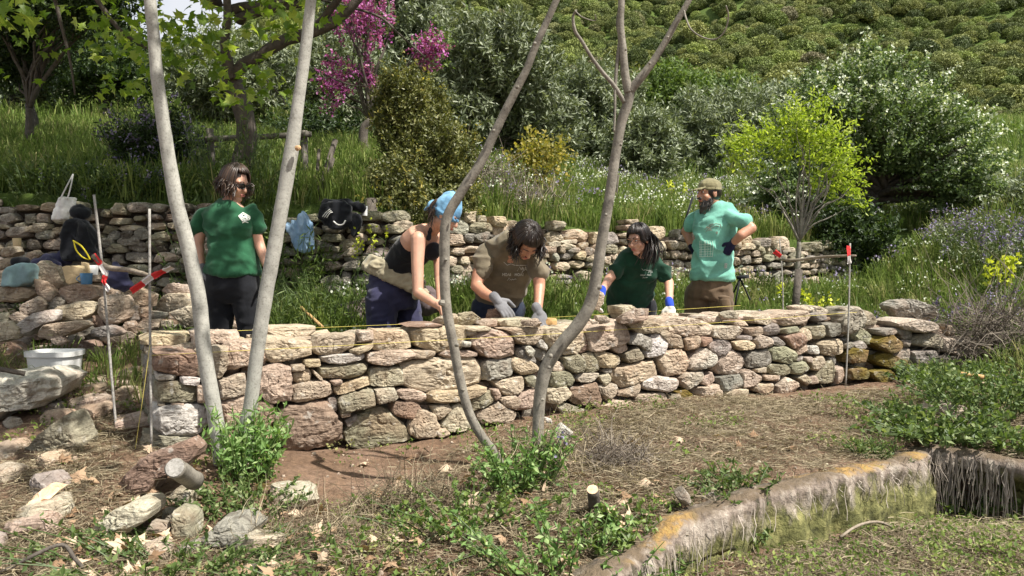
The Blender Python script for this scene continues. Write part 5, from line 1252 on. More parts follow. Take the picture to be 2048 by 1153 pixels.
rod('guide_string', [W_(-.02, -.045, 1.085), W_(2.7, -.05, 1.12), W_(5.42, -.05, 1.2)], .0014, 'string', 'lower yellow string along the front face of the wall', 'string', G4, n=4)
rod('guide_string', [W_(-.05, .6, 1.155), W_(2.6, .6, 1.18), W_(4.75, .62, 1.24)], .0014, 'string', 'upper yellow string along the back edge of the wall', 'string', G4, n=4)
rod('guide_string', [at(300,690,4.47), at(285,800,4.46), at(268,915,4.45)], .0014, 'string', 'yellow string hanging slack down beside the left wall corner', 'string', None, n=4)
def tape(label, pts, w_, seed=0):
    g = np.random.default_rng(seed); P = [npa(p) for p in pts]; Q = []
    for i in range(len(P)-1):
        for t in np.linspace(0, 1, 9)[:-1]: Q.append(P[i]*(1-t)+P[i+1]*t)
    Q.append(P[-1]); Q = npa(Q); n = len(Q); T = np.gradient(Q, axis=0); T /= np.linalg.norm(T, axis=1)[:, None]; mb = MB()
    ph = np.cumsum(g.uniform(-.25, .3, n)); up = np.cross(T, npa([0, -1, 0])); up /= np.linalg.norm(up, axis=1)[:, None]; out = np.cross(T, up)
    S_ = up*np.cos(ph)[:, None]+out*np.sin(ph)[:, None]; rows = [Q+S_*w_*v+out*.004*sin(v*9) for v in np.linspace(-.5, .5, 5)]
    for i in range(n-1):
        c = (.55, .03, .03) if (i//9) % 2 == 0 else (.6, .56, .54)
        for k in range(4): mb.add(np.stack([rows[k][i], rows[k][i+1], rows[k+1][i+1], rows[k+1][i]]), npa([[0, 1, 2, 3]]).astype(int), npa(c))
    o = mb.build('barrier_tape', M['vflat']); origin_to(o, P[0]); return tag(o, label, 'tape', 'red and white tape tied on the stakes')
tape('red and white tape fluttering right of the left corner stake', [at(262,583,4.5), at(285,568,4.47), at(300,556,4.46), at(318,547,4.44), at(345,535,4.4)], .038, 1)
tape('red and white tape knotted on the slanting leftmost stake', [at(186,510,4.83), at(200,527,4.8), at(212,548,4.78), at(207,562,4.78), at(218,582,4.76)], .03, 2)
tape('bit of red tape on top of the right front stake', [at(1697,492,6.68), at(1698,510,6.66), at(1699,528,6.68)], .04, 3)
tape('faded red tape on the rear right stake', [at(1549,503,7.26), at(1560,512,7.25), at(1575,523,7.22)], .045, 4)
# ---------------------------------------------------------------- bucket, wood, frame
def frustum(mb, c, r0, r1, h, n=28, th=.006, c_=(.6, .6, .58), sq=1.25, bottom=True):
    a = np.arange(n)*2*pi/n; f = (np.abs(np.cos(a))**4+np.abs(np.sin(a))**4)**(-1/4) if sq > 1.2 else np.ones(n); d = np.stack([np.cos(a)*f*(sq if sq > 1.2 else 1), np.sin(a)*f], -1); V = []
    for rr, z in ((r0, 0), (r1, h), (r1-th, h), (r0-th, .01)): V.append(np.concatenate([d*rr, np.full((n, 1), z)], 1)+npa(c))
    V = np.concatenate(V+[npa([c])+[0, 0, .01]]); F = [[k*n+j, k*n+(j+1) % n, (k+1)*n+(j+1) % n, (k+1)*n+j] for k in range(3) for j in range(n)]; T = [[3*n+j, 3*n+(j+1) % n, 4*n] for j in range(n)]
    mb.add(V, [npa(T).astype(int), npa(F).astype(int)], npa(c_))
bc = (at(111,760,5.75).x, 5.75, H(at(111,760,5.75).x, 5.75)); root = empty('bucket', bc, 'white square plastic bucket, dirty, standing behind the big weathered boulder', 'bucket')
bh = (at(111,703,5.75).z-bc[2]); mb = MB(); frustum(mb, bc, .115, .132, bh); mb.build('tub', M['white_plastic'], root, False); mb = MB(); frustum(mb, (bc[0], bc[1], bc[2]+bh-.03), .14, .142, .035); mb.build('rim', M['white_plastic'], root)
p, q = at(388,962,3.85), at(350,936,3.6); root = empty('cut_log', p, 'short sawn log with a pale grey end lying against the dark red slab', 'log'); mb = MB(); mb.add(*tube_arr([p, p.lerp(q, .5), q], [.047, .045, .044], 16, 4, 3, .1)); mb.build('bark', M['grey_bark'], root, True); d = (q-p).normalized(); mb = MB(); mb.add(*tube_arr([q, q+d*.004], [.041]*2, 16, 1)); mb.build('cut_face', M['metal'], root)
G5 = 'freshly sawn stubs among the weeds'
for k, (a, b, r_, lab) in enumerate([((530,1142), (497,1140), .024, 'sawn stub with orange end at the bottom edge among dead leaves'), ((1190,1015), (1185,980), .028, 'reddish sawn stump near the dark stem feet'), ((1205,1030), (1222,1020), .02, 'small round sawn stub beside the reddish stump'), ((1215,1055), (1243,1050), .018, 'dark broken stub under the round one')]):
    Y = ground_hit(a[0], a[1]).y-.05; p, q = at(a[0], a[1], Y), at(b[0], b[1], Y-.08); root = empty('sawn_stub', p, lab, 'stub', G5)
    mb = MB(); mb.add(*tube_arr([p, p.lerp(q, .5), q], [r_*1.1, r_, r_], 12, 2, 4, .08)); mb.build('bark', M['dark_bark'], root, True); d = (q-p).normalized(); mb = MB(); mb.add(*tube_arr([q, q+d*.004], [r_*.93]*2, 12, 1)); mb.build('cut_face', M['orange_wood'], root)
def slab(name, px, Y, th, mat, label, cat, seed=0, lay=0.):
    g = np.random.default_rng(seed); pts = npa([[at(x, y, Y).x, at(x, y, Y).z] for x, y in px]); V, F = rock_arr(pts, th, g, 24, 9, 1, 4, .3); W = np.stack([V[:, 0], Y+V[:, 2]+(V[:, 1]-pts[:, 1].min())*lay, V[:, 1]], -1); W = W+(np.stack([fbm(W*34, 3, 2), fbm(W*34, 4, 2), fbm(W*34, 5, 2)], -1)*.009 if lay else 0)
    o = mesh_obj(name, W, F, M[mat]); origin_to(o, W.mean(0)); return tag(o, label, cat)
slab('wood_chunk', [(38,1020),(66,985),(105,980),(108,992),(68,1012),(58,1032),(42,1028)], 3.62, .05, 'orange_wood', 'split chunk of fresh orange wood lying on the earth at the left', 'wood', 2, 1.)
rod('plank', [at(1905,746,6.3), at(1968,755,6.2)], .018, 'tan_wood', 'short tan piece of wood lying right of the mossy wall', 'wood')
rod('tool_handle', [at(602,615,6.75), at(645,655,6.5)], .014, 'tan_wood', 'wooden tool handle leaning in the grass behind the wall', 'tool')
rod('branch', [at(-5,1150,3.1), at(70,1110,3.15), at(125,1090,3.2), at(150,1118,3.15), at(165,1135,3.1)], .008, 'dark_bark', 'thin crooked dead branch in the lower left corner', 'branch')
rod('iron_bar', [at(-5,738,4.1), at(50,748,4.15)], .013, 'dark_bark', 'dark stick entering at the left edge over the big boulder', 'stick')
rod('branch', [at(1680,1075,4.0), at(1720,1050,4.1), at(1765,1046,4.2), at(1815,1075,4.3)], .007, 'stick', 'arched bare twig on the ditch floor', 'branch')
mb = MB(); root = empty('rail_frame', at(422,400,8.9), 'weathered wooden frame of posts and a rail behind the standing woman', 'fence')
rod('post', [at(420,258,8.9), at(428,420,8.9)], .04, 'weathered', parent=root, n=6); rod('post', [at(608,262,8.9), at(611,420,8.9)], .04, 'weathered', parent=root, n=6, seed=4); rod('rail', [at(412,279,8.86), at(520,274,8.86), at(622,269,8.86)], .034, 'weathered', parent=root, n=6)
GB = 'weathered boards leaning behind the hanging denim shirt'
rod('leaning_board', [at(670,282,8.6), at(622,440,7.9)], .034, 'dark_bark', 'longest grey board, leaning to the right at its top', 'board', GB, n=6)
rod('leaning_board', [at(667,318,8.65), at(640,400,8.3)], .02, 'dark_bark', 'short thin board just right of the longest leaning one', 'board', GB, n=6)
rod('leaning_board', [at(638,300,8.8), at(630,400,8.4)], .018, 'dark_bark', 'thin upright slat left of the longest leaning board', 'board', GB, n=6)
rod('iron_stake', [at(1385,395,8.4), at(1362,470,8.4)], .012, 'black_cotton', 'black bar slanting behind the man in the cap', 'bar')
rod('dark_post', [at(742,400,7.9), at(746,540,7.75)], .07, 'dark_bark', 'thick dark post behind the headscarf woman, under the evergreen shrub', 'post', n=10)
rod('dark_stump', [at(1598,540,8.3), at(1588,640,8.2)], .04, 'dark_bark', 'dark stake-like trunk below the lime tree', 'trunk', n=8)
rod('garden_cane', [at(1237,350,11), at(1228,440,11)], .012, 'dark_bark', 'thin dark cane in the meadow behind the forked stem', 'cane')
# camera tripod in the shade behind the man
root = empty('tripod', at(1478,640,7.9), 'small black tripod standing in the shade behind the man in the cap', 'tripod')
hd = at(1480,557,7.9)
for p in ((1470,612,7.8), (1500,600,8.05), (1462,598,8.05)): rod('leg', [hd, at(*p)], .009, 'black_cotton', parent=root, n=6)
rod('head', [at(1474,556,7.88), at(1497,553,7.9)], .02, 'black_cotton', parent=root, n=6)
# ---------------------------------------------------------------- bags and clothes
M['white_cotton'] = cloth('white_cotton', (.75, .74, .7)); M['pale_blue_nylon'] = cloth('pale_blue_nylon', (.2, .3, .31)); M['denim_light'] = cloth('denim_light', (.18, .32, .5), c2=(.34, .48, .64)); M['mauve'] = cloth('mauve', (.12, .09, .09)); M['blue_enamel'] = plain('blue_enamel', (.05, .14, .25), .3); M['yellow_strap'] = plain('yellow_strap', (.6, .5, .03), .6)
def soft(name, label, cat, build, parts=(), mat='black_cotton', loc=None, vox=.01, folds=.008, fs=(10, 10, 10), seed=1, group=None):
    root = empty(name, loc, label, cat, group); S = Sculpt(); build(S); S.build('bag_body' if cat in ('bag', 'rucksack') else 'fabric', mat, root, vox, 2, folds, fs, seed); return root
def sheet_cloth(S, pts, Y, th=.025):
    """flat-ish hanging cloth from a px outline with real thickness"""
    c = npa(pts).mean(0)
    P = npa([[at(x, y, Y).x, at(x, y, Y).z] for x, y in pts]); V, F = rock_arr(P, th*2, np.random.default_rng(5), 40, 9, 1, 2, .25); S.mb.add(np.stack([V[:, 0], Y+V[:, 2]+.02*np.sin(V[:, 0]*40), V[:, 1]], -1), F)
root = soft('tote_bag', 'white cotton tote bag hanging on the shaded terrace wall', 'bag', lambda S: sheet_cloth(S, [(118,396),(148,396),(146,412),(136,440),(104,440),(106,428)], 7.15, .04), (), 'white_cotton', at(122,440,7.15), .009, .008, (8, 8, 14))
for dx in (0, 16): rod('strap', [at(120+dx*.9,400,7.1), at(134+dx*.5,372,7.1), at(146,349,7.15)], .006, 'white_cotton', parent=root, n=6)
root = soft('rucksack', 'black rucksack with a yellow strap propped on the stones under the tote bag', 'rucksack', lambda S: (sheet_cloth(S, [(135,450),(150,436),(178,450),(193,480),(196,515),(180,524),(132,520),(128,480)], 6.95, .12), S.ell(at(160,425,7.0), (.08, 0, 0), (0, .08, 0), (0, 0, .06))), (), 'black_cotton', at(160,520,6.95), .011, .012)
rod('strap', [at(146,482,6.8), at(162,492,6.78), at(174,508,6.8), at(180,520,6.82)], .007, 'yellow_strap', parent=root, n=6); rod('strap', [at(148,484,6.8), at(152,500,6.78), at(164,514,6.8), at(178,520,6.82)], .006, 'yellow_strap', parent=root, n=6)
soft('dark_jacket', 'dark crumpled jacket lying on the stones left of the black rucksack', 'jacket', lambda S: (S.cap(at(75,528,6.95), at(130,518,6.95), .05, .07), S.cap(at(95,520,6.9), at(110,530,6.85), .05, .05)), (), 'navy_cotton', at(100,535,6.95), .01, .012)
root = soft('rucksack', 'pale blue-grey rucksack lying on the stone heap at the left', 'rucksack', lambda S: sheet_cloth(S, [(10,558),(18,538),(42,526),(66,528),(72,540),(68,565),(50,574),(12,573)], 6.65, .11), (), 'pale_blue_nylon', at(40,574,6.65), .01, .006)
S = Sculpt(); S.cap(at(30,524,6.68), at(52,522,6.68), .035, .03); S.build('top_flap', 'black_cotton', root, .009, 1, .005)
slab('paper_bag', [(127,534),(168,529),(174,560),(136,571)], 6.6, .06, 'paper', 'square brown paper bag standing on the stones', 'paper bag', 3)
slab('paper_bag', [(162,524),(176,526),(180,556),(172,560)], 6.66, .05, 'paper', 'narrow cream paper bag leaning behind the square brown one', 'paper bag', 4)
def cup(name, px, py, Y, r_, h, mat, label, handle=False):
    c = at(px, py, Y); root = empty(name, c, label, 'cup'); mb = MB(); frustum(mb, tuple(c), r_*.85, r_, h, 20, .003, sq=1); mb.build('cup_wall', M[mat], root, True)
    if handle: rod('handle', [Vector(c)+Vector((-r_, 0, h*.8)), Vector(c)+Vector((-r_*1.7, 0, h*.5)), Vector(c)+Vector((-r_, 0, h*.2))], .004, mat, parent=root, n=6)
cup('mug', 173, 569, 6.5, .048, .09, 'blue_enamel', 'blue enamel mug on the stone below the paper bags', True)
cup('paper_cup', 34, 493, 6.95, .035, .07, 'paper', 'tan paper cup on a block at the far left')
cup('paper_cup', 187, 550, 6.72, .04, .08, 'white_plastic', 'white cup behind the blue enamel mug')
cup('paper_cup', 729, 432, 7.55, .032, .09, 'white_plastic', 'white cup on top of the wall stub beside the dark jackets')
soft('drawstring_bag', 'dark navy cloth bag slumped under the crossbar stick', 'bag', lambda S: (S.ell(at(236,555,6.45), (.085, 0, 0), (0, .07, 0), (0, 0, .1)), S.ell(at(246,572,6.45), (.09, 0, 0), (0, .07, 0), (0, 0, .05)), S.cap(at(232,530,6.47), at(236,545,6.45), .03, .05)), (), 'navy_cotton', at(240,582,6.45), .009, .01)
soft('denim_shirt', 'light blue denim shirt hanging at the left end of the wall stub', 'shirt', lambda S: (sheet_cloth(S, [(573,450),(590,440),(606,424),(618,430),(623,460),(628,500),(606,505),(589,496),(580,478)], 7.35, .035)), (), 'denim_light', at(600,504,7.35), .008, .016, (22, 22, 5), 3)
root = soft('dark_jacket', 'black sports jacket with three white stripes draped over the wall stub', 'jacket', lambda S: (sheet_cloth(S, [(642,412),(660,404),(690,404),(702,414),(704,440),(692,458),(668,460),(650,448),(640,438)], 7.38, .06), S.cap(at(655,408,7.5), at(690,406,7.5), .05, .05)), (), 'black_cotton', at(670,455,7.38), .01, .012)
for q in range(3): rod('stripe', [at(645+q*4,434+q*1.0,7.28), at(652+q*4,425+q*.8,7.27), at(660+q*2.5,419+q*3,7.27)], .0042, 'white_cotton', parent=root, n=4)
rod('trim', [at(667,443,7.27), at(676,450,7.26), at(686,449,7.26), at(691,441,7.27)], .007, 'white_cotton', parent=root, n=6)
soft('dark_jacket', 'plain black garment hanging beside the striped sports jacket', 'jacket', lambda S: (sheet_cloth(S, [(700,428),(722,430),(722,452),(716,468),(708,476),(703,468),(698,450)], 7.4, .05), S.cap(at(700,410,7.5), at(722,415,7.5), .045, .045)), (), 'black_cotton', at(712,470,7.4), .01, .012, (16, 16, 6))
root = soft('rucksack', 'brown-grey rucksack lying in the grass left of the headscarf woman', 'rucksack', lambda S: (S.ell(at(712,630,7.0), (.13, 0, 0), (0, .12, 0), (0, 0, .08)), S.cap(at(700,615,7.0), at(735,606,7.0), .05, .05)), (), 'mauve', at(712,650,7.0), .01, .01)
rod('strap', [at(700,625,6.9), at(680,610,6.95), at(668,618,6.95), at(676,640,6.9)], .014, 'black_cotton', parent=root, n=6)
soft('dark_jacket', 'dark brown heap of clothes behind the bare hands of the bending woman', 'jacket', lambda S: (S.ell(at(848,605,6.9), (.12, 0, 0), (0, .12, 0), (0, 0, .11)), S.cap(at(855,590,6.9), at(872,612,6.9), .07, .06)), (), 'mauve', at(850,640,6.9), .011, .016)
rod('hammer', [at(1062,641,5.85), at(1092,643,5.85)], .013, 'dark_bark', 'dark tool with squared pale end resting on the wall beside the left glove', 'tool', n=6)
slab('wood_block', [(1089,637),(1113,637),(1114,650),(1090,650)], 5.83, .06, 'tan_wood', 'small squared tan block on the wall beside the leaning man\'s left hand', 'wood', 6)
slab('plastic_bottle', [(413,372),(430,370),(434,392),(432,402),(415,402)], 8.1, .05, 'white_cotton', 'clear crumpled plastic bottle behind the standing woman\'s shoulder', 'bottle', 7)
# ---------------------------------------------------------------- leaves
def leaf_quads(C, D, Nr, L, Wd, fold=.12):
    """diamond leaves: base C, direction D, normal Nr, length L, width Wd (arrays)"""
    D = D/(np.linalg.norm(D, axis=1)[:, None]+1e-9); S = np.cross(D, Nr); S /= np.linalg.norm(S, axis=1)[:, None]+1e-9; U = np.cross(S, D)
    L = L[:, None]; Wd = Wd[:, None]
    V = np.stack([C, C+D*L*.45+S*Wd*.5+U*Wd*fold, C+D*L, C+D*L*.45-S*Wd*.5+U*Wd*fold], 1).reshape(-1, 3)
    F = np.arange(len(C)*4).reshape(-1, 4); return V, F
STAR = npa([(0, 0), (.32, .02), (.2, .2), (.55, .38), (.28, .45), (.2, .62), (.1, .62), (0, 1), (-.1, .62), (-.2, .62), (-.28, .45), (-.55, .38), (-.2, .2), (-.32, .02)])
def star_leaves(C, D, Nr, L):
    D = D/(np.linalg.norm(D, axis=1)[:, None]+1e-9); S = np.cross(D, Nr); S /= np.linalg.norm(S, axis=1)[:, None]+1e-9; U = np.cross(S, D)
    k = len(STAR); cc = npa([0, .42])
    P = np.concatenate([STAR, [cc]]); n = len(C)
    curl = (np.abs(P[:, 0])**1.5*.35+(P[:, 1]-.4)**2*.25)
    V = C[:, None]+L[:, None, None]*(S[:, None]*P[None, :, 0, None]+D[:, None]*P[None, :, 1, None]-U[:, None]*curl[None, :, None])
    t = np.stack([np.arange(k), (np.arange(k)+1) % k, np.full(k, k)], -1)
    F = (np.arange(n)[:, None, None]*(k+1)+t[None]).reshape(-1, 3)
    return V.reshape(-1, 3), F
def rdir(rng, n, up=.0):
    v = rng.normal(size=(n, 3)); v[:, 2] += up; return v/np.linalg.norm(v, axis=1)[:, None]
def clumps(rng, ells, n, shell=.55):
    """clump centres in a set of ellipsoids [(c, (rx,ry,rz), weight)]"""
    out = []; wsum = sum(e[2] for e in ells)
    for c, r, wt in ells:
        m = max(1, int(n*wt/wsum)); d = rdir(rng, m); rad = rng.uniform(0, 1, m)**shell
        out.append(npa(c)+d*npa(r)*rad[:, None]*(1+.18*vn(d*2.3+npa(c)*.7, 5))[:, None])
    return np.concatenate(out)
def crown_arr(rng, cl, per, cr, L, Wd, cen, droop=0., along=False):
    m = len(cl)
    ax = cl-npa(cen); ax = ax/(np.linalg.norm(ax, axis=1)[:, None]+1e-9)+rdir(rng, m)*.55; ax[:, 2] -= droop; ax /= np.linalg.norm(ax, axis=1)[:, None]
    t = rng.uniform(-1, 1, (m, per)); sp = rdir(rng, m*per).reshape(m, per, 3)*rng.uniform(.1, 1, (m, per, 1))
    k = .33 if along else .75
    C = cl[:, None]+cr*(ax[:, None]*t[..., None]+sp*k)
    C = C.reshape(-1, 3); A = np.repeat(ax, per, 0)
    D = A*.5+rdir(rng, len(C)); Nr = rdir(rng, len(C), .4)*.75+A*.35+(C-np.repeat(cl, per, 0))/cr*.8
    shade = np.repeat(rng.uniform(-.15, .15, m), per)
    V, F = leaf_quads(C, D, Nr, rng.uniform(.7, 1.25, len(C))*L, rng.uniform(.7, 1.2, len(C))*Wd)
    rnd = np.clip(rng.beta(2, 2, len(C))+shade, 0, 1); return V, F, np.repeat(rnd, 4)
def branches(rng, base, cl, n, r0, nseg=5, wob=.12, top=None):
    """limbs from base through the crown"""
    out = MB(); base = npa(base); idx = rng.choice(len(cl), min(n, len(cl)), replace=False)
    for k in idx:
        e = cl[k]; d = e-base; P = [base]; 
        for q in range(1, nseg+1):
            t = q/nseg; p = base+d*npa([t**1.25, t**1.25, t**.85]); P.append(p+rng.normal(size=3)*wob*np.linalg.norm(d)*.25*(q < nseg))
        V, F = tube_arr([Vector(p) for p in P], np.linspace(r0*rng.uniform(.5, 1), r0*.1, len(P)), 5, 2); out.add(V, F)
    return out
def tree(name, label, cat, base, ells, nc, per, cr, L, Wd, leaf, bark, r0, seed, group=None, nb=14, fork=.35, extra=(), droop=0., shell=.5, trunks=1, along=False, lean=None, stems=None):
    rng = np.random.default_rng(seed); base = Vector(base)
    root = empty(name, base, label, cat, group)
    cl = clumps(rng, ells, nc, shell); cen = cl.mean(0)
    low = cl[:, 2].min(); cen2 = npa([cen[0], cen[1], low*.6+cen[2]*.4])
    V, F, rnd = crown_arr(rng, cl, per, cr, L, Wd, cen2, droop, along)
    child(mesh_obj('crown', V, F, M[leaf], smooth=False, rnd=rnd), root)
    for nm, mat, frac, p2, L2, W2, cr2 in extra:
        sub = cl[rng.random(len(cl)) < frac]; sub = sub+(sub-cen2)/(np.linalg.norm(sub-cen2, axis=1)[:, None])*cr*.8
        V, F, rnd = crown_arr(rng, sub, p2, cr2, L2, W2, cen2, 0, along)
        child(mesh_obj(nm, V, F, M[mat], rnd=rnd), root)
    mb = MB(); b = npa(base)
    for q in range(trunks):
        bb = b+npa([rng.uniform(-1, 1), rng.uniform(-1, 1), 0])*(.25*r0*8 if trunks > 1 else 0)
        fk = b*(1-fork)+npa([cen[0], cen[1], cen[2]])*fork+npa([rng.uniform(-.2, .2)*(trunks > 1), 0, 0])
        mid = (bb+fk)/2+rng.normal(size=3)*r0*.8
        V, F = tube_arr([Vector(bb-npa([0, 0, .15])), Vector(mid), Vector(fk)], [r0*1.25, r0, r0*.8], 10, 5, 3, .15); mb.add(V, F)
        br = branches(rng, fk, cl, nb//trunks, r0*.6); Vb, Fb, Cb = br.arrays(); mb.add(Vb, Fb)
    mb.build('trunk', M[bark], root, smooth=True)
    return root
def box_ell(x0, x1, y0, y1, Y, depth=.9):
    a = at(x0, y1, Y); b = at(x1, y0, Y)
    return (Vector(((a.x+b.x)/2, Y, (a.z+b.z)/2)), (abs(b.x-a.x)/2, abs(b.x-a.x)/2*depth, abs(b.z-a.z)/2), 1.)
def B(x0, x1, y0, y1, Y, w=1., depth=.9):
    c, r, _ = box_ell(x0, x1, y0, y1, Y, depth); return (c, r, w)
def gbase(px, Y): x = at(px, 500, Y).x; return (x, Y, H(x, Y))

OG = 'olive trees on the slope above the terrace wall'
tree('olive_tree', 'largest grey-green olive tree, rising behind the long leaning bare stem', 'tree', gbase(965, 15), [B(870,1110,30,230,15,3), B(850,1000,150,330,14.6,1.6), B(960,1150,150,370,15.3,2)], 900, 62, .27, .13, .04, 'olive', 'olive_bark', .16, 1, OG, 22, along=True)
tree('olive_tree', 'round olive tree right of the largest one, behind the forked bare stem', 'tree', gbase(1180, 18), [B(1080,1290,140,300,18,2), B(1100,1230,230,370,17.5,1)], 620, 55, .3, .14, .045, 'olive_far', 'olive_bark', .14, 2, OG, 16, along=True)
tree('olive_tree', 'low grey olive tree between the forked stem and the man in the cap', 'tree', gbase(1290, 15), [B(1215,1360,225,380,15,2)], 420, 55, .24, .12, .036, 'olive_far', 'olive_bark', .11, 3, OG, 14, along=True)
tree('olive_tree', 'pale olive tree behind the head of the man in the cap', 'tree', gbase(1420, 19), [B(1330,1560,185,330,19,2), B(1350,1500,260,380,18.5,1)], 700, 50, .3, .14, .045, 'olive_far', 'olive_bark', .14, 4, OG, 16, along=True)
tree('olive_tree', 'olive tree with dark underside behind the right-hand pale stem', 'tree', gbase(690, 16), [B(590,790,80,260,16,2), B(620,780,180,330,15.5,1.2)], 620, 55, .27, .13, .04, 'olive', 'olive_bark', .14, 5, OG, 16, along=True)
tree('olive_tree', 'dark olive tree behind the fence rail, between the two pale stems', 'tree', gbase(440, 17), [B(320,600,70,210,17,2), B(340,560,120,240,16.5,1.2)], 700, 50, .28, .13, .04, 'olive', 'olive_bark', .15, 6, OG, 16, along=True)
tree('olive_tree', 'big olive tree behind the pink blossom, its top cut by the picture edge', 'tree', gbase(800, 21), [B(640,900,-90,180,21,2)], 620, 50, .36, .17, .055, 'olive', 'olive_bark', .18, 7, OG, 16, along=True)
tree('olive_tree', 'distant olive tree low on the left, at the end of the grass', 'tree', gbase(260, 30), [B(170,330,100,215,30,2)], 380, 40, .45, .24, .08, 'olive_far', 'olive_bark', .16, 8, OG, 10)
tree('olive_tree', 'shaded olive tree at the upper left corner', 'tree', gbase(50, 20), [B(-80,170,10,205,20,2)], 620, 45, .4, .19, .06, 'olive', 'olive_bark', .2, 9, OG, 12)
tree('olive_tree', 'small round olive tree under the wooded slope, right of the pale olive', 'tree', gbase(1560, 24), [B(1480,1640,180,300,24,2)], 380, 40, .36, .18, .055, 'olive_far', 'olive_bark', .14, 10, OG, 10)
for k, (x0, x1, y0, y1, Y, lf, lab) in enumerate([(1270,1420,140,260,38,'bushy','bright green bush at the foot of the wooded slope, right of the forked stem'),(1180,1300,150,250,40,'evergreen','dark green bush at the foot of the wooded slope, left of the fork'),(1390,1530,165,260,42,'green','light green bush behind the pale olive tree'),(1920,2120,250,420,20,'bushy','bushy green tree at the right picture edge'),(1960,2150,330,560,11,'olive_far','grey-green shrub at the right edge above the lavender'),(1640,1820,330,480,15,'dark_leaf','dark bush in the shade behind the white-flowering tree'),(1625,1790,400,560,10.7,'dark_leaf','added bush with shade-dark leaves at the foot of the white-flowering tree, beside the lime tree'),(1500,1620,370,480,12.6,'dark_leaf','dark undergrowth behind the elbow of the man in the cap'),(-90,210,-60,160,13,'dark_leaf','dark leafy tree top filling the upper left corner'),(90,330,60,215,19,'dark_leaf','dark shaded bush between the left corner and the leftmost pale stem'),(540,760,225,330,15,'dark_leaf','low dark bush under the olive tree behind the right pale stem')]):  # bushes at the white-flowering tree and upper left put shade into leaf colour
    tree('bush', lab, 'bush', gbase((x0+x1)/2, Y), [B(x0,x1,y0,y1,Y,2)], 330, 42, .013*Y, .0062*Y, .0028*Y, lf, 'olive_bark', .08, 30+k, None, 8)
tree('evergreen_shrub', 'tall dense yellow-green evergreen shrub behind the woman in the blue headscarf', 'shrub', gbase(820, 8.7), [B(745,900,145,330,9.0,2.2), B(780,950,230,430,8.7,2), B(735,870,320,490,8.2,1.8), B(850,945,350,460,8.4,.8)], 1900, 46, .15, .048, .022, 'evergreen', 'dark_bark', .07, 41, None, 26, trunks=3, along=True, extra=(('young_leaves', 'ochre_leaf', .12, 14, .045, .02, .13),))
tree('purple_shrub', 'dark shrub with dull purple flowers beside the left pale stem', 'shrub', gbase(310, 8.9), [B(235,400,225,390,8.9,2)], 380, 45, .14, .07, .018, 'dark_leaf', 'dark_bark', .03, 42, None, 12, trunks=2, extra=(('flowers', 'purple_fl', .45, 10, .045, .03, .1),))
tree('judas_tree', 'judas tree in magenta-pink blossom above the evergreen shrub', 'tree', gbase(735, 12.5), [B(660,800,-30,110,12.5,1.2), B(820,900,60,140,12.5,.7), B(640,700,90,230,12.5,.5), B(700,760,120,180,12.5,.3)], 190, 26, .16, .045, .04, 'pink_fl', 'dark_bark', .07, 43, None, 18, along=True, shell=.7, extra=(('leaves', 'bushy', .3, 10, .06, .05, .2),))
tree('yellow_shrub', 'sparse shrub with ochre-yellow leaves behind the dry brush', 'shrub', gbase(1085, 10.8), [B(1010,1150,270,350,10.8,1), B(1040,1120,330,420,10.7,.6)], 110, 16, .16, .06, .045, 'ochre_leaf', 'dark_bark', .02, 44, None, 16, trunks=2)
tree('lime_tree', 'slender young tree with bright lime-green leaves right of the man in the cap', 'tree', (at(1592,606,9.0).x, 9.0, H(at(1592,606,9.0).x, 9.0)), [B(1530,1690,185,320,9,2.1), B(1450,1570,240,350,9,1.3), B(1600,1740,265,400,9,1.3), B(1650,1750,330,420,9,.35)], 190, 24, .17, .058, .024, 'lime', 'grey_bark', .03, 45, None, 22, fork=.42, along=True, shell=.6)
tree('hawthorn_tree', 'broad spreading tree speckled with white blossom at the right', 'tree', gbase(1745, 12.4), [B(1590,1900,100,330,11.5,3), B(1500,1700,200,430,11.7,1.6), B(1760,1990,190,420,11.6,2.2), B(1850,2000,280,450,11.3,.8), B(1520,1640,330,430,11.2,.6)], 1500, 48, .19, .06, .032, 'hawthorn', 'dark_bark', .14, 46, None, 46, along=True, shell=.62, trunks=2, extra=(('blossom', 'white_fl', .42, 18, .044, .04, .14),))
# dark trunk of the evergreen shrub's neighbour and brush
def twigs(name, label, cen, rad, n, seed, col='twig', L=.5, thick=.004, cat='dry brush', up=.3, kind=None, group=None):
    rng = np.random.default_rng(seed); Vs = []; Fs = []; R = []; c = 0
    for k in range(n):
        p = npa(cen)+rdir(rng, 1)[0]*npa(rad)*rng.random()**.5; d = rdir(rng, 1, up)[0]; l = L*rng.uniform(.4, 1.3); pts = [p]
        for s in range(4): d = d+rng.normal(size=3)*.3; d /= np.linalg.norm(d); pts.append(pts[-1]+d*l/4)
        V, F = tube_arr([Vector(q) for q in pts], [thick, thick*.9, thick*.7, thick*.5, thick*.25], 3, 1)
        for f in F: Fs.append((f+c))
        Vs.append(V); c += len(V); R.append(np.full(len(V), rng.random()))
    F3 = np.concatenate([f for f in Fs if f.shape[1] == 3]); F4 = np.concatenate([f for f in Fs if f.shape[1] == 4])
    o = mesh_obj(name, np.concatenate(Vs), [F3, F4], M[col], rnd=np.concatenate(R)); origin_to(o, cen)
    return tag(o, label, cat, group, kind)
twigs('dry_brush', 'tangle of dead grey twigs on the terrace behind the bending pair', (at(950,370,9.6).x, 9.6, at(950,375,9.6).z), (.45, .35, .38), 420, 51)
twigs('dry_brush', 'heap of dead grey branches on the right bank', (at(1990,670,7.2).x, 7.2, at(1990,680,7.2).z), (.42, .4, .3), 520, 52, L=.7)
twigs('dry_brush', 'dry grey stalks on top of the terrace wall above the bending man', (at(1040,420,9.3).x, 9.3, at(1040,405,9.3).z), (.6, .3, .2), 380, 53, L=.35, up=1.)
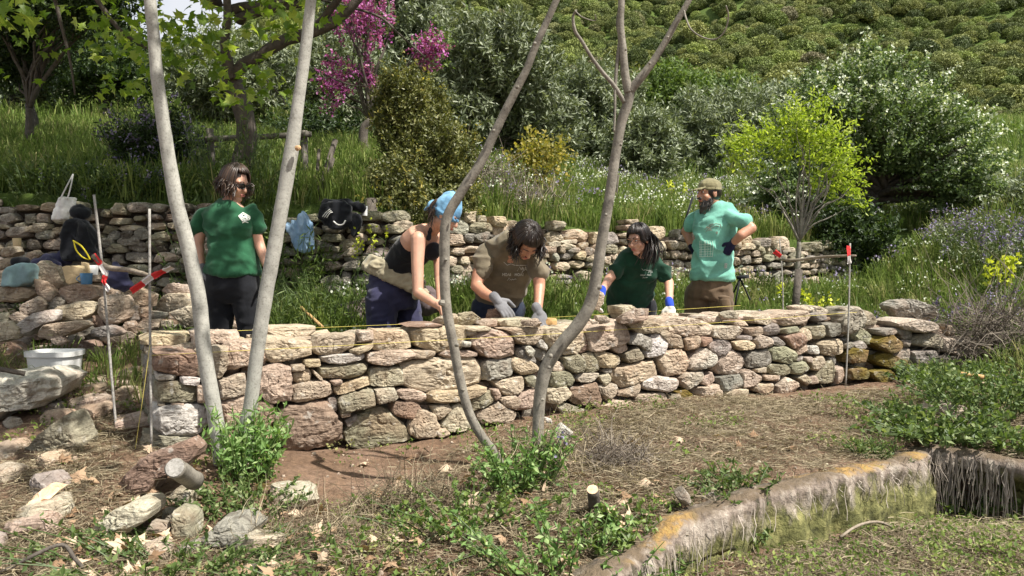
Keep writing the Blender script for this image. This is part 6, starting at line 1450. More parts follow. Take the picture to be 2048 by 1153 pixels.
g1 = ground_hit(1230, 925); twigs('dry_roots', 'dark tangle of dry roots on the earth right of the dark bare stems', (g1.x, g1.y, g1.z+.04), (.22, .25, .05), 330, 54, L=.22, thick=.0022, up=0.)
g1 = ground_hit(1080, 960); twigs('dry_stalks', 'thin dry stalks standing among weeds by the dark bare stems', (g1.x, g1.y, g1.z+.1), (.3, .2, .1), 160, 56, 'straw', L=.24, thick=.0018, up=.9)
g1 = ground_hit(620, 1080); twigs('dry_stalks', 'thin brown stalks standing at the bottom edge left of centre', (g1.x, g1.y, g1.z+.06), (.4, .2, .06), 200, 57, 'straw', L=.2, thick=.0018, up=.6)
g1 = ground_hit(830, 1010); twigs('dry_stalks', 'reddish dry stalks lying among dead leaves at the bottom centre', (g1.x, g1.y, g1.z+.03), (.35, .22, .04), 420, 55, 'straw', L=.26, thick=.002, up=-.1)
# lavender and other flowering clumps
def plant(name, label, cat, c, r, nst, seed, leaf='green', flower=None, L=.06, Wd=.02, h=.35, fl=.4, fL=.02, per=14, group=None, spread=1.):
    """stems fanning from the ground carrying leaves and flower heads"""
    rng = np.random.default_rng(seed); c = npa(c); root = empty(name, c, label, cat, group); mb = MB(); LV = []; FV = []
    for k in range(nst):
        a = rng.uniform(0, 2*pi); rr = r*sqrt(rng.random()); b = c+npa([rr*cos(a), rr*sin(a)*.8, 0]); b[2] = H(b[0], b[1]) if c[2]-H(c[0], c[1]) < .1 else c[2]
        tip = b+npa([cos(a)*rr*.8*spread+rng.normal()*.05, sin(a)*rr*.6*spread+rng.normal()*.05, h*rng.uniform(.6, 1.15)])
        mid = (b+tip)/2+npa([0, 0, h*.12]); V, F = tube_arr([Vector(b), Vector(mid), Vector(tip)], [.0035, .003, .0015], 4, 2); mb.add(V, F)
        t = rng.uniform(.1, 1, per)[:, None]; LV.append(b*(1-t)**2+2*mid*t*(1-t)+tip*t**2)
        if flower and rng.random() < fl: FV.append(tip+rng.normal(size=(12, 3))*npa([.016, .016, .04]))
    o = mb.build('stems', M['green'], root)
    a_ = o.data.attributes.new('rnd', 'FLOAT', 'POINT'); a_.data.foreach_set('value', np.full(len(o.data.vertices), .3, dtype=np.float32))
    C = np.concatenate(LV); n = len(C); V, F = leaf_quads(C, rdir(rng, n, .3), rdir(rng, n, 1.), rng.uniform(.6, 1.3, n)*L, rng.uniform(.6, 1.3, n)*Wd)
    child(mesh_obj('leaves', V, F, M[leaf], rnd=np.repeat(rng.random(n), 4)), root)
    if FV:
        C = np.concatenate(FV); n = len(C); V, F = leaf_quads(C, rdir(rng, n, .5), rdir(rng, n, .5), np.full(n, fL), np.full(n, fL*.8))
        child(mesh_obj('flowers', V, F, M[flower], rnd=np.repeat(rng.random(n), 4)), root)
    return root
def gp(px, Y): x = at(px, 500, Y).x; return (x, Y, H(x, Y))
plant('lavender_bush', 'bush of purple lavender spikes on the bank at the right edge', 'lavender', gp(2000, 9.8), .5, 260, 61, 'olive_far', 'purple_fl', .07, .012, .5, .5, .028, 12)
plant('vetch_clump', 'purple-flowering clump leaning over the right end of the old wall', 'wild flowers', gp(1930, 7.9), .28, 70, 62, 'green', 'purple_fl', .05, .015, .4, .6, .03)
plant('vetch_clump', 'purple wild flowers in the grass left of the lichen-spotted boulder', 'wild flowers', gp(1785, 8.6), .25, 60, 63, 'green', 'purple_fl', .05, .015, .3, .7, .03)
plant('spurge', 'yellow-green spurge on the terrace wall beside the white cup', 'spurge', (at(735,478,7.3).x, 7.3, H(at(735,478,7.3).x, 7.3)), .1, 6, 64, 'green', 'yellow_fl', .07, .022, .72, 1., .034, 9, 'yellow-green flowering spurge plants', .6)
plant('spurge', 'yellow-green spurge between the lime tree and the right front stake', 'spurge', gp(1622, 8.6), .14, 16, 65, 'green', 'yellow_fl', .06, .02, .42, 1., .045, 16, 'yellow-green flowering spurge plants', .8)
plant('spurge', 'small yellow-green spurge in the meadow left of the cap', 'spurge', gp(1335, 12.6), .2, 22, 66, 'green', 'yellow_fl', .07, .03, .3, .5, .05, 12, 'yellow-green flowering spurge plants')
plant('spurge', 'spurge leaning over the right edge bank below the lavender', 'spurge', gp(2010, 9.0), .12, 14, 67, 'green', 'yellow_fl', .06, .02, .4, 1., .06, 12, 'yellow-green flowering spurge plants')
plant('vine_plant', 'lush pea-like green plant climbing round the foot of the right pale stem', 'climbing plant', (at(495,890,4.28).x, 4.28, H(at(495,890,4.28).x, 4.28)), .13, 48, 68, 'pea', None, .055, .017, .34, 0, .02, 22)
plant('weed_clump', 'green weeds below the climbing plant at the pale stems', 'weed', gp(480, 3.95), .2, 55, 69, 'green', None, .03, .018, .12, 0, .02, 14)
plant('weed_clump', 'leafy weeds at the foot of the two dark bare stems', 'weed', gp(1045, 4.05), .15, 55, 70, 'pea', 'purple_fl', .042, .02, .26, .08, .02, 14)
plant('weed_clump', 'trailing round-leaved weeds left of the dark bare stems', 'weed', gp(930, 3.7), .3, 60, 71, 'bushy', None, .026, .024, .13, 0, .02, 14)
plant('weed_clump', 'soft green weeds hanging at the near end of the ditch', 'weed', gp(1130, 3.25), .3, 65, 72, 'pea', None, .036, .018, .2, 0, .02, 14)
plant('weed_clump', 'weeds along the bottom picture edge below the dead leaves', 'weed', gp(700, 3.15), .4, 50, 73, 'bushy', None, .026, .022, .1, 0, .02, 12)
plant('weed_clump', 'low weeds in the lower left corner', 'weed', gp(330, 3.3), .4, 100, 74, 'green', None, .04, .016, .1, 0, .02, 12)
plant('weed_clump', 'green weeds spilling over the ditch corner', 'weed', gp(1870, 4.9+.35), .3, 90, 75, 'green', None, .04, .028, .16, 0, .02, 14)
plant('weed_clump', 'dense green bramble at the right picture edge', 'weed', gp(2010, 5.7), .45, 190, 76, 'green', None, .04, .026, .3, 0, .02, 16)
plant('weed_clump', 'drooping weeds at the near corner of the ditch face', 'weed', gp(1270, 3.5), .16, 45, 80, 'bushy', None, .04, .02, .12, 0, .02, 12)
tree('shade_dark_tree', 'added small-leaved tree with shade-dark leaves overhanging the upper left corner', 'tree', gbase(60, 10.5), [B(-120,150,-120,120,10.5,2), B(60,290,-80,70,10.2,1.2), B(-60,120,60,190,10.8,.8)], 620, 40, .22, .07, .035, 'dark_leaf', 'dark_bark', .055, 47, None, 30, along=True, shell=.7)  # added tree; its leaf colour carries the shade of the plane foliage
plant('bank_plants', 'tall shaded weeds on the bank between the standing woman and the denim shirt', 'weed', gp(560, 7.55), .35, 150, 81, 'bushy', None, .07, .016, .75, 0, .02, 16)
plant('bank_plants', 'tall weeds on the bank directly behind the standing woman', 'weed', gp(455, 7.6), .4, 170, 82, 'green', None, .06, .018, .9, 0, .02, 16)
plant('bank_plants', 'leafy weeds hanging over the shaded terrace wall above the tote bag', 'weed', gp(90, 7.6), .5, 200, 83, 'green', None, .05, .02, .35, 0, .02, 16)
plant('bank_plants', 'weeds hanging over the shaded terrace wall near the leftmost pale stem', 'weed', gp(330, 7.65), .35, 160, 84, 'bushy', 'purple_fl', .05, .02, .32, .1, .02, 16)
plant('bank_plants', 'grassy weeds in front of the grey wall stub under the denim shirt', 'weed', gp(640, 7.0), .45, 150, 85, 'green', None, .09, .008, .4, 0, .02, 14)
plant('weed_clump', 'weeds growing out of the right end of the old mossy wall', 'weed', gp(1890, 6.8), .25, 80, 77, 'green', None, .045, .03, .2, 0, .02, 14)
plant('weed_clump', 'leafy tendrils hanging over the shaded ditch corner', 'weed', (at(1885,890,4.92).x, 4.92, .52), .16, 60, 86, 'green', None, .045, .03, .1, 0, .02, 16, None, 2.5)
plant('weed_clump', 'creeping weeds along the rim of the ditch at the right edge', 'weed', gp(2010, 4.75), .25, 70, 87, 'bushy', None, .04, .026, .12, 0, .02, 14)
plant('weed_clump', 'small weeds on the near part of the ditch rim', 'weed', gp(1480, 4.0), .18, 45, 88, 'green', None, .035, .016, .1, 0, .02, 14)
plant('weed_clump', 'little ferny weeds on the orange ditch rim', 'weed', gp(1750, 4.62), .1, 30, 78, 'green', None, .03, .01, .1, 0, .02, 18)
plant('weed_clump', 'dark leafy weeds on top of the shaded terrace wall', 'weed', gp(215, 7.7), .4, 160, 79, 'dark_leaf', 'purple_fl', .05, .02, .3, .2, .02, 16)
# ---------------------------------------------------------------- bare and leafy stems near the wall
def stem(name, pts, Y0, Y1, mat, parent, seed, n=16, amp=.05, sub=6):
    """pts (px,py,width px) from foot to top; depth runs from Y0 to Y1"""
    m = len(pts); P = []; R = []
    for k, (x, y, w_) in enumerate(pts):
        Y = Y0+(Y1-Y0)*k/(m-1); P.append(at(x, y, Y)); R.append(w_/2/1607*Y)
    V, F = tube_arr(P, R, n, sub, seed, amp); mb = MB(); mb.add(V, F); return mb.build(name, M[mat], parent, smooth=True)
def knot(mb, px, py, Y, r, out=(0, -1, 0)):
    c = at(px, py, Y); V, F = tube_arr([c, c+Vector(out)*r*1.2, c+Vector(out)*r*1.5], [r, r*.8, r*.3], 8, 1); mb.add(V, F)
def bare_tree(name, label, foot, pts, Y0, Y1, mat, seed, limbs=(), knots=(), group=None):
    root = empty(name, at(*foot), label, 'young tree', group)
    stem('trunk', pts, Y0, Y1, mat, root, seed)
    for k, (lp, a, b) in enumerate(limbs): stem('limb', lp, a, b, mat, root, seed+k+1, 8, .05)
    mb = MB()
    for x, y, Y, r, o in knots: knot(mb, x, y, Y, r, o)
    if knots: mb.build('knots', M['cut'] if 'pale' in mat else M[mat], root)
    return root
GT = 'slender bare stems standing in front of the wall'
bare_tree('young_tree', 'smooth pale grey stem leaning left, the leftmost in front of the wall', (440,905,4.42),
 [(446,925,38.1),(440,890,32.6),(425,800,29.9),(408,700,29.9),(398,600,29.2),(377,500,29.2),(352,400,27.9),(330,270,25.8),(314,150,24.5),(306,60,23.1),(296,-40,22.4),(284,-180,20.4)], 4.42, 4.2, 'pale_bark', 5, group=GT)
bare_tree('young_tree', 'smooth pale grey stem leaning right with a cut stub, second from the left', (490,905,4.5),
 [(484,930,39.5),(492,860,31.9),(503,800,28.1),(515,700,28.1),(530,600,28.9),(548,500,28.9),(566,400,28.1),(583,300,28.9),(597,200,23.6),(611,100,22.8),(622,0,21.3),(640,-150,19.8)], 4.5, 4.35, 'pale_bark', 6, knots=[(594,297,4.35,.016,(.8,-.6,.1))], group=GT)
bare_tree('young_tree', 'thin dark bare stem that bends and leans far to the right at its top', (990,925,4.3),
 [(1000,932,20.7),(988,905,19.2),(960,868,18.5),(936,820,19.2),(918,750,19.2),(905,680,19.2),(891,600,20.7),(889,500,21.5),(893,440,20.7),(919,390,19.2),(957,333,19.2),(989,267,17.8),(1013,218,17.0),(1034,177,16.3),(1055,135,14.8),(1072,90,14.8),(1093,45,13.3),(1113,0,13.3),(1150,-90,10.4)], 4.3, 4.0, 'grey_bark', 7, knots=[(887,607,4.12,.018,(-.9,-.5,.2)),(912,690,4.15,.012,(.7,-.7,0)),(1033,175,4.0,.01,(.8,-.5,0)),(1071,88,4.0,.01,(-.8,-.5,0)),(893,520,4.16,.008,(-.7,-.6,0)),(925,780,4.22,.009,(.8,-.5,0)),(940,372,4.08,.008,(.7,-.6,.3)),(989,262,4.04,.009,(-.8,-.5,0)),(950,838,4.25,.008,(-.7,-.6,0))], group=GT)
bare_tree('young_tree', 'stout grey-brown bare stem with a forked top in front of the woman in glasses', (1075,920,4.35),
 [(1074,935,25.8),(1075,900,22.8),(1079,800,24.3),(1093,735,26.6),(1122,690,26.6),(1160,645,26.6),(1183,600,25.1),(1195,540,22.8),(1204,480,21.3),(1218,400,20.5),(1231,310,19.8),(1243,245,19.8),(1254,210,20.5),(1261,178,19.0)], 4.35, 4.2, 'grey_bark', 8,
 limbs=[([(1258,185,20),(1250,150,17),(1246,100,15),(1241,50,14),(1243,0,13),(1245,-100,10)], 4.2, 4.15), ([(1260,182,20),(1280,158,18),(1305,125,15),(1330,85,14),(1352,45,13),(1378,0,12),(1420,-90,9)], 4.2, 4.1),
        ([(1249,205,10),(1228,172,9),(1205,145,8),(1183,115,7),(1165,85,7),(1150,62,7),(1146,35,6),(1153,20,4)], 4.2, 4.1), ([(1228,265,4),(1230,220,5),(1230,180,6),(1234,130,8),(1240,80,9),(1236,40,8),(1250,-20,8)], 4.18, 4.2),
        ([(1368,22,4),(1373,40,4),(1383,60,3),(1405,75,3),(1430,79,3),(1448,65,3),(1457,35,3),(1452,12,3)], 4.1, 3.9), ([(1150,22,3),(1165,35,2.5),(1190,42,2),(1190,30,2)], 4.1, 4.0)],
 knots=[(1101,712,4.2,.012,(.2,-1,0)),(1098,735,4.2,.01,(-.1,-1,0)),(1196,575,4.15,.014,(.9,-.4,0)),(1084,800,4.28,.009,(.8,-.5,0)),(1213,430,4.2,.008,(-.8,-.5,0)),(1240,290,4.18,.009,(.8,-.5,0)),(1250,100,4.14,.007,(.8,-.5,0)),(1300,128,4.14,.008,(-.5,-.7,.3)),(1335,75,4.1,.006,(.6,-.7,0))], group=GT)
# plane tree behind the standing woman, its limbs and leaves reaching over the left half
root = empty('plane_tree', at(485,395,8.3), 'old plane tree with a dark curving trunk behind the woman in sunglasses, big lobed leaves', 'tree')
stem('trunk', [(484,430,50),(486,330,42),(492,290,41),(492,250,40),(484,215,40),(470,180,38),(462,150,34)], 8.4, 8.4, 'dark_bark', root, 11, 16, .1)
for lp in ([(462,155,30),(454,120,22),(450,80,18),(455,30,16),(450,-60,14)], [(466,150,26),(490,128,26),(513,116,26),(545,95,25),(572,80,25),(600,72,24),(624,64,24),(655,52,22),(676,40,20),(715,0,17),(760,-60,12)],
           [(600,74,16),(640,45,16),(662,18,15),(700,-30,12)], [(485,42,18),(478,38,20),(500,30,18),(540,20,16),(590,10,14),(640,5,10)], [(455,24,24),(485,16,22),(525,12,20),(560,8,18),(620,-20,14)],
           [(600,-10,5),(700,15,5),(760,35,5),(800,70,4),(850,115,3)], [(650,150,3),(700,170,3),(740,172,2)], [(520,150,4),(560,190,3),(570,210,2)], [(300,100,6),(240,60,8),(180,-20,10)], [(150,190,3),(140,120,5),(120,40,7),(100,-40,9)]):
    stem('limb', lp, 8.3, 8.0, 'dark_bark', root, 12, 9, .08)
rng = np.random.default_rng(12); C = []; 
def leafblob(n, x0, x1, y0, y1, Ya, Yb):
    for k in range(n):
        cx, cy, Y = rng.uniform(x0, x1), rng.uniform(y0, y1), rng.uniform(Ya, Yb); c = npa(at(cx, cy, Y))
        m = rng.integers(4, 9); C.append(c+rng.normal(size=(m, 3))*npa([.13, .13, .09]))
leafblob(30, 320, 470, 20, 120, 7, 7.8); leafblob(13, 430, 560, 120, 215, 7.0, 7.6); leafblob(7, 540, 600, 20, 60, 6.6, 7.0); leafblob(22, 200, 340, -20, 170, 7.4, 9); leafblob(36, -60, 260, -60, 150, 7.5, 11)
leafblob(26, 480, 640, -80, 5, 7, 8.5); leafblob(10, 0, 30, 0, 20, 5, 6); leafblob(8, 240, 300, 130, 190, 7.5, 8.5)
C = np.concatenate(C); n = len(C); V, F = star_leaves(C, rdir(rng, n, -.4), rdir(rng, n, 1.4), rng.uniform(.07, .14, n))
child(mesh_obj('crown', V, F, M['plane'], rnd=np.repeat(rng.random(n), 15)), root)
# upper crown of the same tree, above the picture: this is what dapples the left half with shade
C = []
def canopy(n, x0, x1, y0, y1, z0, z1):
    for k in range(n):
        c = npa([rng.uniform(x0, x1), rng.uniform(y0, y1), rng.uniform(z0, z1)]); c[2] = max(c[2], 1.6+.345*c[1]+.35)
        C.append(c+rng.normal(size=(26, 3))*npa([.3, .3, .14]))
canopy(150, -6.5, -.3, 5.0, 10.5, 5.3, 7.2); canopy(260, -5.6, .9, 3.2, 7.6, 5.6, 9.8); canopy(160, -6, 1., 6, 12, 8, 11.5); canopy(70, -2.6, 0.0, 1.8, 4.4, 4.7, 6.3)
canopy(26, -.5, 3.2, 5.4, 6.8, 5.2, 6.6)
C = np.concatenate(C); n = len(C); V, F = star_leaves(C, rdir(rng, n, 0), rdir(rng, n, 1.5), rng.uniform(.1, .18, n))
child(mesh_obj('upper_crown', V, F, M['plane'], rnd=np.repeat(rng.random(n), 15)), root)
for lp in ([(-3.0, 8.2, 4.2), (-3.2, 7.6, 5.2), (-3.6, 7, 5.9), (-4.6, 6.4, 6.3)], [(-2.6, 8.1, 4.4), (-1.6, 7.4, 5.2), (-.4, 6.6, 5.5), (1.6, 6.2, 5.8)], [(-2.9, 8.2, 4.4), (-2.2, 7, 5.4), (-1.8, 6, 5.7)]):
    V, F = tube_arr([Vector(p) for p in lp], np.linspace(.09, .03, len(lp)), 8, 4); mb = MB(); mb.add(V, F); mb.build('limb', M['dark_bark'], root, smooth=True)
# ---------------------------------------------------------------- scattered ground cover (geometry nodes, one object each)
def proto_obj(name, V, F, mat, rnd): 
    o = mesh_obj(name, V, F, mat, rnd=rnd); COL.objects.unlink(o); return o
def scatter(name, P, rz, scl, tilt, protos, label=None, cat=None, kind='stuff', seed=0):
    n = len(P); me = bpy.data.meshes.new(name); me.vertices.add(n); me.vertices.foreach_set('co', np.asarray(P, dtype=np.float32).ravel())
    rot = np.zeros((n, 3), dtype=np.float32); rot[:, 2] = rz
    if tilt is not None: rot[:, :2] = tilt
    a = me.attributes.new('rot', 'FLOAT_VECTOR', 'POINT'); a.data.foreach_set('vector', rot.ravel())
    s3 = np.repeat(np.asarray(scl, dtype=np.float32)[:, None], 3, 1) if np.ndim(scl) == 1 else np.asarray(scl, dtype=np.float32)
    a = me.attributes.new('scl', 'FLOAT_VECTOR', 'POINT'); a.data.foreach_set('vector', s3.ravel())
    coll = bpy.data.collections.new(name+'_kinds')
    for p in protos: coll.objects.link(p)
    o = bpy.data.objects.new(name, me); link(o)
    g = bpy.data.node_groups.new(name, 'GeometryNodeTree'); g.interface.new_socket('Geometry', in_out='INPUT', socket_type='NodeSocketGeometry'); g.interface.new_socket('Geometry', in_out='OUTPUT', socket_type='NodeSocketGeometry')
    gi = g.nodes.new('NodeGroupInput'); go = g.nodes.new('NodeGroupOutput'); mp = g.nodes.new('GeometryNodeMeshToPoints'); iop = g.nodes.new('GeometryNodeInstanceOnPoints'); ci = g.nodes.new('GeometryNodeCollectionInfo')
    ci.inputs['Collection'].default_value = coll; ci.inputs['Separate Children'].default_value = True; ci.inputs['Reset Children'].default_value = True
    r = g.nodes.new('GeometryNodeInputNamedAttribute'); r.data_type = 'FLOAT_VECTOR'; r.inputs['Name'].default_value = 'rot'
    s = g.nodes.new('GeometryNodeInputNamedAttribute'); s.data_type = 'FLOAT_VECTOR'; s.inputs['Name'].default_value = 'scl'
    L = g.links.new; L(gi.outputs[0], mp.inputs['Mesh']); L(mp.outputs[0], iop.inputs['Points']); L(ci.outputs[0], iop.inputs['Instance']); iop.inputs['Pick Instance'].default_value = True
    rv = g.nodes.new('FunctionNodeRandomValue'); rv.data_type = 'INT'; rv.inputs['Max'].default_value = len(protos)-1
    for sk in rv.inputs:
        if sk.name == 'Max' and sk.type == 'INT': sk.default_value = len(protos)-1
        if sk.name == 'Min' and sk.type == 'INT': sk.default_value = 0
    for ok in rv.outputs:
        if ok.type == 'INT': L(ok, iop.inputs['Instance Index'])
    L(r.outputs[0], iop.inputs['Rotation']); L(s.outputs[0], iop.inputs['Scale']); L(iop.outputs[0], go.inputs[0])
    md = o.modifiers.new('scatter', 'NODES'); md.node_group = g
    return tag(o, label, cat, None, kind)
def tuft(rng, nb, h, w_, spread, lean):
    V = []; F = []; R = []
    for k in range(nb):
        a = rng.uniform(0, 2*pi); r = spread*sqrt(rng.random()); b = npa([r*cos(a), r*sin(a), -.02]); hh = h*rng.uniform(.5, 1.2); le = lean*rng.uniform(.2, 1.2); dx = npa([cos(a+rng.normal()*.6), sin(a+rng.normal()*.6), 0]); sd = npa([-dx[1], dx[0], 0])*w_*rng.uniform(.6, 1.2)
        P = [b, b+dx*le*hh*.25+npa([0, 0, hh*.55]), b+dx*le*hh*.8+npa([0, 0, hh*.9]), b+dx*le*hh*1.3+npa([0, 0, hh*(1-.25*le)])]
        q = len(V)
        V += [P[0]-sd*.5, P[0]+sd*.5, P[1]-sd*.5, P[1]+sd*.5, P[2]-sd*.35, P[2]+sd*.35, P[3]]
        F += [[q, q+1, q+3, q+2], [q+2, q+3, q+5, q+4], [q+4, q+5, q+6, q+6]]; R += [rng.random()]*7
    return npa(V), npa(F).astype(int), np.array(R)
rng = np.random.default_rng(90)
def tri_fix(V, F, R):
    q = F[F[:, 2] != F[:, 3]]; t = F[F[:, 2] == F[:, 3]][:, :3]; return V, [t, q], R
gprot = []
for k in range(4):
    V, F, R = tri_fix(*tuft(rng, 16, .26, .009, .09, .5)); gprot.append(proto_obj('grass_tuft', V, F, M['grassblade'], R))
def pts_region(n, x0, x1, y0, y1, keep, wgt=None):
    X = rng.uniform(x0, x1, n); Y = rng.uniform(y0, y1, n); k = keep(X, Y); X = X[k]; Y = Y[k]; return np.stack([X, Y, hgt(X, Y)], -1)
def su(X, Y): return (X-W0[0])*WT[0]+(Y-W0[1])*WT[1], (X-W0[0])*WN[0]+(Y-W0[1])*WN[1]
def low(X, Y):
    s, u = su(X, Y); n1 = vn(np.stack([X*1.7, Y*1.7, 0*X], -1), 3)
    return (u > 1.0) & (s > .1) & (Y < bwy(X)-.15) & (rng.random(len(X)) < .75+.5*n1)
P1_ = pts_region(13000, -2, 7, 6, 13, low)
hf = lambda P, a, b: rng.uniform(a, b, len(P))
n = len(P1_); scatter('meadow_grass', P1_, hf(P1_, 0, 6.28), hf(P1_, .5, 1.15)+.35*sm(-1.2, -.3, P1_[:, 1]-bwy(P1_[:, 0])), rng.normal(size=(n, 2))*.2, gprot, 'fresh green grass between the front wall and the terrace wall', 'grass')
def upm(X, Y): return (Y > bwy(X)+.2) & (abs(X/np.maximum(Y, 1)) < .75)
Pa = pts_region(24000, -9, 10, 7.5, 17, upm); Pb = pts_region(16000, -24, 26, 17, 42, upm); n = len(Pa); nb_ = len(Pb)
Pc = np.concatenate([Pa, Pb]); sc_ = np.concatenate([hf(Pa, .7, 1.5), hf(Pb, 1.3, 2.6)])
scatter('upper_meadow_grass', Pc, hf(Pc, 0, 6.28), sc_, rng.normal(size=(len(Pc), 2))*.12, gprot, 'tall green meadow grass on the slope above the terrace walls', 'grass')
def rightb(X, Y):
    s, u = su(X, Y); return ((X > 3.6+.25*(6.5-Y)) & (Y < bwy(X)-.1) & (Y > 5.2)) | ((X < -2.3) & (Y > 5.2) & (Y < 6.4) & (X > -4.2) & (rng.random(len(X)) < .6))
Pd = pts_region(7000, -5, 9, 4.6, 11, rightb); scatter('bank_grass', Pd, hf(Pd, 0, 6.28), hf(Pd, .4, .95), rng.normal(size=(len(Pd), 2))*.2, gprot, 'green grass and weeds on the right bank and beside the bucket', 'grass')
# small wild flowers in the meadows
V, F, R = tri_fix(*tuft(rng, 5, .34, .005, .06, .3)); 
C0 = rng.normal(size=(9, 3))*npa([.05, .05, .03])+npa([0, 0, .3]); Vf, Ff = leaf_quads(C0, rdir(rng, 9), rdir(rng, 9, 1), np.full(9, .026), np.full(9, .024))
dm = [proto_obj('daisy', Vf, Ff, M['white_fl'], np.full(len(Vf), .8)), proto_obj('daisy', Vf*npa([1.4, 1.2, 1]), Ff, M['white_fl'], np.full(len(Vf), .6)), proto_obj('bluebell', Vf*npa([.9, .9, 1.05]), Ff, M['purple_fl'], np.full(len(Vf), .8))]
Pe = np.concatenate([pts_region(650, -1.5, 6, 6, 12, low), pts_region(1300, -1, 9, 9, 17, upm)]); scatter('meadow_flowers', Pe, hf(Pe, 0, 6.28), hf(Pe, .7, 1.2), None, dm, 'tiny white and lilac wild flowers scattered through the grass', 'wild flowers')
# dry cut grass, straw and dead leaves on the bare earth
def litter(nb, spread, L, w_, lift):
    V = []; F = []; R = []
    for k in range(nb):
        a = rng.uniform(0, 2*pi); c = npa([rng.normal()*spread, rng.normal()*spread, rng.uniform(0, lift)]); l = L*rng.uniform(.3, 1.2); d = npa([cos(a), sin(a), rng.normal()*.15]); d2 = npa([cos(a+rng.normal()*.5), sin(a+rng.normal()*.5), rng.normal()*.2]); sd = npa([-sin(a), cos(a), rng.normal()*.4])*w_*rng.uniform(.5, 1.4)
        P = [c, c+d*l*.5, c+d*l*.5+d2*l*.5]; q = len(V); V += [P[0]-sd/2, P[0]+sd/2, P[1]-sd/2, P[1]+sd/2, P[2]-sd/3, P[2]+sd/3]; F += [[q, q+1, q+3, q+2], [q+2, q+3, q+5, q+4]]; R += [rng.random()]*6
    return npa(V), npa(F).astype(int), np.array(R)
sp = []
for k in range(4): V, F, R = litter(34, .08, .085, .0026, .015); sp.append(proto_obj('straw_tuft', V, F, M['straw'], R))
def earth(X, Y):
    s, u = su(X, Y); return (((u < -.03) | (s < -.1)) & (Y < 6.6) & (poly_sd(X, Y, TRX) < -.12))
def dens(f0):
    def k(X, Y):
        n1 = vn(np.stack([X*1.3, Y*1.3, 0*X], -1), 8)+.5*vn(np.stack([X*4, Y*4, 0*X], -1), 9); s, u = su(X, Y)
        return earth(X, Y) & (rng.random(len(X)) < f0+.55*n1+.42*sm(-1.2, 1., X)-.5*sm(-.5, -.1, u)*(s > 0)+.3*sm(4.1, 3.3, Y))
    return k
Pf = pts_region(30000, -4.2, 5, 2.3, 6.8, dens(.2)); scatter('dry_straw', Pf, hf(Pf, 0, 6.28), hf(Pf, .5, 1.3), rng.normal(size=(len(Pf), 2))*.1, sp, 'mown dry grass and straw strewn over the bare earth', 'straw')
def bed(X, Y): return (poly_sd(X, Y, TRX) > .1) & (Y > 2)
Pg = pts_region(9000, 0, 5, 2.4, 5.2, bed); scatter('ditch_litter', Pg, hf(Pg, 0, 6.28), hf(Pg, .5, 1.2), rng.normal(size=(len(Pg), 2))*.1, sp, 'cut grass lying on the floor of the ditch', 'straw')
gl = []
for k in range(3):
    C0 = rng.normal(size=(22, 3))*npa([.045, .045, .012])+npa([0, 0, .03]); Vf, Ff = leaf_quads(C0, rdir(rng, 22, .2), rdir(rng, 22, 1.5), rng.uniform(.011, .026, 22), rng.uniform(.007, .016, 22)); gl.append(proto_obj('weed_leaves', Vf, Ff, M['grassblade'], np.repeat(rng.random(22), 4)))
def weeds(X, Y):
    n1 = vn(np.stack([X*2.1, Y*2.1, 0*X], -1), 18)+.6*vn(np.stack([X*6, Y*6, 0*X], -1), 19)
    return earth(X, Y) & (rng.random(len(X)) < np.clip(n1*.7-.12+.22*sm(4.1, 3.3, Y)*sm(1.4, .8, abs(X)-.2)+.5*sm(2.2, 3.4, X), 0, 1))
Ph = np.concatenate([pts_region(5600, -3.8, 5, 2.3, 6.0, weeds), pts_region(1500, 0.2, 5, 2.6, 5.2, bed)]); scatter('low_weeds', Ph, hf(Ph, 0, 6.28), hf(Ph, .6, 1.5), None, gl, 'small green weeds creeping over the bare earth', 'weeds')
C0 = np.zeros((1, 3)); Vs, Fs = star_leaves(C0, npa([[0, 1, .1]]), npa([[0, .1, 1.]]), np.ones(1))
dl = [proto_obj('dead_leaf', Vs*npa([1, 1, 1.6]), Fs, M['dryleaf'], np.full(15, v)) for v in (.15, .5, .9)]
def lv(X, Y): return earth(X, Y) & (rng.random(len(X)) < .1+.9*sm(4.2, 3.4, Y)*(X > -2.2)) 
Pi = pts_region(1100, -3, 2, 2.5, 5, lv); Pi[:, 2] += .02; scatter('dead_leaves', Pi, hf(Pi, 0, 6.28), hf(Pi, .05, .12), rng.normal(size=(len(Pi), 2))*.45, dl, 'curled brown dead plane leaves lying among the weeds', 'dead leaves')
pb = []
for k in range(3):
    th = np.linspace(0, 2*pi, 7)[:-1]; V, F = rock_arr(npa([(cos(a)*rng.uniform(.7, 1.2), sin(a)*rng.uniform(.6, 1)) for a in th]), 1.4, rng, 9, 5, 1, 6); o = mesh_obj('pebble', V[:, [0, 2, 1]], F, M['rock'], col=np.tile(tint('b', rng), (len(V), 1))); COL.objects.unlink(o); pb.append(o)
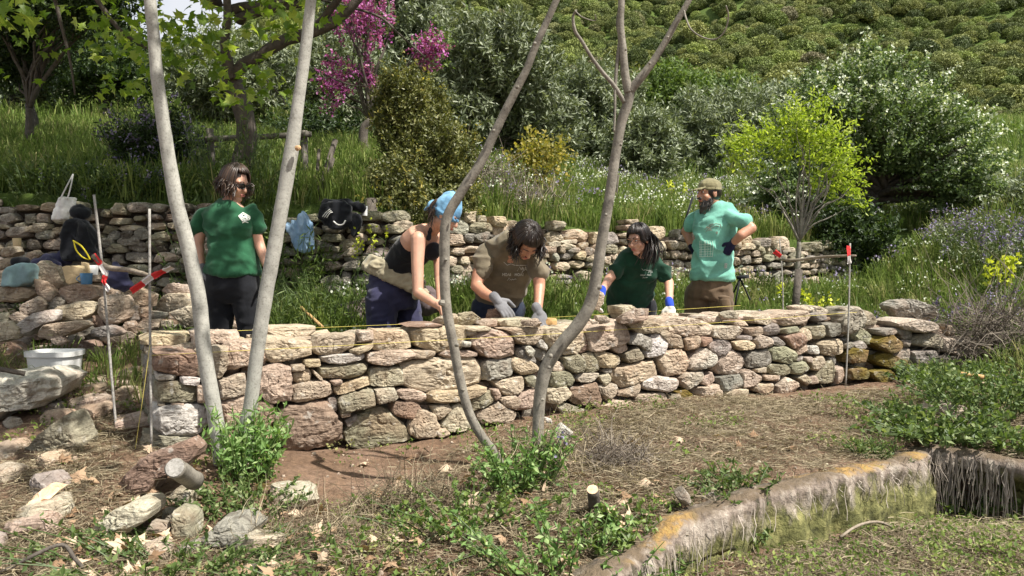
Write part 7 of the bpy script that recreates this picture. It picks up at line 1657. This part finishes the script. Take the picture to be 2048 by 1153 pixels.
Pj = pts_region(2600, -4, 5, 2.4, 6.3, lambda X, Y: earth(X, Y) & (rng.random(len(X)) < .7)); scatter('pebbles', Pj, hf(Pj, 0, 6.28), rng.uniform(.003, .013, len(Pj))*rng.uniform(.5, 1.6, len(Pj)), None, pb, 'small stone chips scattered over the soil', 'pebbles')
# ---------------------------------------------------------------- the wooded hillside
def hill_proto(seed, nl):
    r = np.random.default_rng(seed); d = rdir(r, nl, .25); d = d[d[:, 2] > -.45]; bl = rdir(r, 26, .5); lum = np.max(d@bl.T, axis=1); rad = .62+.42*sm(.72, 1., lum)-.2*r.random(len(d))**2
    C = d*rad[:, None]*npa([1, 1, .85]); k = np.argmax(d@bl.T, axis=1); Nr = d*.7+(C-bl[k]*npa([1, 1, .85])*.66)*1.6+rdir(r, len(d))*1.0; D = rdir(r, len(d))+d*.2
    V, F = leaf_quads(C, D, Nr, r.uniform(.1, .19, len(d)), r.uniform(.07, .12, len(d))); tone = np.clip(.45+.5*(r.random(26)-.5)[k]+.35*(r.random(len(d))-.5), 0, 1)
    return proto_obj('hill_crown', V+npa([0, 0, .45]), F, M['hillcrown'], np.repeat(tone, 4))
hp = [hill_proto(k, 2600) for k in range(5)]
cand = []
Yv = 44.
while Yv < 330:
    stp = .95+Yv*.0040; X = np.arange(-.36*Yv, .8*Yv, stp); X = X+rng.uniform(-1.2, 1.2, len(X)); cand.append(np.stack([X, Yv+rng.uniform(-2, 2, len(X))], -1)); Yv += stp*.92
cand = np.concatenate(cand); keep = (cand[:, 0]/cand[:, 1] > -.33+.04*rng.normal(size=len(cand))); cand = cand[keep]
Ph = np.stack([cand[:, 0], cand[:, 1], hgt(cand[:, 0], cand[:, 1])], -1); scl = np.exp(rng.normal(-.05, .3, len(Ph))).clip(.45, 1.9)*(.52+cand[:, 1]*.0025); scl3 = np.stack([scl, scl, scl*rng.uniform(.65, 1.3, len(Ph))], -1)
scatter('hillside_wood', Ph, hf(Ph, 0, 6.28), scl3, None, hp, 'dense evergreen oak scrub covering the whole hillside', 'woodland')
print('hill crowns', len(Ph))
print('objects', len(bpy.data.objects), 'verts', sum(len(m.vertices) for m in bpy.data.meshes), 'faces', sum(len(m.polygons) for m in bpy.data.meshes))
